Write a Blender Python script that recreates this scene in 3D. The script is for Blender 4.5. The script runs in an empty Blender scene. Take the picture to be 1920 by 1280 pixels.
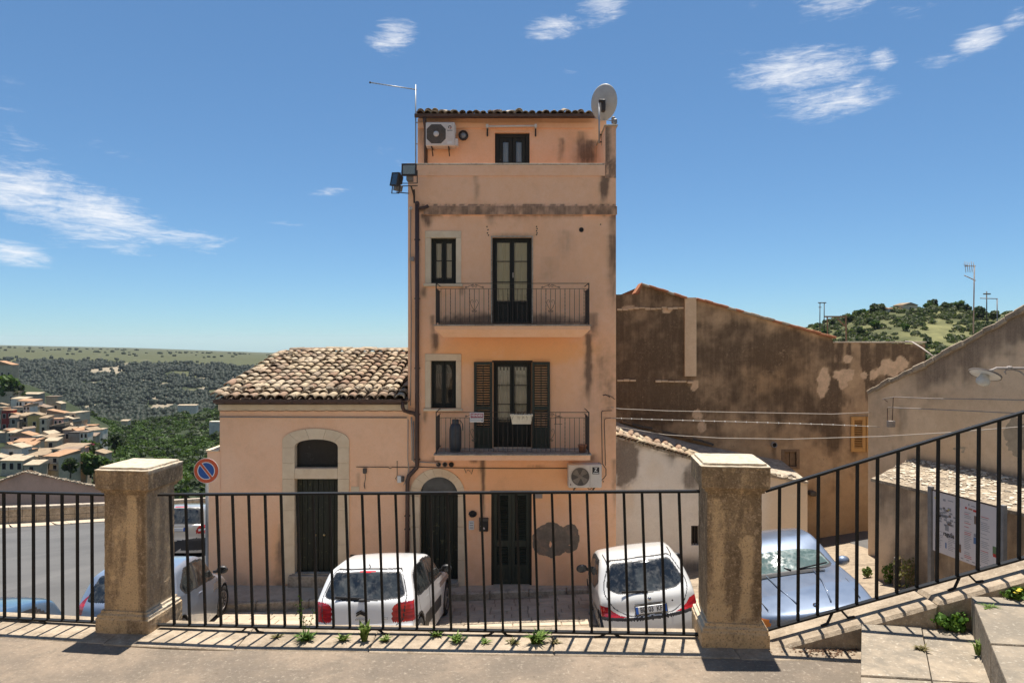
import bpy, math, random
import numpy as np
from mathutils import Vector, Matrix, Euler
R = math.radians
random.seed(7); RS = np.random.RandomState(11)
scene = bpy.context.scene
COL = scene.collection
EYE = 1.75
# ---------------- camera
cam_d = bpy.data.cameras.new('camera'); cam = bpy.data.objects.new('camera', cam_d); COL.objects.link(cam)
cam_d.sensor_width = 36; cam_d.lens = 24.0; cam_d.clip_start = .05; cam_d.clip_end = 20000
cam.location = (0, 0, EYE); cam.rotation_euler = (R(90), 0, 0)
scene.camera = cam
# ---------------- light
SUN_AZ, SUN_EL = 9.7, 76.0        # degrees: azimuth to the right of the view direction, height
wd = bpy.data.worlds.new('World'); scene.world = wd; wd.use_nodes = True
sun_d = bpy.data.lights.new('sun', 'SUN'); sun = bpy.data.objects.new('sun', sun_d); COL.objects.link(sun)
sun_d.energy = 3.2; sun_d.angle = R(.53); sun_d.color = (1, .94, .85)
sdir = Vector((math.sin(R(SUN_AZ))*math.cos(R(SUN_EL)), math.cos(R(SUN_AZ))*math.cos(R(SUN_EL)), math.sin(R(SUN_EL))))
sun.rotation_euler = sdir.to_track_quat('Z', 'Y').to_euler(); sun.location = (0, 20, 60)
scene.view_settings.view_transform = 'Standard'; scene.view_settings.look = 'None'
scene.view_settings.exposure = 1.38; scene.view_settings.gamma = 1; scene.view_settings.use_curve_mapping = False
SKY_STRENGTH = .064
scene.cycles.max_bounces = 8; scene.cycles.diffuse_bounces = 4; scene.cycles.transparent_max_bounces = 12
wd.cycles.sampling_method = 'MANUAL'; wd.cycles.sample_map_resolution = 512
def P(px, py, d): return Vector(((px-960)*d/1280, d, EYE-(py-640)*d/1280))

# ---------------- node helper
class NT:
    def __init__(s, tree):
        s.t = tree; s.t.nodes.clear(); s.l = tree.links
    def n(s, typ, **kw):
        o = s.t.nodes.new(typ)
        for k, v in kw.items(): setattr(o, k, v)
        return o
    def set(s, sock, v):
        if hasattr(v, 'is_output') or isinstance(v, bpy.types.NodeSocket): s.l.new(v, sock)
        elif v is not None:
            if sock.type == 'RGBA' and len(v) == 3: v = (*v, 1)
            sock.default_value = v
    def math(s, op, a, b=None, c=None, clamp=False):
        o = s.n('ShaderNodeMath', operation=op); o.use_clamp = clamp
        s.set(o.inputs[0], a)
        if b is not None: s.set(o.inputs[1], b)
        if c is not None: s.set(o.inputs[2], c)
        return o.outputs[0]
    def vmath(s, op, a, b=None):
        o = s.n('ShaderNodeVectorMath', operation=op); s.set(o.inputs[0], a)
        if b is not None: s.set(o.inputs[1], b)
        return o.outputs[0]
    def mix(s, fac, a, b, blend='MIX'):
        o = s.n('ShaderNodeMix', data_type='RGBA', blend_type=blend)
        s.set(o.inputs[0], fac); s.set(o.inputs[6], a); s.set(o.inputs[7], b)
        return o.outputs[2]
    def ss(s, x, a, b, c=0., d=1., smooth=True):
        o = s.n('ShaderNodeMapRange', interpolation_type='SMOOTHSTEP' if smooth else 'LINEAR')
        s.set(o.inputs[0], x); s.set(o.inputs[1], a); s.set(o.inputs[2], b); s.set(o.inputs[3], c); s.set(o.inputs[4], d)
        return o.outputs[0]
    def noise(s, vec, scale, detail=4, rough=.55, dist=0.):
        o = s.n('ShaderNodeTexNoise'); s.set(o.inputs['Vector'], vec); o.inputs['Scale'].default_value = scale
        o.inputs['Detail'].default_value = detail; o.inputs['Roughness'].default_value = rough; o.inputs['Distortion'].default_value = dist
        return o.outputs[0]
    def voro(s, vec, scale, feature='F1', out=0):
        o = s.n('ShaderNodeTexVoronoi', feature=feature); s.set(o.inputs['Vector'], vec); o.inputs['Scale'].default_value = scale
        return o.outputs[out]
    def scl(s, vec, x, y, z):
        return s.vmath('MULTIPLY', vec, (x, y, z))
    def obj(s): return s.n('ShaderNodeTexCoord').outputs['Object']
    def rnd(s): return s.n('ShaderNodeObjectInfo').outputs['Random']
    def isl(s): return s.n('ShaderNodeNewGeometry').outputs['Random Per Island']
    def attr(s, name='st'):
        a = s.n('ShaderNodeAttribute', attribute_name=name); b = s.n('ShaderNodeSeparateColor'); s.l.new(a.outputs[0], b.inputs[0])
        return b.outputs[0], b.outputs[1], b.outputs[2]
    def bump(s, h, strength=.3, dist=.01):
        o = s.n('ShaderNodeBump'); s.set(o.inputs['Height'], h); o.inputs['Strength'].default_value = strength; o.inputs['Distance'].default_value = dist
        return o.outputs[0]
    def pbr(s, col, rough=.8, metal=0., normal=None, coat=0., spec=.5, **kw):
        b = s.n('ShaderNodeBsdfPrincipled'); s.set(b.inputs['Base Color'], col); s.set(b.inputs['Roughness'], rough); s.set(b.inputs['Metallic'], metal)
        s.set(b.inputs['Specular IOR Level'], spec); s.set(b.inputs['Coat Weight'], coat)
        if coat: b.inputs['Coat Roughness'].default_value = .04
        if normal is not None: s.set(b.inputs['Normal'], normal)
        for k, v in kw.items(): s.set(b.inputs[k], v)
        return b.outputs[0]
    def out(s, sh):
        o = s.n('ShaderNodeOutputMaterial'); s.l.new(sh, o.inputs[0])
def newmat(name):
    m = bpy.data.materials.new(name); m.use_nodes = True
    return m, NT(m.node_tree)

# ---------------- world: clear noon sky with thin clouds, by direction
wn = NT(wd.node_tree)
sky = wn.n('ShaderNodeTexSky'); sky.sky_type = 'NISHITA'; sky.sun_disc = False
sky.sun_elevation = R(SUN_EL); sky.sun_rotation = R(SUN_AZ); sky.altitude = 1500; sky.air_density = 1.0; sky.dust_density = 0.; sky.ozone_density = 4.
dirv = wn.n('ShaderNodeTexCoord').outputs['Generated']
sx = wn.n('ShaderNodeSeparateXYZ'); wn.l.new(dirv, sx.inputs[0])
az = wn.math('ARCTAN2', sx.outputs[0], sx.outputs[1]); el = wn.math('ARCSINE', sx.outputs[2])
cv = wn.n('ShaderNodeCombineXYZ'); wn.set(cv.inputs[0], az); wn.set(cv.inputs[1], wn.math('MULTIPLY', el, 2.6)); wn.set(cv.inputs[2], .37)
n1 = wn.noise(cv.outputs[0], 9, 8, .68, .5)
n2 = wn.noise(wn.scl(cv.outputs[0], 1, 2.2, 1), 24, 6, .66, .9)
tex = wn.math('ADD', wn.math('MULTIPLY', n1, .6), wn.math('MULTIPLY', n2, .4))
dv = wn.n('ShaderNodeCombineXYZ'); wn.set(dv.inputs[0], az); wn.set(dv.inputs[1], el)
def blob(px, py, rx, ry, rot=0, k=1.):
    a0 = math.atan((px-960)/1280); e0 = math.atan((640-py)/1280*math.cos(a0))
    ra, re = rx/1280*math.cos(a0)**2, ry/1280
    mp = wn.n('ShaderNodeMapping', vector_type='TEXTURE'); wn.l.new(dv.outputs[0], mp.inputs[0]); mp.inputs[1].default_value = (a0, e0, 0); mp.inputs[2].default_value = (0, 0, R(rot)); mp.inputs[3].default_value = (ra, re, 1)
    ln = wn.n('ShaderNodeVectorMath', operation='LENGTH'); wn.l.new(mp.outputs[0], ln.inputs[0]); d = ln.outputs['Value']
    return wn.ss(d, .1, 1.5, k, 0.)
CL = [(1500,133,190,48,-4,1.),(1560,185,190,40,3,.95),(1655,115,45,26,0,.95),(1755,117,80,18,-3,.9),(1835,76,70,28,12,1.),(1905,35,50,25,20,.9),
      (740,68,62,42,15,.95),(1130,15,70,40,10,.95),(1035,55,80,34,10,.9),(1000,65,40,14,0,.6),(1075,132,34,14,5,.7),(1290,134,60,10,-3,.6),(1380,98,50,12,-5,.7),
      (30,335,170,52,-3,1.),(140,395,330,60,-13,1.),(260,430,300,40,-10,.8),(20,478,110,26,-10,.95),(40,268,110,20,-8,.7),(190,278,130,22,-6,.65),(10,235,70,60,-30,.55),
      (620,360,70,14,10,.75),(535,419,60,8,0,.6),(300,378,80,14,-4,.5),(745,300,60,30,-20,.55),(20,110,90,120,0,.4),(240,220,60,20,-20,.4),(1560,5,140,40,-8,.7),(1660,25,160,34,-8,.5),(1410,8,40,16,20,.6)]
m = None
for b in CL:
    q = blob(*b); m = q if m is None else wn.math('MAXIMUM', m, q)
# out of view, noise clouds are added thicker than in front, for fill light
back = wn.ss(wn.math('ABSOLUTE', az), .75, 1.1, 0, 1)
big = wn.ss(wn.noise(cv.outputs[0], 2.3, 3, .5), .45, .68, 0, .95)
m = wn.math('MAXIMUM', m, wn.math('MULTIPLY', back, big))
m = wn.math('MULTIPLY', m, wn.ss(el, 0., .1, 0, 1))
thr = wn.math('SUBTRACT', .70, wn.math('MULTIPLY', m, .39))
cf = wn.ss(wn.math('SUBTRACT', tex, thr), 0., .36, 0, 1)
cf = wn.math('MULTIPLY', cf, wn.ss(m, .02, .45, 0, .95))
gm = wn.n('ShaderNodeGamma'); wn.l.new(sky.outputs[0], gm.inputs[0]); gm.inputs[1].default_value = .78
skyc = wn.mix(1., gm.outputs[0], (.64, .895, 1.07), 'MULTIPLY')
fin = wn.mix(cf, skyc, (5.9, 6.0, 6.2))
bg = wn.n('ShaderNodeBackground'); wn.l.new(fin, bg.inputs[0]); bg.inputs[1].default_value = SKY_STRENGTH
wo = wn.n('ShaderNodeOutputWorld'); wn.l.new(bg.outputs[0], wo.inputs[0])

# ---------------- objects
ORG = {}
def tag(o, label=None, cat=None, group=None, kind=None):
    if label: o['label'] = label
    if cat: o['category'] = cat
    if group: o['group'] = group
    if kind: o['kind'] = kind
    return o
def thing(name, label, cat, loc=(0, 0, 0), group=None, rotz=0., parent=None):
    o = bpy.data.objects.new(name, None); o.empty_display_size = .1
    COL.objects.link(o); o.location = loc; o.rotation_euler = (0, 0, rotz); ORG[o.name] = Vector(loc)
    tag(o, label, cat, group)
    return o
class MB:
    def __init__(s): s.v = []; s.f = []
    def add(s, v, f):
        b = len(s.v); s.v.extend([tuple(p) for p in v]); s.f.extend([tuple(i+b for i in q) for q in f]); return s
    def box(s, x0, x1, y0, y1, z0, z1):
        return s.add([(x0,y0,z0),(x1,y0,z0),(x1,y1,z0),(x0,y1,z0),(x0,y0,z1),(x1,y0,z1),(x1,y1,z1),(x0,y1,z1)],
                     [(0,3,2,1),(4,5,6,7),(0,1,5,4),(1,2,6,5),(2,3,7,6),(3,0,4,7)])
    def cbox(s, x0, x1, y0, y1, z0, z1, c=.01):
        c = min(c, (x1-x0)*.4, (y1-y0)*.4, (z1-z0)*.4)
        X, Y, Z = (x0, x1), (y0, y1), (z0, z1); v = []; idx = {}
        for i in (0, 1):
            for j in (0, 1):
                for k in (0, 1):
                    sx_, sy_, sz_ = (1-2*i)*c, (1-2*j)*c, (1-2*k)*c
                    for a, d in (('x', (0, sy_, sz_)), ('y', (sx_, 0, sz_)), ('z', (sx_, sy_, 0))):
                        idx[i, j, k, a] = len(v); v.append((X[i]+d[0], Y[j]+d[1], Z[k]+d[2]))
        f = []; g = lambda *a: idx[a]
        for i in (0, 1):
            q = [g(i,0,0,'x'), g(i,1,0,'x'), g(i,1,1,'x'), g(i,0,1,'x')]; f.append(q if i else q[::-1])
            q = [g(0,i,0,'y'), g(0,i,1,'y'), g(1,i,1,'y'), g(1,i,0,'y')]; f.append(q if i else q[::-1])
            q = [g(0,0,i,'z'), g(1,0,i,'z'), g(1,1,i,'z'), g(0,1,i,'z')]; f.append(q if i else q[::-1])
        for i in (0, 1):
            for j in (0, 1):
                q = [g(i,j,0,'x'), g(i,j,0,'y'), g(i,j,1,'y'), g(i,j,1,'x')]; f.append(q if i != j else q[::-1])
                q = [g(i,0,j,'x'), g(i,0,j,'z'), g(i,1,j,'z'), g(i,1,j,'x')]; f.append(q if i == j else q[::-1])
                q = [g(0,i,j,'y'), g(0,i,j,'z'), g(1,i,j,'z'), g(1,i,j,'y')]; f.append(q if i != j else q[::-1])
                for k in (0, 1):
                    q = [g(i,j,k,'x'), g(i,j,k,'y'), g(i,j,k,'z')]; f.append(q if (i+j+k) % 2 == 1 else q[::-1])
        return s.add(v, f)
    def prism(s, poly, y0, y1):            # polygon of (x,z), pushed along y
        n = len(poly); v = [(x, y0, z) for x, z in poly]+[(x, y1, z) for x, z in poly]
        f = [tuple(range(n)), tuple(range(2*n-1, n-1, -1))]+[(i, i+n, (i+1) % n+n, (i+1) % n) for i in range(n)]
        return s.add(v, f)
    def prismz(s, poly, z0, z1):           # polygon of (x,y), pushed along z
        n = len(poly); v = [(x, y, z0) for x, y in poly]+[(x, y, z1) for x, y in poly]
        f = [tuple(range(n-1, -1, -1)), tuple(range(n, 2*n))]+[(i, (i+1) % n, (i+1) % n+n, i+n) for i in range(n)]
        return s.add(v, f)
    def prismx(s, poly, x0, x1):           # polygon of (y,z), pushed along x
        n = len(poly); v = [(x0, y, z) for y, z in poly]+[(x1, y, z) for y, z in poly]
        f = [tuple(range(n-1, -1, -1)), tuple(range(n, 2*n))]+[(i, (i+1) % n, (i+1) % n+n, i+n) for i in range(n)]
        return s.add(v, f)
    def band(s, A, B, y0, y1):             # strip between two polylines of (x,z) with the same count, thick along y
        n = len(A)
        for i in range(n-1): s.prism([A[i], A[i+1], B[i+1], B[i]][::-1], y0, y1)
        return s
    def tube(s, pts, r, n=8, caps=True):
        pts = [Vector(p) for p in pts]; rr = r if hasattr(r, '__len__') else [r]*len(pts)
        rings = []; up = Vector((0, 0, 1))
        prev = None
        for i, p in enumerate(pts):
            t = (pts[min(i+1, len(pts)-1)]-pts[max(i-1, 0)]).normalized()
            if prev is None:
                a = t.cross(up)
                if a.length < .05: a = t.cross(Vector((1, 0, 0)))
                a.normalize()
            else:
                a = prev-t*prev.dot(t); a.normalize()
            prev = a; b = t.cross(a)
            rings.append([p+(a*math.cos(2*math.pi*k/n)+b*math.sin(2*math.pi*k/n))*rr[i] for k in range(n)])
        v = [q for g in rings for q in g]; f = []
        for i in range(len(pts)-1):
            for k in range(n): f.append((i*n+k, i*n+(k+1) % n, (i+1)*n+(k+1) % n, (i+1)*n+k))
        if caps: f.append(tuple(range(n-1, -1, -1))); f.append(tuple(range((len(pts)-1)*n, len(pts)*n)))
        return s.add(v, f)
    def bar(s, a, b, w, h=None):           # square bar between two points
        h = h or w; a, b = Vector(a), Vector(b); t = (b-a).normalized()
        u = t.cross(Vector((0, 0, 1)))
        if u.length < .05: u = Vector((1, 0, 0))
        u.normalize(); q = u.cross(t)
        v = []
        for p in (a, b):
            for i, j in ((-1, -1), (1, -1), (1, 1), (-1, 1)): v.append(p+u*w/2*i+q*h/2*j)
        return s.add(v, [(0,1,2,3),(7,6,5,4),(0,4,5,1),(1,5,6,2),(2,6,7,3),(3,7,4,0)])
    def lathe(s, prof, n=20, c=(0, 0, 0), axis='z'):   # prof: (r, h)
        v = []; f = []
        for r, h in prof:
            for k in range(n):
                a = 2*math.pi*k/n; p = (r*math.cos(a), r*math.sin(a), h)
                if axis == 'y': p = (p[0], h, p[1])
                if axis == 'x': p = (h, p[0], p[1])
                v.append((p[0]+c[0], p[1]+c[1], p[2]+c[2]))
        for i in range(len(prof)-1):
            for k in range(n): f.append((i*n+k, i*n+(k+1) % n, (i+1)*n+(k+1) % n, (i+1)*n+k))
        f.append(tuple(range(n-1, -1, -1))); f.append(tuple(range((len(prof)-1)*n, len(prof)*n)))
        return s.add(v, f)
    def xf(s, M): s.v = [tuple(M @ Vector(p)) for p in s.v]; return s
    def mesh(s, name, smooth=False, off=None):
        me = bpy.data.meshes.new(name)
        v = s.v if off is None else [(p[0]-off[0], p[1]-off[1], p[2]-off[2]) for p in s.v]
        me.from_pydata(v, [], s.f); me.update()
        if smooth: me.polygons.foreach_set('use_smooth', [True]*len(me.polygons))
        return me
def fixn(me):
    import bmesh
    bm = bmesh.new(); bm.from_mesh(me); bmesh.ops.recalc_face_normals(bm, faces=bm.faces); bm.to_mesh(me); bm.free(); return me
def part(name, mb, mat, parent=None, smooth=False, local=False, auto=None, fix=True):
    """one mesh object; verts in world space unless local; parent unrotated in the world-space case"""
    org = None
    if parent is not None and not local: org = ORG[parent.name]
    me = mb.mesh(name, smooth, org) if isinstance(mb, MB) else mb
    if isinstance(mb, MB) and fix: fixn(me)
    o = bpy.data.objects.new(name, me); COL.objects.link(o)
    if mat is not None and not me.materials: me.materials.append(mat)
    if parent is not None: o.parent = parent
    ORG[o.name] = org if org is not None else Vector((0, 0, 0))
    return o
def solo(name, mb, mat, label, cat, group=None, smooth=False, base=None):
    """a thing that is one mesh, origin at its base"""
    v = np.array(mb.v); b = Vector(base) if base is not None else Vector((v[:,0].mean(), v[:,1].mean(), v[:,2].min()))
    me = fixn(mb.mesh(name, smooth, b)); me.materials.append(mat)
    o = bpy.data.objects.new(name, me); COL.objects.link(o); o.location = b; ORG[o.name] = b
    return tag(o, label, cat, group)
def struct(name, mb, mat, smooth=False):
    me = mb.mesh(name, smooth) if isinstance(mb, MB) else mb
    if mat is not None: me.materials.append(mat)
    o = bpy.data.objects.new(name, me); COL.objects.link(o); o['kind'] = 'structure'; ORG[o.name] = Vector((0, 0, 0))
    return o
def inst(name, me, parent, loc, rot=(0, 0, 0), scale=(1, 1, 1)):
    o = bpy.data.objects.new(name, me); COL.objects.link(o)
    o.parent = parent; o.location = Vector(loc)-(ORG[parent.name] if parent is not None else Vector((0, 0, 0))); o.rotation_euler = rot; o.scale = scale
    return o
def copy_tree(o, parent=None):
    c = o.copy(); COL.objects.link(c); c.parent = parent
    for ch in o.children: copy_tree(ch, c)
    return c
def npmesh(name, V, F, smooth=False):
    """V (n,3) array, F (m,k) int array of equal-sided faces"""
    me = bpy.data.meshes.new(name); V = np.asarray(V, np.float32); F = np.asarray(F, np.int32); k = F.shape[1]
    me.vertices.add(len(V)); me.vertices.foreach_set('co', V.ravel())
    me.loops.add(F.size); me.loops.foreach_set('vertex_index', F.ravel())
    me.polygons.add(len(F)); me.polygons.foreach_set('loop_start', np.arange(0, F.size, k, dtype=np.int32)); me.polygons.foreach_set('loop_total', np.full(len(F), k, np.int32))
    if smooth: me.polygons.foreach_set('use_smooth', np.ones(len(F), bool))
    me.update(calc_edges=True); return me
def setattr_col(me, C, name='st'):
    a = me.color_attributes.new(name, 'FLOAT_COLOR', 'POINT'); D = np.ones((len(C), 4), np.float32); D[:, :C.shape[1]] = C
    a.data.foreach_set('color', D.ravel())
def text_mesh(txt, size, depth=.002, bold=0.):
    c = bpy.data.curves.new('lettering', 'FONT'); c.body = txt; c.size = size; c.extrude = depth; c.align_x = 'CENTER'; c.align_y = 'CENTER'; c.offset = bold
    o = bpy.data.objects.new('tmp', c); COL.objects.link(o)
    dg = bpy.context.evaluated_depsgraph_get(); me = bpy.data.meshes.new_from_object(o.evaluated_get(dg)); me.name = 'lettering'
    bpy.data.objects.remove(o); bpy.data.curves.remove(c); return me
# numpy value noise
def vnoise(x, y, seed=0):
    xi, yi = np.floor(x).astype(np.int64), np.floor(y).astype(np.int64); xf, yf = x-xi, y-yi
    def h(a, b):
        n = (a*374761393+b*668265263+seed*974634777) & 0xffffffff; n = ((n ^ (n >> 13))*1274126177) & 0xffffffff
        return ((n ^ (n >> 16)) & 0xffff)/65535.
    u, v = xf*xf*(3-2*xf), yf*yf*(3-2*yf)
    return (h(xi, yi)*(1-u)+h(xi+1, yi)*u)*(1-v)+(h(xi, yi+1)*(1-u)+h(xi+1, yi+1)*u)*v
def fbm(x, y, seed=0, o=4):
    r = 0; a = .5; t = 0
    for i in range(o): r = r+a*vnoise(x*2**i, y*2**i, seed+i); t += a; a *= .5
    return r/t
def sst(x, a, b):
    t = np.clip((x-a)/(b-a), 0, 1); return t*t*(3-2*t)
def ell(px, py, cx, cy, rx, ry, soft=.35, wob=0., seed=3):
    d = np.sqrt(((px-cx)/rx)**2+((py-cy)/ry)**2)
    if wob: d = d+(fbm(px/9., py/9., seed)-.5)*wob
    return 1-sst(d, 1-soft, 1+soft)
def drip(px, py, cx, y0, y1, w, s=1., seed=1):
    u = px-cx+(fbm(py/14., px*0+cx, seed)-.5)*w*.8
    a = np.exp(-(u/w)**2)*sst(py, y0-3, y0+4)*(1-sst(py, y0+(y1-y0)*.45, y1))
    return s*a*(.55+.9*fbm(px/3., py/25., seed+5))
# ================= materials
M = {}
def plaster(name, c1, c2, tint, alt, grime, bump=.25, fine=1., speck=0.):
    m, n = newmat(name); o = n.obj(); r, g, b = n.attr()
    big = n.noise(o, .9, 5, .6); mid = n.noise(o, 6, 6, .65); fin = n.noise(o, 45, 4, .7); st = n.noise(n.scl(o, 9, 9, .7), 1.6, 5, .65)
    col = n.mix(n.ss(n.math('ADD', n.math('MULTIPLY', big, .55), n.math('MULTIPLY', mid, .45)), .36, .64), c1, c2)
    col = n.mix(b, col, tint)
    col = n.mix(n.ss(n.math('ADD', g, n.math('MULTIPLY', n.math('SUBTRACT', mid, .5), n.ss(g, .02, .3, 0, 1.6))), .42, .56), col, n.mix(n.ss(mid, .3, .7), alt, tuple(x*.72 for x in alt)))
    blot = n.noise(o, 2.6, 6, .7, .4); col = n.mix(n.ss(blot, .50, .72, 0, .30), col, tuple(x*.80 for x in c2)); col = n.mix(n.ss(blot, .26, .44, .30, 0), col, tuple(min(1, x*1.10) for x in c1))
    # weak vertical weathering everywhere, strong where the stain mask says so
    w = n.math('ADD', n.math('MULTIPLY', st, .6), n.math('MULTIPLY', mid, .4))
    gf = n.math('ADD', r, n.math('MULTIPLY', n.math('SUBTRACT', w, .5), n.math('ADD', n.math('MULTIPLY', r, 1.15), .06)), clamp=True)
    col = n.mix(n.ss(gf, .0, 1.15, 0, .90), col, n.mix(n.ss(fin, .3, .7), grime, tuple(x*1.9 for x in grime)))
    col = n.mix(n.ss(fin, .45, .75, 0, .10*fine), col, (.16, .11, .08))
    gr_ = n.noise(o, 26, 6, .8, .3); col = n.mix(n.ss(gr_, .52, .72, 0, .22), col, tuple(x*.62 for x in c2)); col = n.mix(n.ss(gr_, .26, .42, .18, 0), col, tuple(min(1, x*1.12) for x in c1))
    if speck:
        sp = n.noise(o, 17, 7, .78, .5); sp2 = n.noise(o, 1.7, 4, .6)
        col = n.mix(n.ss(n.math('ADD', sp, n.math('MULTIPLY', sp2, .35)), .74, .86, 0, speck), col, tuple(x*.75 for x in c1)); col = n.mix(n.ss(n.math('ADD', sp, n.math('MULTIPLY', sp2, .3)), .42, .56, speck, 0), col, tuple(x*.6 for x in grime))
        mid = n.math('ADD', mid, n.math('MULTIPLY', sp, 1.2))
    h = n.math('ADD', n.math('MULTIPLY', mid, .5), n.math('MULTIPLY', fin, .5))
    n.out(n.pbr(col, .88, normal=n.bump(h, bump, .012), spec=.25)); M[name] = m; return m
plaster('peach', (.97, .585, .37), (.94, .53, .30), (.95, .49, .215), (.23, .19, .15), (.085, .058, .042))
plaster('peach_low', (.96, .60, .385), (.93, .555, .335), (.9, .48, .23), (.42, .36, .27), (.13, .09, .065))
plaster('crust', (.62, .43, .26), (.47, .32, .19), (.58, .33, .14), (.80, .57, .37), (.052, .035, .023), .9, 2., .55)
plaster('whitewash', (.90, .80, .68), (.84, .73, .60), (.80, .64, .46), (.45, .33, .2), (.11, .085, .065), .4, 1., .15)
plaster('rightwall', (.76, .57, .38), (.66, .48, .31), (.66, .43, .24), (.44, .36, .26), (.12, .09, .066), .7, 1.5, .28)
plaster('gablepink', (.60, .40, .29), (.52, .35, .25), (.6, .36, .22), (.5, .4, .3), (.16, .12, .09), .3)
def stone(name, c1, c2, dark, sc=1., dk=.45, bump=.5, lich=.0, rnd=.15):
    m, n = newmat(name); o = n.vmath('ADD', n.obj(), n.vmath('MULTIPLY', n.n('ShaderNodeObjectInfo').outputs['Location'], (1.7, 1.3, .9)))
    a = n.noise(o, 3*sc, 6, .65); b = n.noise(o, 14*sc, 5, .7); c = n.noise(o, 60*sc, 3, .7)
    col = n.mix(n.ss(a, .35, .65), c1, c2)
    col = n.mix(n.ss(n.math('ADD', n.math('MULTIPLY', a, .4), n.math('MULTIPLY', b, .6)), 1-dk-.14, 1-dk+.12, 0, .85), col, dark)
    col = n.mix(n.ss(c, .55, .72, 0, .35), col, (.75, .68, .56))
    if lich: col = n.mix(n.ss(n.voro(o, 18*sc), .0, .32, lich, 0), col, (.62, .56, .42))
    col = n.mix(n.math('MULTIPLY', n.rnd(), rnd), col, dark)
    h = n.math('ADD', n.math('MULTIPLY', b, .6), n.math('MULTIPLY', c, .4))
    n.out(n.pbr(col, .9, normal=n.bump(h, bump, .012), spec=.2)); M[name] = m; return m
stone('limestone', (.80, .66, .48), (.72, .58, .40), (.5, .38, .26), 1., .33, .35)
stone('surround', (.82, .66, .46), (.74, .57, .38), (.36, .28, .2), 1., .30, .3)
stone('coping', (.43, .345, .25), (.35, .28, .2), (.20, .155, .11), 1.3, .46, .8, rnd=.25)
stone('slabstep', (.37, .30, .22), (.30, .245, .18), (.19, .165, .13), .8, .52, .8, rnd=.3)
stone('paver', (.56, .46, .34), (.48, .39, .285), (.28, .225, .17), 1.5, .36, .6, rnd=.4)
stone('kerb', (.52, .44, .34), (.44, .36, .27), (.2, .165, .13), 1.5, .45, .6)
stone('pebble', (.70, .62, .50), (.55, .47, .36), (.35, .28, .2), 2., .4, .5, rnd=.0)
stone('rock', (.50, .41, .29), (.42, .34, .24), (.14, .11, .085), 1.6, .5, .9, .3)
stone('parapetstone', (.58, .46, .32), (.5, .39, .26), (.24, .185, .13), 1.2, .5, .6, rnd=.3)
# weathered pillar: ochre limestone under dark crust that runs down from the top
m, n = newmat('pillar'); r, g, b = n.attr(); o = n.vmath('ADD', n.obj(), n.vmath('MULTIPLY', n.n('ShaderNodeObjectInfo').outputs['Location'], (1.7, 1.3, 0.)))
a = n.noise(o, 5, 6, .7); q = n.noise(o, 26, 5, .7); f = n.noise(o, 110, 3, .7); st = n.noise(n.scl(o, 9, 9, 2.6), 1., 6, .7, .9)
col = n.mix(n.ss(a, .35, .65), (.66, .46, .26), (.54, .38, .22))
g1 = n.math('ADD', n.math('MULTIPLY', st, .55), n.math('MULTIPLY', q, .45))
col = n.mix(n.ss(n.math('ADD', g1, n.math('MULTIPLY', n.math('SUBTRACT', r, .5), .55)), .42, .62, 0, .92), col, n.mix(n.ss(q, .35, .65), (.13, .09, .055), (.27, .19, .12)))
col = n.mix(n.ss(q, .56, .68, 0, .6), col, (.60, .44, .28)); col = n.mix(n.ss(f, .54, .66, 0, .6), col, (.09, .065, .045)); col = n.mix(n.ss(f, .32, .42, .4, 0), col, (.66, .53, .38))
col = n.mix(n.math('MULTIPLY', g, n.ss(n.noise(o, 35, 4, .6), .3, .6, .55, 1)), col, (.60, .52, .40))
n.out(n.pbr(col, .92, normal=n.bump(n.math('ADD', n.math('MULTIPLY', q, .6), n.math('MULTIPLY', f, .4)), .9, .014), spec=.15)); M['pillar'] = m
# roof tile, random per tile
def tilemat(name, rnd_isl):
    m, n = newmat(name); o = n.vmath('ADD', n.obj(), n.vmath('MULTIPLY', n.n('ShaderNodeObjectInfo').outputs['Location'], (3.1, 2.3, 1.9)))
    r = n.isl() if rnd_isl else n.rnd()
    cr = n.n('ShaderNodeValToRGB'); n.set(cr.inputs[0], r); e = cr.color_ramp.elements
    cols = [(0, (.40, .31, .205)), (.2, (.47, .38, .26)), (.38, (.33, .245, .17)), (.52, (.30, .19, .13)), (.66, (.44, .35, .235)), (.8, (.23, .17, .125)), (.92, (.52, .43, .31)), (1, (.32, .235, .16))]
    e[0].position, e[0].color = cols[0][0], (*cols[0][1], 1); e[1].position, e[1].color = cols[-1][0], (*cols[-1][1], 1)
    for p, c in cols[1:-1]: x = e.new(p); x.color = (*c, 1)
    a = n.noise(o, 7, 5, .65); b = n.noise(o, 40, 4, .7)
    col = n.mix(n.ss(a, .48, .66, 0, .75), cr.outputs[0], (.155, .12, .09)); col = n.mix(n.ss(b, .55, .7, 0, .5), col, (.60, .53, .40))
    col = n.mix(n.ss(n.noise(o, 16, 3, .6), .6, .7, 0, .7), col, (.09, .075, .055))
    n.out(n.pbr(col, .9, normal=n.bump(n.math('ADD', a, b), .4, .01), spec=.2)); M[name] = m
tilemat('tile', False); tilemat('tile_isl', True)
def simple(name, col, rough=.6, metal=0., spec=.5, coat=0., var=.25, sc=8., dark=None, bump=0., **kw):
    m, n = newmat(name); o = n.obj(); a = n.noise(o, sc, 5, .65); b = n.noise(o, sc*7, 3, .7)
    dk = dark or tuple(x*.55 for x in col)
    c = n.mix(n.ss(n.math('ADD', n.math('MULTIPLY', a, .6), n.math('MULTIPLY', b, .4)), .4, .68, 0, var*2), col, dk)
    n.out(n.pbr(c, n.ss(a, .2, .8, max(0, rough-.1), min(1, rough+.1)), metal, normal=n.bump(b, bump, .004) if bump else None, coat=coat, spec=spec, **kw)); M[name] = m; return m
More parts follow.
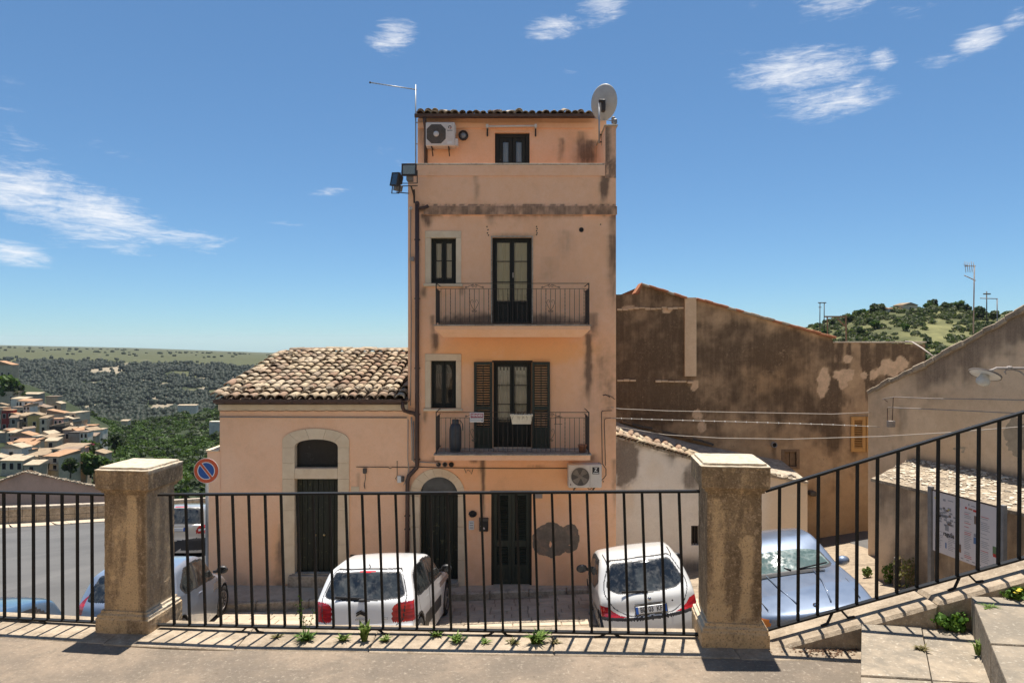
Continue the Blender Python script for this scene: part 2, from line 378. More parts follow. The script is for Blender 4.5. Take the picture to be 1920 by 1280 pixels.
simple('terracotta', (.45, .20, .11), .85, spec=.2, var=.35, sc=5, bump=.3)
# black railing paint with a little wear
m, n = newmat('blackpaint'); o = n.obj(); a = n.noise(o, 16, 5, .7); b = n.noise(o, 70, 3, .7)
n.out(n.pbr(n.mix(n.ss(a, .58, .7, 0, .8), (.010, .010, .010), (.04, .026, .019)), n.ss(a, .3, .7, .5, .7), .0, spec=.25, normal=n.bump(b, .15, .002))); M['blackpaint'] = m
simple('ironblack', (.03, .024, .02), .65, var=.3, dark=(.075, .04, .025), sc=14)
simple('gutter', (.085, .045, .032), .5, var=.3, dark=(.04, .025, .02), sc=6)
simple('greypipe', (.32, .28, .25), .6, var=.3)
simple('steel', (.36, .36, .36), .45, .6, var=.2)
simple('galv', (.22, .22, .22), .6, .1, var=.25)
simple('aluwhite', (.72, .70, .66), .45, var=.12)
simple('acbody', (.66, .60, .53), .5, var=.12, dark=(.42, .34, .26), sc=5)
simple('acdark', (.10, .085, .07), .7, var=.2)
simple('acgrille', (.20, .17, .145), .6, var=.2)
simple('acfan', (.23, .19, .15), .6, var=.3)
simple('cable', (.045, .038, .033), .7, var=.1)
simple('cablepale', (.42, .36, .30), .7, var=.1)
simple('ink', (.012, .012, .014), .6, var=.05)
simple('red', (.50, .035, .03), .5, var=.1)
simple('signred', (.62, .10, .03), .5, var=.1)
simple('signblue', (.02, .09, .32), .5, var=.1)
simple('signwhite', (.78, .76, .72), .5, var=.08)
simple('saleplum', (.30, .06, .09), .6, var=.1)
simple('salepink', (.72, .60, .58), .6, var=.1)
simple('dish', (.50, .465, .42), .55, var=.15)
simple('gasbottle', (.055, .06, .068), .45, .0, var=.2)
simple('planter', (.74, .66, .50), .6, var=.2, dark=(.5, .36, .24))
simple('soil', (.10, .065, .045), .95, var=.3, sc=30)
simple('brass', (.75, .52, .24), .3, .9, var=.1)
simple('ochrepaint', (.62, .34, .11), .6, var=.25, dark=(.42, .22, .07))
simple('ochredark', (.17, .085, .03), .8, var=.1)
simple('darkroom', (.025, .022, .02), .9, var=.2)
simple('rubber', (.02, .02, .021), .75, var=.15)
simple('alloy', (.45, .42, .40), .35, .8, var=.15)
simple('plastic', (.028, .028, .03), .55, var=.1)
simple('chrome', (.62, .62, .63), .15, 1., var=.05)
simple('bulb', (.60, .58, .52), .3, var=.1)
simple('lampwhite', (.74, .72, .68), .4, var=.12, dark=(.5, .47, .42))
simple('wood', (.26, .17, .10), .8, var=.3, sc=12, bump=.3)
simple('debris', (.16, .09, .05), .9, var=.4, sc=60)
simple('plateblue', (.03, .13, .5), .4, var=.05)
simple('platewhite', (.72, .72, .70), .4, var=.1)
simple('amber', (.75, .2, .02), .15, coat=.6, var=.1)
simple('lampclear', (.25, .26, .27), .08, coat=1., var=.2)
simple('printgrey', (.30, .30, .31), .6, var=.2)
simple('printblue', (.10, .18, .34), .6, var=.2)
simple('printbrown', (.18, .12, .09), .6, var=.4, sc=40)
simple('printgreen', (.12, .2, .09), .6, var=.3, sc=40)
simple('printyellow', (.75, .6, .12), .6, var=.1)
simple('poster', (.62, .58, .57), .35, var=.06, sc=3)
# dark green painted wood, paint worn off near the bottom
def greenwood(name, c, dk, peel, pf, vert=True):
    m, n = newmat(name); o = n.obj(); a = n.noise(n.scl(o, 14, 14, 1.1) if vert else o, 1.5, 5, .65); b = n.noise(o, 9, 6, .7); f = n.noise(n.scl(o, 60, 60, 6), 1, 4, .6)
    r = n.attr()[0]
    col = n.mix(n.ss(a, .4, .7, 0, .8), c, dk)
    col = n.mix(n.ss(n.math('ADD', b, n.math('MULTIPLY', r, .35)), 1-pf, 1-pf+.06, 0, .9), col, peel)
    n.out(n.pbr(col, .6, normal=n.bump(n.math('ADD', a, f), .3, .004), spec=.35)); M[name] = m
greenwood('doorgreen', (.022, .027, .019), (.014, .014, .011), (.10, .10, .055), .40)
greenwood('shutter', (.040, .048, .036), (.022, .026, .020), (.20, .15, .11), .33)
greenwood('framedark', (.020, .022, .018), (.010, .010, .009), (.16, .12, .10), .34)
# glass: clear pane with sky reflections
def glass(name, tint, refl=.9, rough=.02):
    m, n = newmat(name); lw = n.n('ShaderNodeFresnel'); lw.inputs[0].default_value = 1.5
    tr = n.n('ShaderNodeBsdfTransparent'); n.set(tr.inputs[0], tint)
    gl = n.n('ShaderNodeBsdfGlossy'); n.set(gl.inputs[0], (refl, refl, refl)); gl.inputs[1].default_value = rough
    nz = n.bump(n.noise(n.obj(), 1.4, 2, .5), .12, .03); n.set(gl.inputs['Normal'], nz)
    mx = n.n('ShaderNodeMixShader'); n.set(mx.inputs[0], n.math('ADD', n.math('MULTIPLY', lw.outputs[0], 1.0), .07)); n.l.new(tr.outputs[0], mx.inputs[1]); n.l.new(gl.outputs[0], mx.inputs[2])
    n.out(mx.outputs[0]); M[name] = m
glass('pane', (.93, .94, .90)); glass('darkpane', (.30, .30, .28))
def carglass(name, c1, c2, dust):
    m, n = newmat(name); o = n.obj(); a = n.noise(o, 2.6, 5, .6, .6); b = n.noise(o, 9, 4, .7)
    col = n.mix(n.ss(a, .42, .62), c1, c2); col = n.mix(n.ss(b, .45, .75, 0, dust), col, (.22, .21, .19))
    n.out(n.pbr(col, n.ss(b, .3, .7, .02, .12), spec=.8, normal=n.bump(n.noise(o, 1.3, 3, .5), .35, .05))); M[name] = m
carglass('carglass', (.010, .012, .014), (.045, .05, .05), .35); carglass('bmwglass', (.08, .12, .11), (.30, .36, .34), .3)
simple('fanglass', (.030, .026, .022), .22, spec=.35, var=.3, sc=3)
def curtain(name, c):
    m, n = newmat(name); o = n.obj(); w = n.noise(n.scl(o, 30, 30, .6), 1, 3, .5)
    d = n.n('ShaderNodeBsdfDiffuse'); n.set(d.inputs[0], n.mix(w, c, tuple(x*.8 for x in c)))
    t = n.n('ShaderNodeBsdfTranslucent'); n.set(t.inputs[0], c); mx = n.n('ShaderNodeMixShader'); mx.inputs[0].default_value = .25
    n.l.new(d.outputs[0], mx.inputs[1]); n.l.new(t.outputs[0], mx.inputs[2]); n.out(mx.outputs[0]); M[name] = m
curtain('curtain_white', (.80, .76, .68)); curtain('curtain_green', (.62, .60, .42)); curtain('curtain_grey', (.70, .67, .58))
# car paint
def paint(name, c, metal=0., flake=0., rough=.35):
    m, n = newmat(name); o = n.obj(); d = n.noise(o, 3, 5, .6)
    col = n.mix(n.ss(d, .45, .8, 0, .25), c, tuple(x*.8 for x in c))
    n.out(n.pbr(col, n.ss(d, .3, .7, rough-.06, rough+.08), metal, coat=1., spec=.5)); M[name] = m
paint('paint_white', (.78, .78, .77)); paint('paint_cream', (.66, .65, .62)); paint('paint_blue', (.25, .30, .39), .35); paint('paint_silverblue', (.14, .18, .255), .35, rough=.42)
paint('paint_teal', (.10, .17, .26), .5); paint('paint_silver', (.50, .48, .45), .5)
m, n = newmat('taillight'); o = n.obj(); w = n.noise(n.scl(o, 4, 4, 22), 1, 3, .5)
n.out(n.pbr(n.mix(n.ss(w, .35, .65), (.28, .006, .010), (.55, .02, .02)), .08, coat=1.)); M['taillight'] = m
# ground
m, n = newmat('asphalt'); o = n.obj(); a = n.noise(o, .35, 4, .6); b = n.noise(o, 60, 3, .8); c = n.noise(n.scl(o, 1, .12, 1), 1.2, 4, .6)
col = n.mix(n.ss(a, .35, .7), (.112, .108, .103), (.088, .085, .082)); col = n.mix(n.ss(c, .5, .75, 0, .4), col, (.17, .16, .15)); col = n.mix(n.ss(b, .5, .75, 0, .5), col, (.2, .19, .175))
n.out(n.pbr(col, .85, normal=n.bump(b, .4, .004), spec=.3)); M['asphalt'] = m
m, n = newmat('terrace'); o = n.obj(); a = n.noise(o, 1.1, 6, .65); b = n.noise(o, 9, 6, .72); c = n.noise(o, 48, 5, .75); v = n.voro(n.vmath('ADD', o, n.vmath('MULTIPLY', n.n('ShaderNodeTexNoise').outputs[1], (.02, .02, .02))), 22)
col = n.mix(n.ss(a, .38, .60), (.285, .222, .163), (.175, .143, .112)); col = n.mix(n.ss(b, .45, .68, 0, .7), col, (.175, .145, .112))
col = n.mix(n.ss(c, .54, .68, 0, .55), col, (.42, .355, .275)); col = n.mix(n.ss(c, .3, .42, .7, 0), col, (.115, .09, .066))
n.out(n.pbr(col, .92, normal=n.bump(n.math('ADD', n.math('ADD', n.math('MULTIPLY', b, .5), n.math('MULTIPLY', c, .6)), n.math('MULTIPLY', v, .3)), .75, .02), spec=.15)); M['terrace'] = m
m, n = newmat('gravelly'); o = n.obj(); b = n.noise(o, 7, 6, .7); c = n.noise(o, 40, 4, .75)
n.out(n.pbr(n.mix(n.ss(b, .35, .7), (.36, .29, .21), (.24, .19, .14)), .95, normal=n.bump(c, .6, .01), spec=.1)); M['gravelly'] = m
def terrain_mat(name, dark, grass, rock, sc):
    m, n = newmat(name); o = n.obj(); a = n.noise(o, sc, 6, .65); b = n.noise(o, sc*6, 5, .7); r, g, bb = n.attr()
    col = n.mix(n.ss(n.math('ADD', a, n.math('MULTIPLY', n.math('SUBTRACT', r, .5), .6)), .4, .62), dark, grass)
    col = n.mix(n.ss(n.math('ADD', b, n.math('MULTIPLY', g, .5)), .62, .8, 0, .9), col, rock); col = n.mix(n.ss(b, .5, .7, 0, .4), col, tuple(x*.6 for x in grass))
    col = n.mix(n.math('MULTIPLY', bb, n.ss(n.noise(o, sc*9, 5, .7), .3, .7, .4, 1.)), col, (.205, .195, .085))
    n.out(n.pbr(col, .95, spec=.1)); M[name] = m
terrain_mat('hillside', (.035, .045, .022), (.080, .085, .042), (.30, .25, .18), .012)

def leaf(name, c1, c2, c3, isl=True):
    m, n = newmat(name); r = n.isl(); ob = n.rnd()
    col = n.mix(n.ss(r, 0, 1, smooth=False), c1, c2); col = n.mix(n.math('MULTIPLY', ob, .6), col, c3)
    d = n.n('ShaderNodeBsdfPrincipled'); n.set(d.inputs['Base Color'], col); d.inputs['Roughness'].default_value = .6; d.inputs['Specular IOR Level'].default_value = .25
    t = n.n('ShaderNodeBsdfTranslucent'); n.set(t.inputs[0], n.mix(.5, col, (.12, .2, .02))); mx = n.n('ShaderNodeMixShader'); mx.inputs[0].default_value = .3
    n.l.new(d.outputs[0], mx.inputs[1]); n.l.new(t.outputs[0], mx.inputs[2]); n.out(mx.outputs[0]); M[name] = m
leaf('leaf_forest', (.008, .015, .009), (.030, .042, .022), (.02, .03, .016))
leaf('leaf_olive', (.045, .062, .024), (.11, .125, .05), (.11, .11, .05))
leaf('leaf_green', (.035, .070, .015), (.085, .14, .025), (.05, .09, .02))
leaf('leaf_dark', (.020, .034, .014), (.05, .07, .022), (.03, .04, .018))
leaf('weed', (.09, .16, .025), (.17, .25, .05), (.15, .19, .05)); leaf('weed_dry', (.22, .17, .07), (.12, .13, .04), (.2, .15, .07)); leaf('clover', (.05, .12, .015), (.11, .21, .03), (.08, .14, .02))
leaf('flower', (.75, .6, .04), (.8, .65, .06), (.7, .55, .05)); leaf('bougain', (.30, .03, .10), (.4, .05, .15), (.3, .04, .1))
simple('bark', (.12, .085, .055), .9, var=.4, sc=12, bump=.4)

# ================= grid walls with openings and a stain map
def proj(X, Y, Z): return 960+1280*X/Y, 640-1280*(Z-EYE)/Y
def wall_grid(name, O, U, length, z0, z1, holes, stain, mat, parent, step=.035, top=None, thick=.0):
    """vertical wall from O along unit U (xy); holes (u0,u1,z0,z1); top(u)->z"""
    def lines(a, b, extra):
        k = max(2, int(round((b-a)/step))); L = list(np.linspace(a, b, k+1))
        for e in extra:
            if a < e < b:
                i = int(np.argmin([abs(q-e) for q in L])); 
                if 0 < i < len(L)-1 and abs(L[i]-e) < step*.5: L[i] = e
                else: L.append(e); L.sort()
        return np.array(sorted(set(L)))
    us = lines(0, length, [h[0] for h in holes]+[h[1] for h in holes]); zs = lines(z0, z1, [h[2] for h in holes]+[h[3] for h in holes])
    A, B = np.meshgrid(us, zs); 
    if top is not None: B = np.minimum(B, top(A))
    X = O[0]+U[0]*A; Y = O[1]+U[1]*A
    V = np.stack([X, Y, B], -1).reshape(-1, 3); nu, nz = len(us), len(zs)
    i, j = np.meshgrid(np.arange(nu-1), np.arange(nz-1)); q = (j*nu+i).ravel()
    F = np.stack([q, q+1, q+nu+1, q+nu], -1)
    cu = (us[:-1]+us[1:])/2; cz = (zs[:-1]+zs[1:])/2; CU, CZ = np.meshgrid(cu, cz); keep = np.ones(CU.shape, bool)
    for h in holes: keep &= ~((CU > h[0]) & (CU < h[1]) & (CZ > h[2]) & (CZ < h[3]))
    if top is not None: keep &= zs[:-1][:, None] < np.maximum(top(us[:-1]), top(us[1:]))[None, :]-1e-4
    F = F[keep.ravel()]
    me = npmesh(name, V-np.array(ORG[parent.name]), F, False)
    px, py = proj(V[:, 0], V[:, 1], V[:, 2]); setattr_col(me, np.clip(stain(px, py), 0, 1)); me.materials.append(mat)
    o = bpy.data.objects.new(name, me); COL.objects.link(o); o.parent = parent; ORG[o.name] = ORG[parent.name]
    return o
def nostain(px, py): return np.zeros((len(px), 3))
# ================= far land: one sheet from the street to the horizon
def interp(x, xs, ys): return np.interp(x, xs, ys)
def land_py(px, d):
    """height of the ground as an image row, for a column and a distance (turned into real heights below)"""
    far = interp(d, [45, 70, 110, 180, 260, 400, 600, 750, 860, 1000, 1180, 1350, 1500, 1640, 1900, 2600, 6000], [1110, 1075, 1010, 950, 900, 845, 800, 800, 826, 800, 758, 723, 695, 676, 664, 657, 652])
    tilt = interp(px, [-400, 0, 250, 500, 800, 3000], [-8, -5, 0, 9, 12, 12])*interp(d, [700, 1500], [0, 1])
    town = (interp(d, [60, 180, 230, 300, 370, 460, 600, 800], [0, -48, -62, -72, -92, -108, -20, 0]))*interp(px, [-600, -100, 60, 150, 235, 330], [1.35, 1.2, 1., .62, .12, 0])
    mid = interp(d, [150, 300, 450, 600, 760], [0, -10, -22, -30, 0])*interp(px, [230, 330, 420, 700], [0, .5, 1., 1.1])
    # hill on the right
    r = interp(d, [40, 120, 200, 260, 300, 340, 420, 900], [0, -168, -250, -256, -272, -276, -180, 0])*interp(px, [1150, 1330, 1460, 1530, 1620, 1750, 1850, 1930, 2300], [0, .35, .80, .885, .97, 1.01, .985, .93, .8])
    return far+tilt+town+mid+r
dd = np.concatenate([np.linspace(42, 120, 14), np.linspace(130, 700, 84), np.linspace(720, 3400, 100), np.geomspace(3500, 9000, 12)])
pp = np.linspace(-1500, 3400, 300)
PX, DD = np.meshgrid(pp, dd); PY = land_py(PX, DD)
X = (PX-960)*DD/1280; Z = EYE-(PY-640)*DD/1280
Z = Z+(fbm(X/40., DD/40., 5)-.5)*interp(DD, [60, 500, 1100, 1500, 1700, 3000], [1., 5., 14., 9., 2., 3.])
LANDX = (X, DD, Z)
V = np.stack([X, DD, Z], -1).reshape(-1, 3); nu = len(pp)
i, j = np.meshgrid(np.arange(nu-1), np.arange(len(dd)-1)); q = (j*nu+i).ravel(); F = np.stack([q, q+1, q+nu+1, q+nu], -1)
me = npmesh('land', V, F, True)
pl = np.clip((DD-1560)/90, 0, 1)          # open dry fields on the plateau
fields = sst(fbm(X/120., DD/60., 9), .60, .68)*interp(DD, [1000, 1300], [0, .8])
clear = np.maximum(pl, fields)
rockm = sst(fbm(X/50., DD/30., 21), .62, .72)*interp(DD, [900, 1100, 1500, 1700], [0, 1, 1, .2])
setattr_col(me, np.stack([np.clip(.25+clear*.75, 0, 1), rockm, sst(PX, 1250, 1400)*np.clip((500-DD)/60, 0, 1)*(.35+.65*sst(fbm(X/18., DD/14., 77), .4, .6))], -1).reshape(-1, 3)); me.materials.append(M['hillside'])
lo = bpy.data.objects.new('land', me); COL.objects.link(lo); lo['kind'] = 'structure'
def land_z(x, y):
    px = 960+1280*x/y; z = EYE-(land_py(px, y)-640)*y/1280
    return z+(fbm(x/40., y/40., 5)-.5)*interp(y, [60, 500, 1100, 1500, 1700, 3000], [1., 5., 14., 9., 2., 3.])
# ================= the street
def road_z(x, y):
    x = np.asarray(x, float); y = np.asarray(y, float)
    return -4.03+np.where(y < 16, -.13*(y-15.2), -.104-.18*(y-16))+.03*(np.clip(x, -4, 30)+4)+.13*np.clip(x-2, 0, 7)
xs = np.linspace(-75, 26, 102); ys = np.linspace(4.3, 60, 80); A, B = np.meshgrid(xs, ys); Zr = road_z(A, B)
V = np.stack([A, B, Zr], -1).reshape(-1, 3); nu = len(xs); i, j = np.meshgrid(np.arange(nu-1), np.arange(len(ys)-1)); q = (j*nu+i).ravel()
me = npmesh('road', V, np.stack([q, q+1, q+nu+1, q+nu], -1), True); road = struct('road', me, M['asphalt'])
# stone paving in front of the houses: slabs laid in rows along the facades
pav_me = []
for w in (.34, .42, .5, .6):
    pav_me.append(fixn(MB().cbox(-w/2+.008, w/2-.008, -.142, .142, -.06, .012, .010).mesh('paving_slab'))); pav_me[-1].materials.append(M['paver'])
bedm = MB()
for a in range(20):
    for b in range(12):
        x0, x1, y0, y1 = -7+a*.75, -7+(a+1)*.75, 9.6+b*.55, 9.6+(b+1)*.55
        bedm.add([(x, y, float(road_z(x, y))+.006) for x, y in ((x0, y0), (x1, y0), (x1, y1), (x0, y1))], [(0, 1, 2, 3)])
bed = part('paving_bed', bedm, M['gravelly'], road, fix=False)
rp = random.Random(3); rows = 0; y = 12.9; nsl = 0
while y < 15.75:
    x = -6.6+rp.random()*.3
    while x < 3.4:
        k = rp.randrange(4); w = (.34, .42, .5, .6)[k]
        xc = x+w/2; kerb = 14.33 if xc < -5.6 else 14.33+(xc+5.6)*.115
        if y+.14 < min(kerb+.03, 15.14):
            z = float(road_z(xc, y)); o = inst('paving_slab', pav_me[k], road, (xc, y, z+.014+rp.uniform(-.004, .004)), (R(-7.4)+rp.uniform(-.006, .006), -.03 if xc > -4 else 0, rp.uniform(-.006, .006))); nsl += 1
        x += w
    y += .292
# pavement with kerb stones in front of the two houses
sw = thing('sidewalk', None, None, (-2.2, 15., -3.76)); sw['kind'] = 'structure'
def kline(x): return 14.33+(np.clip(x, -7.4, 9)+5.6)*.115
swm = MB(); xs_ = np.linspace(-7.2, 2.9, 24)
for a, b in zip(xs_[:-1], xs_[1:]):
    ya, yb = min(kline(a), 15.16)+.16, min(kline(b), 15.16)+.16; za, zb = -3.72-.05*(a > -3), -3.72-.05*(b > -3)
    za = -3.75; zb = -3.75
    swm.add([(a, ya, za), (b, yb, zb), (b, 15.5, zb+.005), (a, 15.5, za+.005)], [(0, 1, 2, 3)])
part('paving', swm, M['paver'], sw, fix=False)
x = -7.2
while x < 2.9:
    w = rp.uniform(.7, 1.1); x1 = min(x+w, 2.95); ya, yb = min(kline(x), 15.16), min(kline(x1), 15.16)
    mb = MB(); zt = -3.735+rp.uniform(-.008, .008); g = .006
    mb.cbox(x+g, x1-g, -.0, .17, -.5, 0, .022); ang = (yb-ya)/(x1-x)
    mb.v = [(p[0], ya+(p[0]-x)*ang+p[1], zt+p[2]) for p in mb.v]
    part('kerb_stone', mb, M['kerb'], sw); x = x1
# low parapet along the outer side of the bend, and its own narrow pavement
pw = thing('parapet_wall', 'low stone parapet following the bend of the asphalt road', 'wall', (-24, 34, -7.4))
cp = [P(-420, 1035, 30.), P(-200, 1006, 31.), P(0, 985, 33.), P(100, 974, 34.6), P(190, 966, 36.5), P(330, 958, 40), P(420, 957, 44)]
cp = [Vector((p.x, p.y, float(road_z(p.x, p.y)))) for p in cp]
def lerp_path(path, n):
    L = [0]; 
    for a, b in zip(path[:-1], path[1:]): L.append(L[-1]+(b-a).length)
    return [Vector([float(np.interp(t, L, [p[k] for p in path])) for k in range(3)]) for t in np.linspace(0, L[-1], n)]
pth = lerp_path(cp, 38); H = .92
for k, (a, b) in enumerate(zip(pth[:-1], pth[1:])):
    t = (b-a); t.z = 0; t.normalize(); nrm = Vector((-t.y, t.x, 0))
    def seg(z0, z1, w0, w1, gap=.012):
        p, q = a+t*gap, b-t*gap; v = []
        for w in (w0, w1):
            for (pt, zz) in ((p, z0), (q, z0), (q, z1), (p, z1)): v.append((pt.x+nrm.x*w, pt.y+nrm.y*w, pt.z+zz))
        return MB().add(v, [(0,1,2,3),(7,6,5,4),(0,4,5,1),(1,5,6,2),(2,6,7,3),(3,7,4,0)])
    part('wall_block', seg(-.3, .44, 0, .4, .006), M['parapetstone'], pw); part('wall_block', seg(.452, H-.14, .01+.012*(k % 2), .4, .008), M['parapetstone'], pw)
    part('coping_stone', seg(H-.135, H, -.04, .46, .008), M['kerb'], pw)
    part('kerb_stone', seg(-.2, .14, -1.0, -.86, .006), M['kerb'], pw)
walk = MB()
for a, b in zip(pth[:-1], pth[1:]):
    t = (b-a); t.z = 0; t.normalize(); nrm = Vector((-t.y, t.x, 0))
    walk.add([a-nrm*.87+Vector((0,0,.125)), b-nrm*.87+Vector((0,0,.125)), b+nrm*.01+Vector((0,0,.13)), a+nrm*.01+Vector((0,0,.13))], [(0,1,2,3)])
part('footway', walk, M['paver'], pw, fix=False)

# ================= the terrace we stand on
def ter_z(x): return .04*np.maximum(np.asarray(x, float)+1.9, 0)
RX0, RSL = -1.52, -.1256                     # line of the railing: y = 4.07 + RSL*(x-RX0)
def rail_y(x): return 4.07+RSL*(x-RX0)
RA = math.atan(RSL)
xs = np.linspace(-9, 4.2, 67); V = []; F = []
off = [-.22, -.27, -.6, -1.2, -2.2, -3.5, -6, -10]
for a in xs:
    for o_ in off: V.append((a, rail_y(a)+o_, float(ter_z(a))))
nn = len(off)
for a in range(len(xs)-1):
    for b in range(nn-1): F.append((a*nn+b, a*nn+b+1, (a+1)*nn+b+1, (a+1)*nn+b))
me = bpy.data.meshes.new('terrace'); me.from_pydata(V, [], F); fixn(me); ter = struct('terrace', me, M['terrace'])
if me.polygons[0].normal.z < 0: me.flip_normals()
# retaining wall under it
rw = MB()
for a, b in zip(np.linspace(-9, 9.4, 24)[:-1], np.linspace(-9, 9.4, 24)[1:]):
    ya, yb = rail_y(a)+.12, rail_y(b)+.12
    za, zb = (float(ter_z(q))-.2 if q < 1.3 else .05+.346*(q-1.4)-.25 for q in (a, b))
    rw.add([(a, ya, -5.2), (b, yb, -5.2), (b, yb, zb), (a, ya, za)], [(0, 1, 2, 3)])
part('retaining_wall', rw, M['parapetstone'], ter)
# flush coping stones under the level railing
x = -8.9; rp = random.Random(8)
while x < 1.95:
    w = rp.uniform(.75, 1.15); x1 = min(x+w, 2.0)
    mb = MB().cbox(x+.0015, x1-.0015, -.235+rp.uniform(-.01, .012), .125, -.3, .004, .005)
    dz = rp.uniform(-.001, .003); mb.v = [(p[0], rail_y(p[0])+p[1], float(ter_z(p[0]))+p[2]+dz) for p in mb.v]
    part('coping_stone', mb, M['coping'], ter); x = x1
# rising coping under the stair railing
def slope_z(x): return .135+.346*(x-1.403)
x = 1.36
while x < 4.2:
    w = rp.uniform(.55, .85); x1 = min(x+w, 4.2)
    mb = MB().cbox(x+.002, x1-.002, -.105+rp.uniform(-.008, .008), .115, -.62, 0, .016)
    mb.v = [(p[0], rail_y(p[0])+p[1], float(slope_z(p[0]))+p[2]+.0) for p in mb.v]
    part('coping_stone', mb, M['coping'], ter); x = x1
# stairs: wide shallow steps, risers running away to the right
RD = Vector((665., 1280., 0)).normalized()         # direction of the risers
def step(x_far, y_far, ztop, zbot, run, name):
    """slabs of one step: left edge on the riser line through (x_far,y_far)"""
    rd = random.Random(int(x_far*100)); t = 0.
    base = Vector((x_far, y_far, 0)); cells = []
    lat = Vector((1, RSL, 0))
    s0 = 0
    for ln in (.62, .95, 1.1, 1.2):
        u0 = -.0
        for wd_ in (run*.55, run*.45+.03):
            a = base-RD*s0+lat*u0; b = base-RD*(s0+ln)+lat*u0; c = b+lat*wd_; d = a+lat*wd_; g = .004
            mid = (a+b+c+d)/4
            pts = [mid+(p-mid)*(1-.004/max(.2, wd_)) for p in (b, c, d, a)]
            jz = rd.uniform(-.006, .006)
            mb = MB(); c_ = .006
            top = [mid+(p-mid)*(1-.010) for p in pts]
            v = [(p.x, p.y, zbot-.05) for p in pts]+[(p.x, p.y, ztop+jz-c_) for p in pts]+[(p.x, p.y, ztop+jz) for p in top]
            mb.add(v, [(3,2,1,0),(0,1,5,4),(1,2,6,5),(2,3,7,6),(3,0,4,7),(4,5,9,8),(5,6,10,9),(6,7,11,10),(7,4,8,11),(8,9,10,11)])
            part('step_slab', mb, M['slabstep'], stairs); u0 += wd_
        s0 += ln
stairs = thing('stairs', None, None, (2.2, 2.6, .14)); stairs['kind'] = 'structure'
step(1.815, 3.548, .285, .1, .53, 's1'); step(2.335, 3.475, .455, .2, .53, 's2'); step(2.86, 3.40, .63, .3, .6, 's3')
# ================= the tall house
D = 15.4; K = D/1280.
def FX(px): return (px-960)*K
def FZ(py): return EYE-(py-640)*K
def rect(x0, x1, y0, y1): return FX(x0), FX(x1), FZ(y1), FZ(y0)       # -> x0,x1,z0,z1
TX0, TX1 = FX(765), FX(1155)
tower = thing('tall_house', 'narrow four-storey peach plastered house with two balconies and green shutters', 'house', (0, D+3, -3.76))
O_ = TX0
hol = {'win2': rect(808, 855, 446, 531), 'french2': rect(923, 997, 445, 606), 'win1': rect(808, 855, 676, 765), 'french1': rect(925, 996, 679, 839),
       'arch': rect(787, 859, 893, 1092), 'shop': rect(921, 997, 922, 1097)}
def st_tower(px, py):
    r = np.zeros_like(px); g = np.zeros_like(px); b = np.zeros_like(px)
    nz = fbm(px/22., py/22., 2); nf = fbm(px/6., py/6., 12)
    for c, y0, y1, w, s in ((813, 308, 336, 7, .8), (891, 308, 336, 8, .95), (893, 330, 392, 5, .5), (1018, 309, 334, 5, .7), (1087, 309, 332, 5, .8), (1133, 309, 395, 8, 1.3), (1136, 330, 372, 4, .8),
                            (801, 400, 436, 9, .9), (790, 388, 402, 12, .8), (920, 403, 430, 8, .4), (796, 537, 566, 6, .8), (866, 537, 560, 5, .5), (812, 590, 700, 6, .6), (818, 625, 668, 6, .9),
                            (1103, 626, 780, 6, 1.0), (1112, 585, 640, 12, .7), (797, 770, 800, 6, .6), (1150, 405, 640, 10, .55), (1148, 440, 520, 8, .4), (906, 862, 1010, 3.2, 1.0), (904, 860, 900, 6, .6),
                            (818, 855, 872, 10, .7), (1108, 850, 870, 8, .7), (890, 855, 872, 9, .8), (1005, 870, 880, 20, .5), (1060, 430, 500, 16, .25), (1030, 480, 560, 18, .2), (850, 905, 960, 20, .15), (1152, 860, 1000, 6, .45)):
        r += drip(px, py, c, y0, y1, w, s, int(c) % 17)
    # grime collected on the wall behind the upper balcony floor, by the bands and at the foot
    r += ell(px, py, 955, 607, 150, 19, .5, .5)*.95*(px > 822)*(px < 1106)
    r += np.exp(-((py-385)/2.6)**2)*.9*sst(nf, .3, .6)*(px > 790) + np.exp(-np.clip(py-403, 0, 99)/5.)*(py > 402)*(py < 425)*.75*sst(nz, .35, .6)*(px > 790)
    r += np.exp(-((py-441)/5.)**2)*ell(px, py, 960, 441, 46, 12, .4)*.35
    r += ell(px, py, 1112, 720, 26, 90, .6, .8)*.28 + ell(px, py, 1140, 700, 18, 60, .6, .8)*.25 + ell(px, py, 1030, 470, 70, 60, .6, 1.)*.12
    r += sst(py, 1030, 1100)*.22*sst(nz, .3, .6) + np.exp(-((py-310)/2.5)**2)*.5
    r += ell(px, py, 770, 900, 10, 60, .5, .6)*.2 + ell(px, py, 1148, 780, 12, 70, .6, .8)*.25
    r += .10*sst(fbm(px/60., py/45., 31), .45, .7)
    # cement repair
    g = np.maximum(ell(px, py, 1032, 1012, 35, 32, .06, .22, 8), ell(px, py, 1069, 1009, 17, 27, .08, .25, 9)); g = g*(px > 998)
    g *= 1-.8*np.maximum(ell(px, py, 1032, 1020, 2.5, 7, .5, 1.2), ell(px, py, 1069, 1022, 4, 1.6, .5, 1.2)); g = np.maximum(g, ell(px, py, 1028, 948, 0.1, 0.1))
    # cleaner, warmer paint sheltered under the balcony floors
    b = ell(px, py, 960, 655, 150, 34, .25, .25)*.75*(py > 622)+ell(px, py, 975, 690, 150, 60, .5, .4)*.25*(py > 622)+ell(px, py, 985, 905, 120, 50, .5, .4)*.5*(py > 860)
    return np.stack([r, g, b], -1)
def uh(h): return (h[0]-TX0, h[1]-TX0, h[2], h[3])
wall_grid('front_wall', (TX0, D), (1, 0), TX1-TX0, -4.6, FZ(310), [uh(h) for h in hol.values()], st_tower, M['peach'], tower, .028)
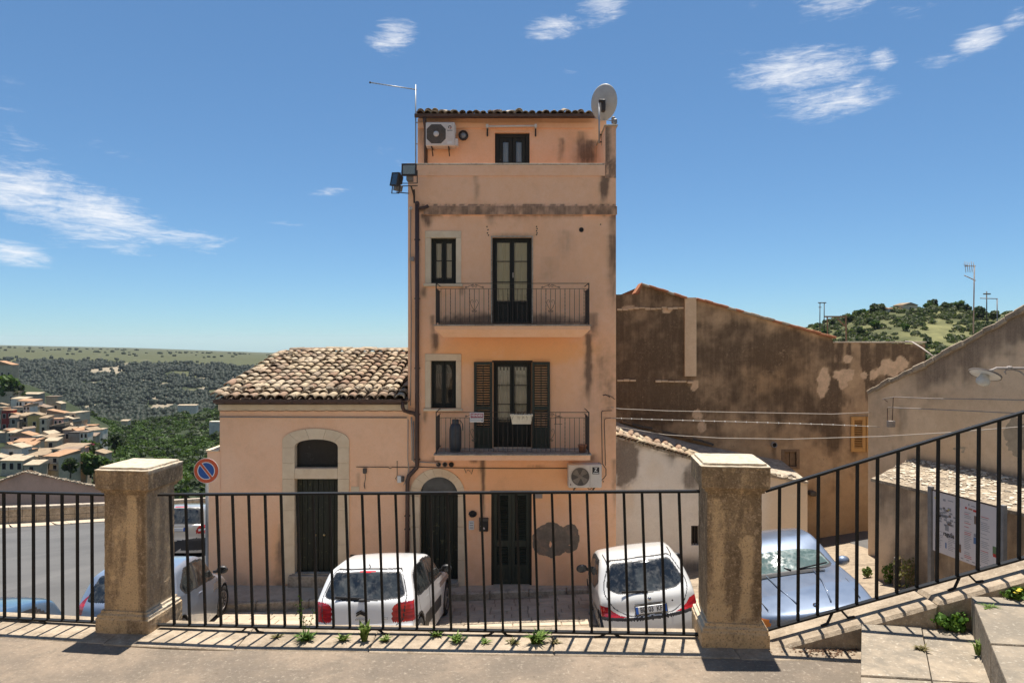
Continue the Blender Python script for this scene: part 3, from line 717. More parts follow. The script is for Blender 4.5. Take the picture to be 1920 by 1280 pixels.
# body behind the front: side and back walls, terrace floor, set-back top storey
BK = D+6.2; SB = D+1.57; ZT = 7.29; ZP = FZ(309)
def sidewall(name, x, y0, y1, z0, z1, mat, parent, flip=False, t=.0):
    wall_grid(name, (x, y0), (0, 1), y1-y0, z0, z1, [], nostain, mat, parent, .4)
for x in (TX0, TX1): sidewall('side_wall', x, D, BK, -4.6, ZP-.01, M['peach'], tower)
wall_grid('back_wall', (TX0, BK), (1, 0), TX1-TX0, -4.6, ZT, [], nostain, M['peach'], tower, .4)
part('terrace_floor', MB().box(TX0+.01, TX1-.01, D+.22, BK-.01, ZP-1.0, ZP-.9), M['kerb'], tower)
part('parapet_back', MB().box(TX0+.002, TX1-.002, D+.2, D+.22, ZP-1.0, ZP-.012), M['peach'], tower)
for x in (TX0, TX1-.2):
    part('parapet_side', MB().box(x+.003, x+.197, D+.221, SB-.002, ZP-1.0, ZP-.012), M['peach'], tower)
part('parapet_cap', MB().cbox(TX0-.025, TX1-.26, D-.028, D+.24, ZP-.012, ZP+.028, .008), M['kerb'], tower)
# string courses
def course(name, y0, y1, proud, x0=765, x1=1155, mat='peach', st=0., soft=0):
    z0, z1 = FZ(y1), FZ(y0)
    def s(px, py): 
        q = np.zeros((len(px), 3)); q[:, 0] = st*(.5+.9*fbm(px/8., py/16., 4)); return q
    wall_grid(name, (FX(x0)-.004, D-proud), (1, 0), FX(x1)-FX(x0)+.008, z0, z1, [], s, M[mat], tower, .03)
    me = MB().add([(FX(x0)-.004, D-proud, z1), (FX(x1)+.004, D-proud, z1), (FX(x1)+.004, D, z1+.012), (FX(x0)-.004, D, z1+.012), (FX(x0)-.004, D-proud, z0), (FX(x1)+.004, D-proud, z0), (FX(x1)+.004, D, z0), (FX(x0)-.004, D, z0)], [(0,1,2,3),(4,7,6,5),(0,3,7,4),(1,5,6,2)])
    part(name+'_edge', me, M[mat], tower)
course('string_course', 387, 403, .045, 795, 1156, st=.85)
course('parapet_band', 309.6, 330, .022, 765, 1134, st=.05)
# top storey
c2 = SB/1280.
def F2X(px): return (px-960)*c2
def F2Z(py): return EYE-(py-640)*c2
def st_top(px, py):
    r = drip(px, py, 1052, 258, 318, 7, .65, 3)+drip(px, py, 1090, 245, 316, 9, .6, 5)+drip(px, py, 1106, 262, 320, 13, .7, 6)+ell(px, py, 1098, 300, 26, 30, .9, .8)*.45+drip(px, py, 792, 226, 300, 9, .5, 7)
    r += np.exp(-((py-224)/5.)**2)*.2+.08*sst(fbm(px/40., py/40., 6), .45, .7)
    return np.stack([r, r*0, r*0], -1)
topdoor = (F2X(928), F2X(993), ZP-.89, F2Z(249))
wall_grid('top_storey_wall', (TX0, SB), (1, 0), TX1-TX0, ZP-.9, ZT, [uh(topdoor)], st_top, M['peach'], tower, .03)
for x in (TX0, TX1): sidewall('top_storey_side', x, SB, BK, ZP-.02, ZT-.01, M['peach'], tower)
part('top_band', MB().box(TX0+.01, TX1-.28, SB-.035, SB-.001, F2Z(241), F2Z(231)), M['peach'], tower)
# end of the raised side wall on the right
wall_grid('side_pier', (FX(1135), D-.006), (1, 0), FX(1155)-FX(1135), ZP-.3, FZ(237), [], lambda px, py: np.stack([.35+.6*drip(px, py, 1138, 237, 330, 7, 1.2, 3)+.5*sst(py, 285, 310)*sst(fbm(px/5., py/9., 3), .3, .6), px*0, px*0], -1), M['peach'], tower, .03)
part('side_pier_body', MB().prismx([(D-.0055, ZP-.3), (D-.0055, FZ(237)), (SB-.002, FZ(237)-.0), (SB-.002, ZP-.3)], FX(1135)+.001, FX(1155)-.001), M['peach'], tower)
part('side_pier_cap', MB().cbox(FX(1133), FX(1158), D-.05, SB-.04, FZ(237), FZ(234.5), .006), M['kerb'], tower)
# roof of the top storey: slope down to the front, coppi at the eave
roof_t = part('roof', MB().prismx([(SB-.22, ZT-.02), (SB-.22, ZT+.03), (BK+.1, ZT+1.0), (BK+.1, ZT+.93)], TX0+.005, TX1-.25), M['tile_isl'], tower)
gut = MB(); gy = SB-.30
pr = [(gy-.055, ZT+.0), (gy-.045, ZT-.06), (gy, ZT-.085), (gy+.05, ZT-.06), (gy+.06, ZT+.0), (gy+.05, ZT+.0), (gy+.04, ZT-.05), (gy, ZT-.07), (gy-.036, ZT-.05), (gy-.045, ZT+.0)]
part('gutter', gut.prismx(pr, TX0-.03, F2X(1112)), M['gutter'], tower)
part('gutter_pipe', MB().tube([(F2X(799), gy, ZT-.07), (F2X(799), gy+.05, ZT-.2), (F2X(799), SB-.06, ZT-.32), (F2X(799), SB-.06, ZP-.3)], .042, 10), M['gutter'], tower, True)
# ---- coppo tile: half round clay tile, wider at one end
def coppo(L=.42, r0=.088, r1=.072, th=.016, n=7):
    v = []; f = []
    for rr in (0, th):
        for y_, r_ in ((0, r0), (L, r1)):
            for k in range(n): a = math.pi*k/(n-1); v.append(((r_-rr)*math.cos(a), y_, (r_-rr)*math.sin(a)*.82))
    idx = lambda t, e, k: t*2*n+e*n+k
    for k in range(n-1):
        f.append((idx(0,0,k), idx(0,0,k+1), idx(0,1,k+1), idx(0,1,k))); f.append((idx(1,0,k+1), idx(1,0,k), idx(1,1,k), idx(1,1,k+1)))
        for e in (0, 1):
            q = (idx(0,e,k), idx(1,e,k), idx(1,e,k+1), idx(0,e,k+1)); f.append(q if e == 0 else q[::-1])
    for k in (0, n-1):
        q = (idx(0,0,k), idx(0,1,k), idx(1,1,k), idx(1,0,k)); f.append(q if k == 0 else q[::-1])
    return v, f
def coppo_mesh(name, mat, **kw):
    mb = MB(); mb.add(*coppo(**kw)); me = mb.mesh(name, True); me.materials.append(M[mat]); return me
tile_me = [coppo_mesh('roof_tile', 'tile'), coppo_mesh('roof_tile', 'tile', L=.40, r0=.083, r1=.070), coppo_mesh('roof_tile', 'tile', L=.44, r0=.092, r1=.071)]
rt = random.Random(5); slope_t = math.atan2(.97, BK-SB+.3)
x = TX0+.1
while x < F2X(1116):
    for row in range(2):
        yy = SB-.27+row*.33; inst('roof_tile', rt.choice(tile_me), roof_t, (x+rt.uniform(-.012, .012), yy+rt.uniform(-.04, .04), ZT+.035+(yy-SB+.22)*math.tan(slope_t)+row*.02+rt.uniform(0, .022)), (slope_t-.05+rt.uniform(-.07, .12), rt.uniform(-.08, .08), rt.uniform(-.10, .10)))
    if rt.random() < .55:
        inst('roof_tile', rt.choice(tile_me), roof_t, (x+rt.uniform(-.04, .04), SB-.1+rt.uniform(-.08, .2), ZT+.11+rt.uniform(0, .03)), (slope_t+rt.uniform(-.2, .25), rt.uniform(-.3, .3), rt.uniform(-.5, .5)))
    x += .172
stone_me = []
for k in range(3):
    mb = MB().cbox(-.07, .07, -.05, .05, 0, .07, .02); mb.v = [tuple(np.array(p)*(1+.35*(np.random.RandomState(k*31+i).rand(3)-.5))) for i, p in enumerate(mb.v)]
    me = mb.mesh('roof_stone'); me.materials.append(M['rock']); stone_me.append(me)
for k in range(12): inst('roof_stone', rt.choice(stone_me), roof_t, (rt.uniform(TX0+.15, F2X(1112)), SB+.02+rt.uniform(-.1, .1), ZT+.125+rt.uniform(0, .03)), (rt.uniform(-.3, .3), rt.uniform(-.3, .3), rt.uniform(0, 3)))

# ---- windows and doors
def reveal(parent, h, y, depth=.2, mat='peach', name='reveal'):
    x0, x1, z0, z1 = h; e = .0
    mb = MB()
    mb.add([(x0, y, z0), (x0, y+depth, z0), (x0, y+depth, z1), (x0, y, z1)], [(0, 1, 2, 3)]).add([(x1, y, z0), (x1, y, z1), (x1, y+depth, z1), (x1, y+depth, z0)], [(0, 1, 2, 3)])
    mb.add([(x0, y, z1), (x0, y+depth, z1), (x1, y+depth, z1), (x1, y, z1)], [(0, 1, 2, 3)]).add([(x0, y, z0), (x1, y, z0), (x1, y+depth, z0), (x0, y+depth, z0)], [(0, 1, 2, 3)])
    return part(name, mb, M[mat], parent, fix=False)
def room(parent, h, y, depth=1.2):
    x0, x1, z0, z1 = h; g = .25
    mb = MB().box(x0-g, x1+g, y, y+depth, z0-g*.2, z1+g); mb.f = [q for q in mb.f if q != (0, 1, 5, 4)]
    return part('room', mb, M['darkroom'], parent, fix=False)
def drape(parent, x0, x1, z0, z1, y, mat, waves=5, tabs=False):
    n = 36; v = []; f = []
    for k in range(n+1):
        t = k/n; yy = y+.012*math.sin(t*waves*2*math.pi)+.004*math.sin(t*31)
        v += [(x0+(x1-x0)*t, yy, z0), (x0+(x1-x0)*t, yy, z1)]
    for k in range(n): f.append((2*k, 2*k+2, 2*k+3, 2*k+1))
    mb = MB().add(v, f)
    if tabs:
        for k in range(4):
            c = x0+(x1-x0)*(k+.5)/4; w = (x1-x0)/4*.28; mb.add([(c-w, y, z1-.004), (c+w, y, z1-.004), (c+w, y, z1+.07), (c-w, y, z1+.07)], [(0, 1, 2, 3)])
    return part('curtain', mb, M[mat], parent, True, fix=False)
def casement(parent, h, y, leaves=2, fr=.055, st=.06, bars=(), bottom=0., glassm='pane', curtain=None, ctab=False, wave=5, frame='framedark', panelh=0., name='window'):
    """outer frame as the part; sash frames, panes, glazing bars, curtains as sub-parts; bars = fractions of glass height"""
    x0, x1, z0, z1 = h; mb = MB()
    mb.cbox(x0, x0+fr, y, y+.07, z0, z1, .006).cbox(x1-fr, x1, y, y+.07, z0, z1, .006).cbox(x0+fr-.001, x1-fr+.001, y+.002, y+.068, z1-fr, z1, .006)
    if bottom: mb.cbox(x0+fr-.001, x1-fr+.001, y+.002, y+.068, z0, z0+bottom, .006)
    w = part(name, mb, M[frame], parent)
    a0, a1, b0, b1 = x0+fr, x1-fr, z0+max(bottom, .01), z1-fr; lw = (a1-a0)/leaves
    for k in range(leaves):
        l, r = a0+lw*k+.003, a0+lw*(k+1)-.003; yy = y+.018; d = .04
        pz = b0+panelh if panelh else b0+st
        m2 = MB(); m2.cbox(l, l+st, yy, yy+d, b0, b1, .006).cbox(r-st, r, yy, yy+d, b0, b1, .006).cbox(l+st-.001, r-st+.001, yy+.002, yy+d-.002, b1-st, b1, .005)
        m2.cbox(l+st-.001, r-st+.001, yy+.002, yy+d-.002, b0, b0+st, .005)
        if panelh:
            m2.cbox(l+st-.001, r-st+.001, yy+.002, yy+d-.002, pz-.05, pz, .005)
        part('sash', m2, M[frame], w)
        if panelh: part('panel', MB().cbox(l+st-.002, r-st+.002, yy+.014, yy+d-.01, b0+st-.002, pz-.048, .008), M[frame], w)
        part('pane', MB().add([(l+st-.004, yy+.02, pz-.004), (r-st+.004, yy+.02, pz-.004), (r-st+.004, yy+.02, b1-st+.004), (l+st-.004, yy+.02, b1-st+.004)], [(0, 1, 2, 3)]), M[glassm], w, fix=False)
        for t in bars: zz = pz+(b1-st-pz)*t; part('glazing_bar', MB().box(l+st-.002, r-st+.002, yy+.008, yy+.026, zz-.009, zz+.009), M[frame], w)
        if curtain: drape(w, l+st-.02, r-st+.02, pz+.03, b1-st-.09*ctab, y+.085, curtain, wave, ctab)
    room(w, h, y+.2)
    return w
def shutter(parent, x0, x1, z0, z1, y, groups, fr=.055, rod=True, tilt=35, mat='shutter', slatm=None, back=False, step_=.052, name='shutter'):
    """louvred leaf as the part, each slat a sub-part; groups = list of (za, zb) or ('panel', za, zb)"""
    mb = MB(); d = .04
    mb.cbox(x0, x0+fr, y, y+d, z0, z1, .005).cbox(x1-fr, x1, y, y+d, z0, z1, .005)
    cur = sorted([g[-2:] for g in groups]); zz = z0
    for a, b in cur: mb.cbox(x0+fr-.001, x1-fr+.001, y+.001, y+d-.001, zz, a, .004); zz = b
    mb.cbox(x0+fr-.001, x1-fr+.001, y+.001, y+d-.001, zz, z1, .004)
    s = part(name, mb, M[mat], parent)
    for g in groups:
        a, b = g[-2:]
        if g[0] == 'panel':
            part('panel', MB().cbox(x0+fr-.001, x1-fr+.001, y+.012, y+d-.008, a-.001, b+.001, .006), M[mat], s)
            xm = (x0+x1)/2; part('stile', MB().cbox(xm-.018, xm+.018, y+.003, y+d-.012, a, b, .004), M[mat], s); continue
        k = max(1, int((b-a)/step_)); 
        for q in range(k):
            zc = a+(q+.5)*(b-a)/k; w = .026; t = R(tilt); dy, dz = w*math.cos(t), w*math.sin(t)
            m2 = MB(); th = .004
            v = [(x0+fr-.002, y+d/2-dy, zc-dz), (x1-fr+.002, y+d/2-dy, zc-dz), (x1-fr+.002, y+d/2+dy, zc+dz), (x0+fr-.002, y+d/2+dy, zc+dz)]
            m2.add(v+[(p[0], p[1]+th*.6, p[2]-th*1.3) for p in v], [(0,1,2,3),(7,6,5,4),(0,4,5,1),(1,5,6,2),(2,6,7,3),(3,7,4,0)])
            part('slat', m2, M[slatm or mat], s)
        if rod: xm = (x0+x1)/2; part('louvre_rod', MB().cbox(xm-.008, xm+.008, y-.006, y+.006, a+.01, b-.01, .002), M[mat], s)
    return s
def stoneframe(parent, outer, inner, y, proud=.022, sill=None, label='window_surround'):
    ox0, ox1, oz0, oz1 = outer; x0, x1, z0, z1 = inner; d = .2
    part('jamb_stone', MB().cbox(ox0, x0, y-proud, y+d, oz0, z1-.002, .008), M['surround'], parent)
    part('jamb_stone', MB().cbox(x1, ox1, y-proud, y+d, oz0, z1-.002, .008), M['surround'], parent)
    part('lintel_stone', MB().cbox(ox0, ox1, y-proud-.002, y+d, z1, oz1, .008), M['surround'], parent)
    if sill: part('sill', MB().cbox(sill[0], sill[1], y-.075, y+d, sill[2], sill[3], .008), M['surround'], parent)
# upper small window
o2 = rect(797, 865, 433, 533); i2 = (FX(808), FX(855), FZ(531), FZ(446))
stoneframe(tower, (o2[0], o2[1], FZ(531.5), o2[3]), i2, D, sill=(FX(794.5), FX(867.5), FZ(537), FZ(531.7)))
w = casement(tower, (i2[0], i2[1], i2[2]+.004, i2[3]-.002), D+.1, 2, .05, .055, (.5,), .06, 'pane', 'curtain_grey', wave=2)
# lower small window
o2 = rect(797, 865, 663, 767); i2 = (FX(808), FX(855), FZ(765), FZ(676))
stoneframe(tower, (o2[0], o2[1], FZ(765.5), o2[3]), i2, D, sill=(FX(794.5), FX(868), FZ(770), FZ(765.7)))
w = casement(tower, (i2[0], i2[1], i2[2]+.004, i2[3]-.002), D+.1, 2, .045, .05, (), .05, 'darkpane', None)
# upper french door, worn, narrow dark wooden casing
h = hol['french2']; reveal(tower, h, D, .2)
part('door_casing', MB().cbox(h[0]-.03, h[0]-.001, D-.02, D+.19, h[2], h[3]+.03, .005).cbox(h[1]+.001, h[1]+.03, D-.02, D+.19, h[2], h[3]+.03, .005).cbox(h[0]-.001, h[1]+.001, D-.019, D+.19, h[3]+.0005, h[3]+.03, .005), M['kerb'], tower)
w = casement(tower, (h[0]+.002, h[1]-.002, h[2]+.003, h[3]-.002), D+.09, 2, .05, .05, (.33, .68), .04, 'pane', 'curtain_green', wave=3, panelh=.46, name='french_door')
part('handle', MB().cbox((h[0]+h[1])/2+.012, (h[0]+h[1])/2+.035, D+.075, D+.106, FZ(520), FZ(510), .004), M['alloy'], w)
# lower french door with shutters folded back
h = hol['french1']; reveal(tower, h, D, .2)
part('door_casing', MB().cbox(h[0]-.03, h[1]+.03, D-.02, D+.19, h[3]+.001, h[3]+.04, .005), M['framedark'], tower)
w = casement(tower, (h[0]+.002, h[1]-.002, h[2]+.003, h[3]-.002), D+.09, 2, .045, .05, (.04, .32, .66), .04, 'pane', 'curtain_white', True, 4, panelh=.52, name='french_door')
part('threshold', MB().cbox(h[0]-.04, h[1]+.04, D-.05, D+.2, h[2]-.05, h[2]+.002, .008), M['surround'], tower)
za, zb = FZ(844), FZ(678)
gr = [('panel', FZ(832), FZ(806)), (FZ(800), FZ(768)), (FZ(761), FZ(684))]
shutter(tower, FX(889), FX(923.5), za, zb, D-.065, gr, .06, tilt=28)
shutter(tower, FX(997.5), FX(1031), za, zb, D-.065, gr, .06, tilt=-28)
# ground floor: louvred double door
h = hol['shop']; reveal(tower, h, D, .2); xm = (h[0]+h[1])/2
part('door_backing', MB().box(h[0]+.001, h[1]-.001, D+.16, D+.18, h[2], h[3]-.001), M['darkroom'], tower)
part('door_casing', MB().cbox(h[0]-.01, h[0]+.05, D+.03, D+.15, h[2], h[3]-.0005, .005).cbox(h[1]-.05, h[1]+.01, D+.03, D+.15, h[2], h[3]-.0005, .005), M['framedark'], tower)
part('lintel_board', MB().cbox(h[0]-.02, h[1]+.02, D-.012, D+.03, h[3]-.002, h[3]+.035, .005), M['framedark'], tower)
for a, b in ((h[0]+.05, xm-.002), (xm+.002, h[1]-.05)):
    shutter(tower, a, b, h[2]+.01, h[3]-.002, D+.06, [('panel', FZ(1086), FZ(1066)), (FZ(1060), FZ(1026)), (FZ(1014), FZ(930))], .075, False, 32, name='door_leaf')
# arched entrance
def arch_pts(cx, zs, r, n=24, a0=0, a1=math.pi, ry=None): return [(cx+r*math.cos(a0+(a1-a0)*k/n), zs+(ry or r)*math.sin(a0+(a1-a0)*k/n)) for k in range(n+1)]
acx = (FX(787)+FX(859))/2; ar = (FX(859)-FX(787))/2; azs = FZ(893)-ar; aor = (FX(872)-FX(768))/2; aoc = (FX(872)+FX(768))/2
vs = 9
for k in range(vs):
    a0, a1 = math.pi*k/vs, math.pi*(k+1)/vs; g = .002
    A = arch_pts(acx, azs, ar-.004, 6, a0+g/ar, a1-g/ar); B = arch_pts(aoc, azs, aor, 6, a0+g/aor, a1-g/aor, aor*.985)
    part('arch_stone', MB().prism(A+B[::-1], D-.03, D+.24), M['surround'], tower)
for x0, x1 in ((FX(768), acx-ar+.004), (acx+ar-.004, FX(872))):
    zz = -3.79
    for hh in (.62, .75, azs-.004+3.79-1.37): 
        part('jamb_stone', MB().cbox(x0, x1, D-.03, D+.24, zz+.003, zz+hh-.003, .007), M['surround'], tower); zz += hh
dz1 = azs+ar*.02
part('fanlight', MB().prism(arch_pts(acx, azs, ar-.002, 24), D+.19, D+.2), M['fanglass'], tower)
part('fanlight_room', MB().box(acx-ar-.2, acx+ar+.2, D+.21, D+1.2, azs-.1, azs+ar+.2), M['darkroom'], tower)
part('transom', MB().cbox(acx-ar+.003, acx+ar-.003, D+.14, D+.23, azs-.03, azs+.03, .006), M['framedark'], tower)
def plankdoor(parent, x0, x1, z0, z1, y, nb, mat='doorgreen', name='door', leaves=2):
    dr = part(name, MB().box(x0, x1, y+.03, y+.05, z0, z1), M[mat], parent)
    w = (x1-x0)/nb
    for k in range(nb):
        part('board', MB().cbox(x0+k*w+.003, x0+(k+1)*w-.003, y, y+.031, z0+.005, z1-.005, .005), M[mat], dr)
    return dr
dr = plankdoor(tower, acx-ar+.005, acx+ar-.005, FZ(1090), azs-.032, D+.17, 8)
part('knob', MB().lathe([(.004, 0), (.022, -.01), (.026, -.03), (.018, -.045), (.004, -.05)], 12, (FX(841), D+.17, FZ(1018)), 'y'), M['brass'], dr, True)
part('doorstep', MB().cbox(acx-ar-.02, acx+ar+.02, D-.12, D+.25, -3.9, FZ(1090)-.002, .012), M['kerb'], tower)
# top storey door
h = topdoor; reveal(tower, h, SB, .2)
casement(tower, (h[0]+.002, h[1]-.002, h[2]+.003, h[3]-.002), SB+.07, 2, .10, .095, (.62,), .04, 'pane', 'curtain_grey', wave=2, panelh=.5, name='terrace_door')
part('door_casing', MB().cbox(h[0]-.03, h[0]-.001, SB-.012, SB+.1, h[2], h[3]+.03, .005).cbox(h[1]+.001, h[1]+.03, SB-.012, SB+.1, h[2], h[3]+.03, .005).cbox(h[0]-.001, h[1]+.001, SB-.0115, SB+.1, h[3]+.0005, h[3]+.03, .005), M['peach'], tower)
# ---- balconies
YB = 14.55
def balcony(floor_z, x0, x1, taper, railh, label, thick):
    s = MB().prismx([(YB, floor_z), (YB, floor_z-thick), (YB+.1, floor_z-thick-taper*.55), (D+.0, floor_z-thick-taper), (D+.0, floor_z)], x0+.0, x1)
    s = MB(); zt, zf, zb_ = floor_z, floor_z-thick, floor_z-thick-taper; i_ = .17 if taper > .05 else .01
    s.add([(x0, YB, zt), (x1, YB, zt), (x1, D, zt), (x0, D, zt), (x0, YB, zf), (x1, YB, zf), (x1, D, zf), (x0, D, zf), (x0+i_, YB+.16, zb_), (x1-i_, YB+.16, zb_), (x1-i_, D, zb_), (x0+i_, D, zb_)],
          [(0,1,2,3),(0,4,5,1),(1,5,6,2),(3,7,4,0),(4,8,9,5),(5,9,10,6),(7,11,8,4),(8,11,10,9)])
    sl = part('balcony_slab', s, M['peach'], tower)
    part('balcony_edge', MB().cbox(x0-.025, x1+.025, YB-.025, D-.001, zt+.002, zt+.03, .006), M['kerb'], sl)
    zt += .03
    r = part('balcony_railing', MB().bar((x0+.03, YB+.03, zt+railh), (x1-.03, YB+.03, zt+railh), .028, .012), M['ironblack'], tower)
    xa, xb = x0+.03, x1-.03
    def pc(name, mb): part(name, mb, M['ironblack'], r)
    pc('mid_rail', MB().bar((xa, YB+.03, zt+railh-.115), (xb, YB+.03, zt+railh-.115), .018, .008)); pc('bottom_rail', MB().bar((xa, YB+.03, zt+.05), (xb, YB+.03, zt+.05), .02, .008))
    for x in (xa, xb):
        for zz in (zt+railh, zt+railh-.115, zt+.05): pc('side_rail', MB().bar((x, YB+.03, zz), (x, D, zz), .02, .010))
        for k in range(1, 8): pc('bar', MB().bar((x, YB+.03+k*.1, zt+.05), (x, YB+.03+k*.1, zt+railh-.115), .010))
        pc('post', MB().bar((x, YB+.03, zt-.01), (x, YB+.03, zt+railh+.01), .022))
    n = 32
    for k in range(1, n):
        x = xa+(xb-xa)*k/n; tw = MB()
        if k % 4 == 3:                       # twisted bars
            for q in range(9):
                z0_, z1_ = zt+.05+(railh-.165)*q/9, zt+.05+(railh-.165)*(q+1)/9
                tw.tube([(x, YB+.03, z0_), (x, YB+.03, (z0_+z1_)/2), (x, YB+.03, z1_-.0)], [.005, .009, .005], 6)
        else: tw.bar((x, YB+.03, zt+.05), (x, YB+.03, zt+railh-.115), .009)
        pc('bar', tw)
    def scroll(cx, cz, s, flip):
        pts = []
        for q in range(26):
            a = q/25*1.6*2*math.pi*.8; rr = s*(1-q/25*.75); pts.append((cx+flip*rr*math.cos(a), YB+.025, cz+rr*math.sin(a)))
        return MB().tube(pts, .0045, 5)
    for cx in (xa+(xb-xa)*8/n, xa+(xb-xa)*24/n):
        for fl in (-1, 1):
            pc('scroll', scroll(cx+fl*.035, zt+railh-.055, .035, fl)); pc('scroll', MB().tube([(cx+fl*.02, YB+.028, zt+railh-.02), (cx+fl*.09, YB+.028, zt+railh-.05), (cx+fl*.19, YB+.028, zt+railh-.10)], .0045, 5)); pc('scroll', scroll(cx+fl*.18, zt+railh-.085, .022, -fl))
            hp = [(cx, YB+.022, zt+.30), (cx+fl*.05, YB+.022, zt+.38), (cx+fl*.085, YB+.022, zt+.46), (cx+fl*.07, YB+.022, zt+.52), (cx+fl*.035, YB+.022, zt+.53), (cx+fl*.02, YB+.022, zt+.50), (cx+fl*.035, YB+.022, zt+.47)]
            pc('scroll', MB().tube(hp, .0045, 5)); pc('scroll', scroll(cx+fl*.03, zt+.285, .024, fl))
    return r
kb = YB/1280.
bx0, bx1 = (815-960)*kb, (1107-960)*kb
Z2 = EYE-(608.5-640)*kb; Z1 = EYE-(851-640)*kb
balcony(Z2-.03, bx0, bx1, .16, (608-530.5)*kb, 'upper', .075); balcony(Z1-.03, bx0, bx1, .01, (850-772)*kb, 'lower', .10)
# ---- pipes, cables and small fittings of the tall house
px_ = FX(783); dp = D-.075
part('downpipe', MB().tube([(px_, dp, FZ(384)), (px_, dp, FZ(600)), (px_, dp, FZ(868)), (px_, dp-.01, FZ(874)), (FX(774), dp-.01, FZ(884)), (FX(767.5), dp-.01, FZ(891)), (FX(765), dp, FZ(900)), (FX(764.5), dp, FZ(990)), (FX(764.5), dp, FZ(1092))], .047, 12), M['gutter'], tower, True)
for py in (450, 560, 690, 776, 860, 965, 990): part('pipe_clamp', MB().cbox((px_ if py < 880 else FX(764.5))-.062, (px_ if py < 880 else FX(764.5))+.062, dp-.02, D-.001, FZ(py)-.012, FZ(py)+.012, .003), M['gutter'], tower)
part('rain_inlet', MB().tube([(px_, dp, FZ(392)), (FX(796), dp-.01, FZ(391)), (FX(803), D-.05, FZ(387))], [.03, .034, .04], 8), M['gutter'], tower, True)
part('pipe_cap', MB().lathe([(.05, 0), (.052, .04), (.035, .07), (.005, .08)], 12, (px_, dp, FZ(385))), M['gutter'], tower, True)
part('conduit', MB().tube([(FX(770.5), D-.025, FZ(392)), (FX(770), D-.025, FZ(480)), (FX(771.5), D-.025, FZ(600)), (FX(770), D-.025, FZ(760))], .011, 6), M['greypipe'], tower, True)
part('junction_box', MB().cbox(FX(768.5), FX(777), D-.06, D-.002, FZ(490), FZ(482), .008), M['greypipe'], tower)
part('gas_pipe', MB().tube([(FX(776), D-.04, FZ(789)), (FX(776), D-.04, FZ(863)), (FX(777), D-.04, FZ(864.5)), (FX(818), D-.045, FZ(866.5)), (FX(822), D-.02, FZ(870))], .014, 8), M['greypipe'], tower, True)
part('wall_cable', MB().tube([(FX(770), D-.02, FZ(874.5)), (FX(830), D-.02, FZ(876)), (FX(900), D-.02, FZ(877)), (FX(980), D-.02, FZ(877.5)), (FX(1064), D-.02, FZ(877))], .009, 6), M['cable'], tower, True)
part('cable_loop', MB().tube([(FX(871), D-.02, FZ(878)), (FX(874), D-.03, FZ(886)), (FX(877), D-.03, FZ(880)), (FX(881), D-.03, FZ(882)), (FX(884), D-.03, FZ(888)), (FX(887), D-.02, FZ(878))], .006, 6), M['cable'], tower, True)
for cx, mt in ((822.5, 'galv'), (834.5, 'acdark'), (846.5, 'darkroom')):
    part('vent', MB().lathe([(.052, .0), (.058, -.03), (.048, -.034), (.044, -.006)], 18, (FX(cx), D-.001, FZ(870)), 'y'), M['greypipe'] if cx < 840 else M['ironblack'], tower, True)
    part('vent_mouth', MB().lathe([(.045, -.007), (.045, -.010)], 16, (FX(cx), D-.001, FZ(870)), 'y'), M['darkroom'], tower)
part('wall_hole', MB().lathe([(.05, -.003), (.055, -.012), (.046, -.014), (.044, -.004)], 16, (FX(1090), D-.001, FZ(431)), 'y'), M['gutter'], tower, True)
part('hole_mouth', MB().lathe([(.045, -.006), (.045, -.008)], 16, (FX(1090), D-.001, FZ(431)), 'y'), M['darkroom'], tower)
for px, py in ((913, 425), (915, 431), (914, 437), (916, 441), (1006, 425), (1007, 429), (1006, 433), (1007, 437), (1006, 440), (1126, 421), (1131, 902), (930, 1024)):
    part('plug_hole', MB().lathe([(.016, -.001), (.013, -.004)], 8, (FX(px), D-.001, FZ(py)), 'y'), M['darkroom'], tower)
# telephone drops on the right edge
for pts in ([(1140, 741), (1146, 743), (1152, 748)], [(1128, 771), (1132, 769.5), (1147, 769)], [(1129, 868), (1128, 800), (1127.5, 772), (1130, 769.5)], [(1135, 872), (1133, 800), (1133, 786), (1136, 783.5), (1145, 783)]):
    part('drop_cable', MB().tube([(FX(a), D-.03, FZ(b)) for a, b in pts], .008, 6), M['cable'], tower, True)
part('cable_bracket', MB().tube([(FX(1131), D-.0, FZ(741)), (FX(1134), D-.08, FZ(739)), (FX(1140), D-.09, FZ(741.5)), (FX(1143), D-.03, FZ(744))], .012, 6), M['ironblack'], tower, True)

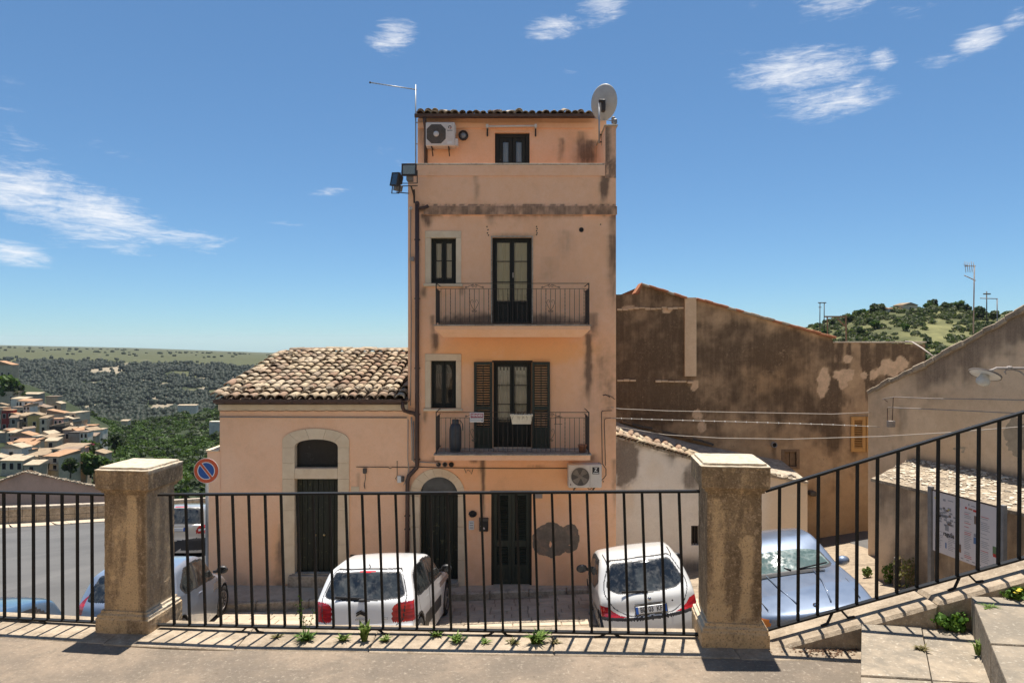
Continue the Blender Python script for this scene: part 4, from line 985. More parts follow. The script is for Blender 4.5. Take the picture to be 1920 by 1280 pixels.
# ================= things hanging on the tall house
def fan_unit(loc, w, h, d, label, top):
    t = thing('air_conditioner', label, 'air conditioner', loc, 'outdoor units on the tall house')
    x, y, z = loc
    body = part('casing', MB().cbox(x, x+w, y-d, y, z, z+h, .018), M['acbody'], t)
    cx, cz, r = (x+w*.36, z+h*.5, h*.36) if top else (x+w*.355, z+h*.485, h*.385); yf = y-d
    if top:
        oc = [(cx+r*1.12*q[0], cz+r*1.12*q[1]) for q in ((-.5,-1),(.5,-1),(1,-.5),(1,.5),(.5,1),(-.5,1),(-1,.5),(-1,-.5))]
        part('fan_recess', MB().prism(oc, yf-.004, yf+.002), M['acdark'], t)
        for k in range(36):
            a = 2*math.pi*k/36; e = r*1.1; part('grille_rib', MB().bar((cx+.075*math.cos(a), yf-.008, cz+.075*math.sin(a)), (cx+e*math.cos(a), yf-.008, cz+e*math.sin(a)), .0055, .004), M['acgrille'], t)
        part('grille_hub', MB().lathe([(.07, 0), (.066, -.012), (.02, -.014)], 18, (cx, yf-.004, cz), 'y'), M['acbody'], t, True)
        part('valve_cover', MB().cbox(x+w, x+w*1.105, y-d*.95, y-d*.3, z+.005, z+h*.32, .01), M['acbody'], t)
        part('side_handle', MB().cbox(x+w, x+w*1.03, y-d*.8, y-d*.5, z+h*.55, z+h*.9, .006), M['acbody'], t)
        # round mark: dark open ring with a red leaf, and a line of lettering
        lx, lz = x+w*.83, z+h*.78
        part('logo_ring', MB().band(arch_pts(lx, lz, .040, 20, R(-10), R(235)), arch_pts(lx, lz, .024, 20, R(-10), R(235)), yf-.006, yf-.001), M['ink'], t)
        part('logo_leaf', MB().prism(arch_pts(lx+.014, lz-.012, .024, 12, R(-120), R(60)), yf-.007, yf-.001), M['red'], t)
        for k in range(9): part('logo_letter', MB().box(lx-.07+k*.0155, lx-.06+k*.0155, yf-.004, yf-.001, lz-.085, lz-.072+.003*(k % 2)), M['ink'], t)
        part('label_sticker', MB().box(lx-.06, lx+.06, yf-.003, yf-.001, z+h*.08, z+h*.19), M['aluwhite'], t)
    else:
        part('fan_recess', MB().lathe([(r, .0), (r, -.004), (r*.985, -.004)], 32, (cx, yf-.001, cz), 'y'), M['acdark'], t)
        part('fan_shroud', MB().band(arch_pts(cx, cz, r*1.01, 40, 0, 2*math.pi), arch_pts(cx, cz, r*.955, 40, 0, 2*math.pi), yf-.02, yf-.001), M['acgrille'], t)
        for k in range(4):
            a = R(25+90*k); pl = [(cx+r*.9*math.cos(a+q), cz+r*.9*math.sin(a+q)) for q in (0, .2, .4, .6, .8)]
            part('fan_blade', MB().prism([(cx+.03*math.cos(a), cz+.03*math.sin(a)), *pl, (cx+.03*math.cos(a+1.4), cz+.03*math.sin(a+1.4))], yf-.011, yf-.006), M['acfan'], t)
        part('fan_hub', MB().lathe([(.05, 0), (.048, -.01), (.01, -.014)], 18, (cx, yf-.006, cz), 'y'), M['acfan'], t, True)
        for k in range(0): pass
        lx, lz = x+w*.82, z+h*.74; b = .075
        part('logo_plate', MB().box(lx-b, lx+b, yf-.006, yf-.001, lz-b, lz+b), M['ink'], t)
        me = text_mesh('Z', .10, .001, .002); me.materials.append(M['signwhite']); o = part('logo_letter', me, None, t, local=True); o.location = Vector((lx, yf-.008, lz+.02))-Vector(loc); o.rotation_euler = (R(90), 0, 0)
        for k in range(6): part('logo_letter', MB().box(lx-.058+k*.0205, lx-.044+k*.0205, yf-.008, yf-.005, lz-.062, lz-.04+.004*(k % 2)), M['signwhite'], t)
        part('front_seam', MB().box(x+w*.645, x+w*.652, yf-.003, yf-.0005, z+.02, z+h-.02), M['acgrille'], t)
        part('rust_spot', MB().cbox(x+.045, x+.062, yf-.004, yf+.001, z+.05, z+.10, .003), M['gutter'], t)
        part('power_cable', MB().tube([(x+w*.93, y-d*.3, z+h+.004), (x+w*1.06, y-d*.2, z+h*.95), (x+w*1.17, y-.03, z+h*.72), (x+w*1.17, y-.03, z+h*.45), (x+w*1.1, y-.05, z+h*.33), (x+w*1.0, y-d*.5, z+h*.25)], .009, 6), M['cable'], t, True)
        part('drain_hose', MB().tube([(x+w*.58, y-d*.5, z+.004), (x+w*.62, y-d*.5, z-.05), (x+w*.68, y-d*.5, z-.06), (x+w*.72, y-d*.5, z-.01)], .008, 6), M['cable'], t, True)
    for q in (.2, .78):
        part('bracket', MB().bar((x+w*q, y-d*.9, z-.012), (x+w*q, y+.0, z-.012), .03, .02).bar((x+w*q, y-d*.7, z-.02), (x+w*q, y-.0, z-.17 if top else z-.1), .024, .02), M['ironblack'], t)
    return t
fan_unit((F2X(801.5), SB-.05, F2Z(281)), F2X(855)-F2X(801.5), F2Z(237.5)-F2Z(281), .30, 'pale air conditioner with ribbed fan grille on the top storey wall', True)
fan_unit((FX(1063.5), D-.02, FZ(909)), FX(1126)-FX(1063.5)-.01, FZ(866)-FZ(909), .28, 'pale air conditioner with bare fan and black square mark below the lower balcony', False)
# round bulkhead lamp
t = thing('bulkhead_lamp', 'round black rimmed wall lamp beside the top air conditioner', 'lamp', (F2X(869), SB, F2Z(255)))
part('rim', MB().band(arch_pts(F2X(869), F2Z(255), .12, 28, 0, 2*math.pi), arch_pts(F2X(869), F2Z(255), .092, 28, 0, 2*math.pi), SB-.08, SB), M['ironblack'], t)
part('lens', MB().lathe([(.094, 0), (.09, -.03), (.06, -.055), (.004, -.065)], 24, (F2X(869), SB-.002, F2Z(255)), 'y'), M['lampclear'], t, True)
# awning rail
t = thing('awning_rail', 'white awning roller bar with dark arms above the top door', 'awning', (F2X(959), SB, F2Z(242)))
part('roller', MB().tube([(F2X(912), SB-.12, F2Z(240)), (F2X(1006), SB-.12, F2Z(239))], .022, 10), M['aluwhite'], t, True)
for px in (914, 1004):
    part('end_bracket', MB().cbox(F2X(px)-.03, F2X(px)+.03, SB-.16, SB, F2Z(240)-.035, F2Z(240)+.05, .006), M['aluwhite'], t)
    part('arm', MB().cbox(F2X(px)-.018, F2X(px)+.018, SB-.07, SB-.035, F2Z(257), F2Z(241)-.02, .005), M['ironblack'], t)
    part('arm_foot', MB().cbox(F2X(px)-.014, F2X(px)+.014, SB-.036, SB, F2Z(256), F2Z(252), .003), M['ironblack'], t)
# television aerial on the left
t = thing('tv_aerial', 'tall thin television aerial mast with a long boom at the roof corner', 'aerial', P(779, 309, SB+.1))
ya = SB+.1; q = lambda px, py: P(px, py, ya)
part('mast', MB().tube([q(779.5, 311), q(779.3, 159)], .016, 8), M['steel'], t, True)
part('boom', MB().tube([q(781.5, 168.5), q(694, 155)], .014, 8), M['steel'], t, True)
part('boom_tip', MB().cbox(q(694,155).x-.02, q(694,155).x+.02, ya-.02, ya+.02, q(694,155).z-.02, q(694,155).z+.02, .005), M['ironblack'], t)
for k in range(14):
    c = q(694, 155).lerp(q(779, 168), (k+.7)/14.2); part('element', MB().tube([c+Vector((-.02, -.13-.004*k, -.06)), c+Vector((.02, .13+.004*k, .06))], .0035, 5), M['steel'], t)
for py in (230, 270): part('clamp', MB().bar(q(779.4, py), (TX0+.02, SB+.1, q(779, py).z), .02), M['steel'], t)
# satellite dish seen from behind
t = thing('satellite_dish', 'large pale satellite dish seen from behind at the right roof corner', 'satellite dish', P(1124, 300, D+.9))
yd = D+.75; c = P(1131.5, 191.5, yd)
pr_ = []; n = 14
for k in range(n+1): rr = .42*k/n; pr_.append((rr, .10*(k/n)**2))
mb = MB(); v = []; f = []; m_ = 40
for side, off_ in ((0, 0), (1, .012)):
    for rr, hh in pr_[1:]:
        for k in range(m_): a = 2*math.pi*k/m_; v.append((rr*.74*math.cos(a)*1.0, hh+off_, rr*math.sin(a)))
nr = n
for s_ in (0, 1):
    for i in range(nr-1):
        for k in range(m_): f.append((s_*nr*m_+i*m_+k, s_*nr*m_+i*m_+(k+1) % m_, s_*nr*m_+(i+1)*m_+(k+1) % m_, s_*nr*m_+(i+1)*m_+k))
    f.append(tuple(s_*nr*m_+k for k in range(m_)))
for k in range(m_): f.append(((nr-1)*m_+k, (nr-1)*m_+(k+1) % m_, nr*m_+(nr-1)*m_+(k+1) % m_, nr*m_+(nr-1)*m_+k))
mb.add(v, f); mb.xf(Matrix.Translation(c) @ Euler((R(14), R(8), R(-14))).to_matrix().to_4x4())
part('reflector', mb, M['dish'], t, True)
part('mast', MB().tube([P(1123.5, 269, yd-.16), P(1123.5, 193, yd-.16)], .02, 8), M['steel'], t, True)
part('mount', MB().cbox(c.x-.06, c.x+.03, yd-.16, yd-.01, c.z-.26, c.z+.02, .02), M['ironblack'], t)
part('mount_clamp', MB().cbox(c.x-.13, c.x-.04, yd-.2, yd-.12, c.z-.06, c.z+.0, .01), M['ironblack'], t)
part('feed_arm', MB().tube([c+Vector((0, .1, -.38)), c+Vector((.28, .45, -.30))], .012, 6), M['steel'], t, True)
part('feed_horn', MB().cbox(c.x+.26, c.x+.34, yd+.40, yd+.52, c.z-.36, c.z-.2, .02), M['acgrille'], t)
for py in (253, 267):
    a = P(1123.5, py, yd-.16); part('wall_bracket', MB().bar(a, (FX(1136)+.01, yd-.1, a.z+.03), .025).bar((FX(1136)-.0, yd-.1, a.z-.06), (FX(1136)+.0, yd-.1, a.z+.1), .03), M['ironblack'], t)
# small loop of wire and spotlight on the pier
t = thing('spotlight', 'tiny grey spotlight standing on the right pier of the top floor', 'spotlight', P(1153, 234, D+.2))
part('head', MB().cbox(P(1149, 0, D+.2).x, P(1156.5, 0, D+.2).x, D+.12, D+.25, FZ(230)+.02, FZ(222)+.04, .02), M['galv'], t); part('stem', MB().tube([(P(1152.5, 0, D+.2).x, D+.19, FZ(234.6)), (P(1152.5, 0, D+.2).x, D+.19, FZ(229)+.03)], .012, 6), M['galv'], t)
# floodlights
def flood(label, c, rot, w, h, d, bracket):
    t = thing('floodlight', label, 'floodlight', c, 'floodlights at the corner of the tall house'); Mx = Matrix.Translation(c) @ Euler(rot).to_matrix().to_4x4()
    hs = MB(); 
    hs.add([(-w/2, 0, -h/2), (w/2, 0, -h/2), (w/2, 0, h/2), (-w/2, 0, h/2), (-w*.32, d, -h*.3), (w*.32, d, -h*.3), (w*.32, d, h*.3), (-w*.32, d, h*.3)], [(0,4,5,1),(1,5,6,2),(2,6,7,3),(3,7,4,0),(4,7,6,5)])
    part('housing', hs.xf(Mx), M['acdark'], t)
    fr = MB()
    for a in ((-w/2-.012, w/2+.012, -.03, .03, h/2-.018, h/2+.012), (-w/2-.012, w/2+.012, -.03, .03, -h/2-.012, -h/2+.018), (-w/2-.012, -w/2+.018, -.029, .029, -h/2+.018, h/2-.018), (w/2-.018, w/2+.012, -.029, .029, -h/2+.018, h/2-.018)): fr.box(*a)
    part('rim', fr.xf(Mx), M['ironblack'], t)
    part('glass', MB().box(-w/2+.016, w/2-.016, -.022, -.018, -h/2+.016, h/2-.016).xf(Mx), M['floodglass'], t)
    part('reflector', MB().box(-w/2+.017, w/2-.017, -.004, -.001, -h/2+.017, h/2-.017).xf(Mx), M['aluwhite'], t)
    part('gear_box', MB().cbox(-w*.22, w*.22, .02, d+.05, -h*.5-.10, -h*.36, .01).xf(Mx), M['acgrille'], t)
    b = MB(); 
    for s_ in (-1, 1): b.bar(Mx @ Vector((s_*(w/2+.02), .04, 0)), Mx @ Vector((s_*(w/2+.02), .06, -h*.5-.16)), .02, .012)
    b.bar(Mx @ Vector((-w/2-.025, .06, -h*.5-.16)), Mx @ Vector((w/2+.025, .06, -h*.5-.16)), .02, .014); part('yoke', b, M['ironblack'], t)
    part('wall_arm', bracket, M['ironblack'], t)
glass('floodglass', (.75, .78, .72))
br = MB().bar((FX(760), D-.45, FZ(357.5)), (FX(788), D-.45, FZ(357)), .024, .016).bar((FX(776.5), D-.45, FZ(358)), (FX(776.5), D-.0, FZ(367)), .03, .02).bar((FX(776.5), D-.02, FZ(356)), (FX(777), D-.02, FZ(381)), .035, .02)
cA = Vector((FX(774), D-.55, FZ(330))); flood('pale square floodlight facing the terrace at the corner of the tall house', cA, (R(-4), 0, R(-2)), .30, .24, .14, br)
br = MB().bar((FX(748), D-.30, FZ(366)), (FX(766), D-.02, FZ(363)), .026, .018)
cB = Vector((FX(747), D-.42, FZ(344.5))); flood('dark tilted floodlight facing left at the corner of the tall house', cB, (R(-6), R(10), R(-52)), .29, .27, .14, br)
t = thing('sensor_box', 'small round white sensor near the top of the brown downpipe', 'sensor', (FX(770.5), D, FZ(391)))
part('cap', MB().lathe([(.04, 0), (.038, -.03), (.02, -.036)], 18, (FX(770.5), D-.001, FZ(391)), 'y'), M['aluwhite'], t, True); part('centre', MB().lathe([(.014, -.035), (.010, -.042)], 12, (FX(770.5), D-.001, FZ(391)), 'y'), M['greypipe'], t)
# gas bottle on the lower balcony
gx, gy_, gz = P(854, 0, YB+.35).x, YB+.33, Z1+.002
t = thing('gas_bottle', 'dark grey gas bottle standing on the lower balcony', 'gas bottle', (gx, gy_, gz))
part('body', MB().lathe([(.10, .03), (.125, .05), (.132, .1), (.132, .27), (.134, .28), (.134, .29), (.132, .30), (.132, .48), (.12, .55), (.09, .60), (.05, .625), (.03, .63)], 24, (gx, gy_, gz)), M['gasbottle'], t, True)
part('foot_ring', MB().lathe([(.115, .0), (.115, .045), (.105, .045), (.105, 0)], 20, (gx, gy_, gz)), M['gasbottle'], t, True)
part('collar', MB().band(arch_pts(gx, 0, .075, 20, 0, 2*math.pi), arch_pts(gx, 0, .066, 20, 0, 2*math.pi), .60, .70).xf(Matrix(((1,0,0,0),(0,0,1,gy_),(0,1,0,gz),(0,0,0,1)))), M['gasbottle'], t)
part('valve', MB().lathe([(.02, .62), (.02, .66), (.03, .665), (.03, .69), (.01, .695)], 12, (gx, gy_, gz)), M['brass'], t)
part('hose', MB().tube([(gx+.02, gy_, gz+.66), (gx+.10, gy_, gz+.68), (gx+.15, gy_+.05, gz+.6), (gx+.15, gy_+.2, gz+.45), (gx+.12, D, gz+.4)], .008, 6), M['cable'], t, True)
# for sale sign
yb_ = YB+.005; kx = lambda px: (px-960)*yb_/1280; kz = lambda py: EYE-(py-640)*yb_/1280
t = thing('sale_sign', 'small red and white VENDESI board hung on the lower balcony railing', 'sign', (kx(894), yb_, kz(791)))
part('board', MB().cbox(kx(881), kx(907), yb_-.008, yb_, kz(791), kz(773), .006), M['signwhite'], t)
part('band', MB().box(kx(882.2), kx(906), yb_-.011, yb_-.007, kz(782.8), kz(774.3)), M['saleplum'], t); part('text_field', MB().box(kx(882.2), kx(906), yb_-.011, yb_-.007, kz(789.8), kz(783.2)), M['printgrey'], t)
me = text_mesh('VENDESI', .072, .001, .001); me.materials.append(M['signwhite']); o = part('lettering', me, None, t, local=True); o.location = Vector((kx(894.1), yb_-.0125, kz(778.6)))-Vector((kx(894), yb_, kz(791))); o.rotation_euler = (R(90), 0, 0); o.scale = (.88, 1.05, 1)
for r_ in range(2):
    for k in range(10-r_): part('letter', MB().box(kx(883.6+k*2.15), kx(885.2+k*2.15), yb_-.0125, yb_-.010, kz(786.2+r_*3), kz(784.2+r_*3)), M['signwhite'], t)
# planter on the rail
t = thing('flower_trough', 'cream flower trough with dry plants hooked on the lower balcony railing', 'planter', (kx(977.5), yb_-.1, kz(793)))
v = []; 
for py, ins in ((777, 0), (793, 3.4)):
    for sx_, sy_ in ((957+ins, -.19), (998-ins, -.19), (998-ins, -.01), (957+ins, -.01)): v.append((kx(sx_), yb_+sy_*(1 if py == 777 else .93), kz(py)))
part('trough', MB().add(v, [(0,4,5,1),(1,5,6,2),(2,6,7,3),(3,7,4,0),(4,7,6,5)]), M['planter'], t)
part('rim', MB().bar((kx(957), yb_-.19, kz(776.5)), (kx(998), yb_-.19, kz(776.5)), .02, .03).bar((kx(957), yb_-.01, kz(776.5)), (kx(998), yb_-.01, kz(776.5)), .016, .03).bar((kx(957), yb_-.19, kz(776.6)), (kx(957), yb_-.01, kz(776.6)), .02, .029).bar((kx(998), yb_-.19, kz(776.6)), (kx(998), yb_-.01, kz(776.6)), .02, .029), M['planter'], t)
part('soil', MB().add([(kx(958), yb_-.18, kz(778)), (kx(997), yb_-.18, kz(778)), (kx(997), yb_-.02, kz(778)), (kx(958), yb_-.02, kz(778))], [(0,1,2,3)]), M['soil'], t, fix=False)
rd = random.Random(2)
for k in range(9):
    x = kx(965+k*3.6); pts = [(x, yb_-.1, kz(778)), (x+rd.uniform(-.04, .04), yb_-.16, kz(772)+rd.uniform(-.02, .06)), (x+rd.uniform(-.08, .08), yb_-.21, kz(778)+rd.uniform(-.10, .03))]
    part('dry_stem', MB().tube(pts, [.006, .005, .003], 5), M['debris'], t)
# rusty brick and drying frame on the lower balcony
solo('clay_pot', MB().lathe([(.07, 0), (.09, .15), (.10, .15), (.10, .17), (.085, .17), (.065, .03)], 14, (P(1092, 0, YB+.2).x, YB+.22, Z1)), M['terracotta'], 'small terracotta pot at the right end of the lower balcony', 'pot', smooth=True)
t = thing('drying_frame', 'small wire drying frame clipped to the lower balcony railing', 'frame', (kx(1047), yb_, kz(795)))
for a, b in (((1042, 773), (1042, 795)), ((1050, 773), (1050, 796)), ((1040, 781), (1054, 781)), ((1039, 794.5), (1054, 794.5))): part('wire', MB().tube([(kx(a[0]), yb_-.02, kz(a[1])), (kx(b[0]), yb_-.02, kz(b[1]))], .005, 5), M['ironblack'], t)
# ground floor fittings
t = thing('letter_box', 'black letter box beside the louvred street door', 'letter box', (FX(907), D, FZ(994)))
part('box', MB().cbox(FX(899), FX(915.5), D-.09, D-.001, FZ(994), FZ(970), .008), M['ink'], t); part('lid', MB().cbox(FX(898.6), FX(916), D-.105, D-.001, FZ(974.5), FZ(969.5), .006), M['acdark'], t)
part('sticker', MB().prism([(FX(905), FZ(989.5)), (FX(909.5), FZ(989.5)), (FX(909), FZ(987)), (FX(907), FZ(985.8)), (FX(905.2), FZ(987.5))], D-.092, D-.0895), M['salepink'], t); part('lock', MB().lathe([(.008, 0), (.008, -.006)], 8, (FX(901.8), D-.09, FZ(984)), 'y'), M['alloy'], t)
t = thing('door_intercom', 'small white intercom panel beside the arched door', 'intercom', (FX(883.5), D, FZ(992)))
part('panel', MB().cbox(FX(879), FX(889), D-.03, D-.001, FZ(992), FZ(975.5), .005), M['aluwhite'], t)
for k in range(3): part('button', MB().box(FX(881), FX(887), D-.034, D-.029, FZ(980+k*4.5), FZ(978.2+k*4.5)), M['printgrey'], t)
t = thing('cable_coil', 'black coil of cable stuffed in a wall hole above the intercom', 'cable coil', (FX(886), D, FZ(968)))
for k in range(5):
    pts = [(FX(886.5)+(.07+.012*math.sin(3*a+k*2))*math.cos(a), D-.02-.012*k, FZ(962)+(.045+.014*math.cos(2*a+k))*math.sin(a)) for a in np.linspace(0, 2*math.pi, 18)]
    part('loop', MB().tube(pts, .017, 6), M['ink'], t, True)
part('core', MB().lathe([(.07, 0), (.065, -.04), (.03, -.06)], 12, (FX(886), D-.001, FZ(962)), 'y'), M['ink'], t, True)
solo('wall_plate', MB().cbox(FX(1003), FX(1017), D-.012, D-.001, FZ(933.5), FZ(923), .003), M['greypipe'], 'small grey plate on the wall right of the louvred street door', 'plate')
# ================= the low house on the left
low = thing('low_house', 'single-storey peach house with coppi tiled roof left of the tall house', 'house', (FX(588), D+2.5, -3.76))
LX0, LX1 = FX(412), TX0-.004; LE = FZ(757)
def st_low(px, py):
    r = drip(px, py, 540, 900, 960, 8, .5, 3)+drip(px, py, 528, 980, 1090, 8, .6, 4)+drip(px, py, 672, 885, 940, 4, .5, 5)+ell(px, py, 525, 1060, 10, 45, .6, .8)*.5
    r += sst(py, 1055, 1100)*.35*sst(fbm(px/18., py/18., 4), .3, .6)+.12*sst(fbm(px/60., py/60., 14), .45, .7)+np.exp(-((py-764)/4.)**2)*.12+ell(px, py, 400, 1000, 30, 90, .7, .6)*.08
    b = ell(px, py, 520, 1040, 14, 60, .7, .6)*.5+ell(px, py, 490, 1000, 60, 50, .8, .8)*.15
    return np.stack([r, r*0, b], -1)
oh = {'lun': rect(553, 634, 822, 877), 'door': rect(553, 634, 897, 1076)}
wall_grid('front_wall', (LX0, D), (1, 0), LX1-LX0, -4.9, LE, [(h[0]-LX0, h[1]-LX0, h[2], h[3]) for h in oh.values()], st_low, M['peach_low'], low, .035)
wall_grid('buttress_front', (FX(389), D-.012), (1, 0), FX(413)-FX(389), -5.1, FZ(846), [], st_low, M['peach_low'], low, .05)
part('buttress', MB().box(FX(389)+.001, LX0-.001, D-.011, D+3.0, -5.2, FZ(846)-.001), M['peach_low'], low)
part('buttress_cap', MB().cbox(FX(387), LX0-.002, D-.05, D+3., FZ(846), FZ(842.5), .01), M['surround'], low)
DB = 5.6; sidewall('side_wall', LX0, D, D+8.6, -5.6, LE, M['peach_low'], low)
part('cornice', MB().cbox(LX0-.02, LX1, D-.05, D-.001, FZ(769), FZ(757.5), .008), M['surround'], low)
# gable roof: eave at the front, ridge parallel to it
EZ = FZ(750)+.02; RY = 20.35; RZ = EYE-(653-640)*RY/1280-.06; EYf = D-.2
sl = math.atan2(RZ-EZ, RY-EYf)
def roofz(y): return EZ+(y-EYf)*math.tan(sl)
rx0, rx1 = LX0-.02, LX1+.0
rf = part('roof', MB().prismx([(EYf+.02, EZ-.10), (EYf, EZ-.03), (RY, RZ-.03), (RY+4.2, EZ-.1), (RY+4.2, EZ-.25), (RY, RZ-.20)], rx0, rx1), M['soil'], low)
part('gable_wall', MB().prismx([(D+.01, LE-.2), (D+.01, EZ-.08), (RY, RZ-.22), (RY+4., EZ-.2), (RY+4., LE-.2)], LX0+.004, LX0+.25), M['peach_low'], low)
ncol = 19; wcol = (rx1-rx0-.06)/ncol; rt = random.Random(21); Lr = math.hypot(RZ-EZ, RY-EYf); nrow = 14; pitch_r = (Lr-.2)/nrow
tile_lo = [coppo_mesh('roof_tile', 'tile', L=.50, r0=wcol*.50, r1=wcol*.41, th=.018), coppo_mesh('roof_tile', 'tile', L=.47, r0=wcol*.48, r1=wcol*.40, th=.018), coppo_mesh('roof_tile', 'tile', L=.51, r0=wcol*.52, r1=wcol*.42, th=.02), coppo_mesh('roof_tile', 'tile', L=.30, r0=wcol*.50, r1=wcol*.43, th=.018)]
chan = MB(); rest = MB(); cnt = 0
cv_, cf_ = coppo(.50, wcol*.46, wcol*.40, .016)
for row in range(nrow):
    for c in range(ncol):
        wob = .018*math.sin(c*1.7+row*.35); x = rx0+.03+(c+.5)*wcol+wob+rt.uniform(-.016, .016); s = row*pitch_r+rt.uniform(-.04, .04)-.02
        y = EYf-.03+s*math.cos(sl); z = EZ+s*math.sin(sl)+.045+rt.uniform(-.008, .014)
        rot = (sl-.075+rt.uniform(-.05, .05), rt.uniform(-.07, .07), rt.uniform(-.07, .07)-.02)
        # upturned channel tile between the covers
        Mx = Matrix.Translation((x+wcol*.5, y+.02, z-.012)) @ Euler((sl-.03, math.pi, rt.uniform(-.04, .04))).to_matrix().to_4x4() @ Matrix.Rotation(0, 4, 'X')
        chan.add([Mx @ Vector((p[0], p[1], p[2]*.8)) for p in cv_], cf_)
        if cnt < 300:
            inst('roof_tile', rt.choice(tile_lo[:3] if rt.random() < .88 else tile_lo[3:]), rf, (x, y, z), rot, (rt.uniform(.94, 1.05),)*3)
        else: rest.add([Matrix.Translation((x, y, z)) @ Euler(rot).to_matrix().to_4x4() @ Vector(p) for p in cv_], cf_)
        cnt += 1
o = part('channel_tiles', chan, M['tile_isl'], rf, True, fix=False); o['kind'] = 'stuff'
if rest.v: o = part('upper_roof_tiles', rest, M['tile_isl'], rf, True, fix=False); o['kind'] = 'stuff'
# ridge tiles, verge tiles and stones laid on the roof against the wind
ridge_me = coppo_mesh('ridge_tile', 'tile', L=.42, r0=.13, r1=.12, th=.018)
x = rx0
while x < rx1-.3: inst('ridge_tile', ridge_me, rf, (x+.42, RY+rt.uniform(-.02, .02), RZ-.01+rt.uniform(-.01, .015)), (rt.uniform(-.05, .05), rt.uniform(-.04, .04), R(90))); x += .36
for k in range(13):
    s = k*.37; inst('verge_tile', rt.choice(tile_lo), rf, (rx0-.01+rt.uniform(-.02, .02), EYf-.03+s*math.cos(sl), EZ+.085+s*math.sin(sl)+rt.uniform(-.01, .03)), (sl-.07+rt.uniform(-.08, .08), rt.uniform(-.15, .15), rt.uniform(-.12, .12)))
for k in range(34):
    s = rt.choice([.40, .45, .5, .42, rt.uniform(.3, 4.6)]); x = rt.uniform(rx0, rx1-.1) if s < .6 else rx0+rt.uniform(0, .5) if rt.random() < .6 else rt.uniform(rx0, rx1-.1); sc = rt.uniform(.7, 1.5)
    inst('roof_stone', rt.choice(stone_me), rf, (x, EYf+s*math.cos(sl), EZ+.105+s*math.sin(sl)), (rt.uniform(-.4, .4), rt.uniform(-.4, .4), rt.uniform(0, 3)), (sc, sc, sc*.8))
# gutter under the eave and its elbow into the downpipe of the tall house
gy = EYf-.035; gz = EZ-.012
pr = [(gy-.062, gz+.03), (gy-.05, gz-.035), (gy, gz-.06), (gy+.05, gz-.035), (gy+.06, gz+.03), (gy+.05, gz+.03), (gy+.04, gz-.026), (gy, gz-.046), (gy-.042, gz-.026), (gy-.052, gz+.03)]
part('gutter', MB().prismx(pr, LX0-.03, LX1-.10), M['gutter'], low)
part('gutter_elbow', MB().tube([(FX(758), gy, gz-.04), (FX(758), gy+.0, gz-.14), (FX(760), gy+.05, gz-.22), (FX(768), dp-.0, gz-.27), (FX(776), dp, gz-.285), (px_-.02, dp, gz-.34)], .042, 10), M['gutter'], low, True)
for k in range(9): part('gutter_bracket', MB().box(LX0+.2+k*.5, LX0+.225+k*.5, gy-.066, gy+.08, gz-.066, gz-.058), M['gutter'], low)
part('grey_conduit', MB().tube([(LX0-.0, D-.02, FZ(781)), (FX(500), D-.02, FZ(781.5)), (FX(600), D-.02, FZ(782)), (FX(763), D-.02, FZ(782.5))], .014, 6), M['greypipe'], low, True)
part('sagging_wire', MB().tube([(LX0+(LX1-LX0)*k/28, D-.055, FZ(768.6)-.016*abs(math.sin(k*math.pi/2.))-.004) for k in range(29)], .0055, 5), M['cable'], low, True)
part('gas_conduit', MB().tube([(FX(772), D-.045, FZ(781)), (FX(773.5), D-.045, FZ(862))], .016, 8), M['cablepale'], low, True)
part('drop_wire', MB().tube([(FX(765.5), D-.03, FZ(786)), (FX(765), D-.03, FZ(860)), (FX(767), D-.03, FZ(878)), (FX(764), D-.05, FZ(892)), (FX(759), D-.04, FZ(906)), (FX(757), D-.03, FZ(908))], .010, 6), M['cablepale'], low, True)
part('low_wire', MB().tube([(FX(668.5), D-.02, FZ(874.5)), (FX(690), D-.02, FZ(875)), (FX(728), D-.02, FZ(875)), (FX(732), D-.03, FZ(877.5)), (FX(736), D-.02, FZ(875)), (FX(770), D-.02, FZ(875.5))], .008, 6), M['cable'], low, True)
part('hanging_wire', MB().tube([(FX(684.5), D-.03, FZ(880)), (FX(686), D-.03, FZ(895)), (FX(683), D-.03, FZ(910)), (FX(685), D-.03, FZ(916)), (FX(683.5), D-.03, FZ(904))], .006, 5), M['cable'], low, True)
part('wire_box', MB().cbox(FX(681), FX(688), D-.05, D-.001, FZ(887), FZ(877), .012), M['acdark'], low)
part('meter_hook', MB().tube([(FX(745), D-.02, FZ(863)), (FX(745), D-.02, FZ(892)), (FX(742), D-.03, FZ(896)), (FX(744), D-.03, FZ(899))], .006, 5), M['cable'], low, True)
part('meter_box', MB().cbox(FX(745.5), FX(753), D-.05, D-.001, FZ(904), FZ(891), .006), M['aluwhite'], low); part('meter_lamp', MB().cbox(FX(753.2), FX(758), D-.07, D-.001, FZ(902), FZ(892), .008), M['acdark'], low)
part('door_plate', MB().cbox(FX(658.5), FX(674), D-.014, D-.001, FZ(921), FZ(911.5), .004), M['surround'], low)
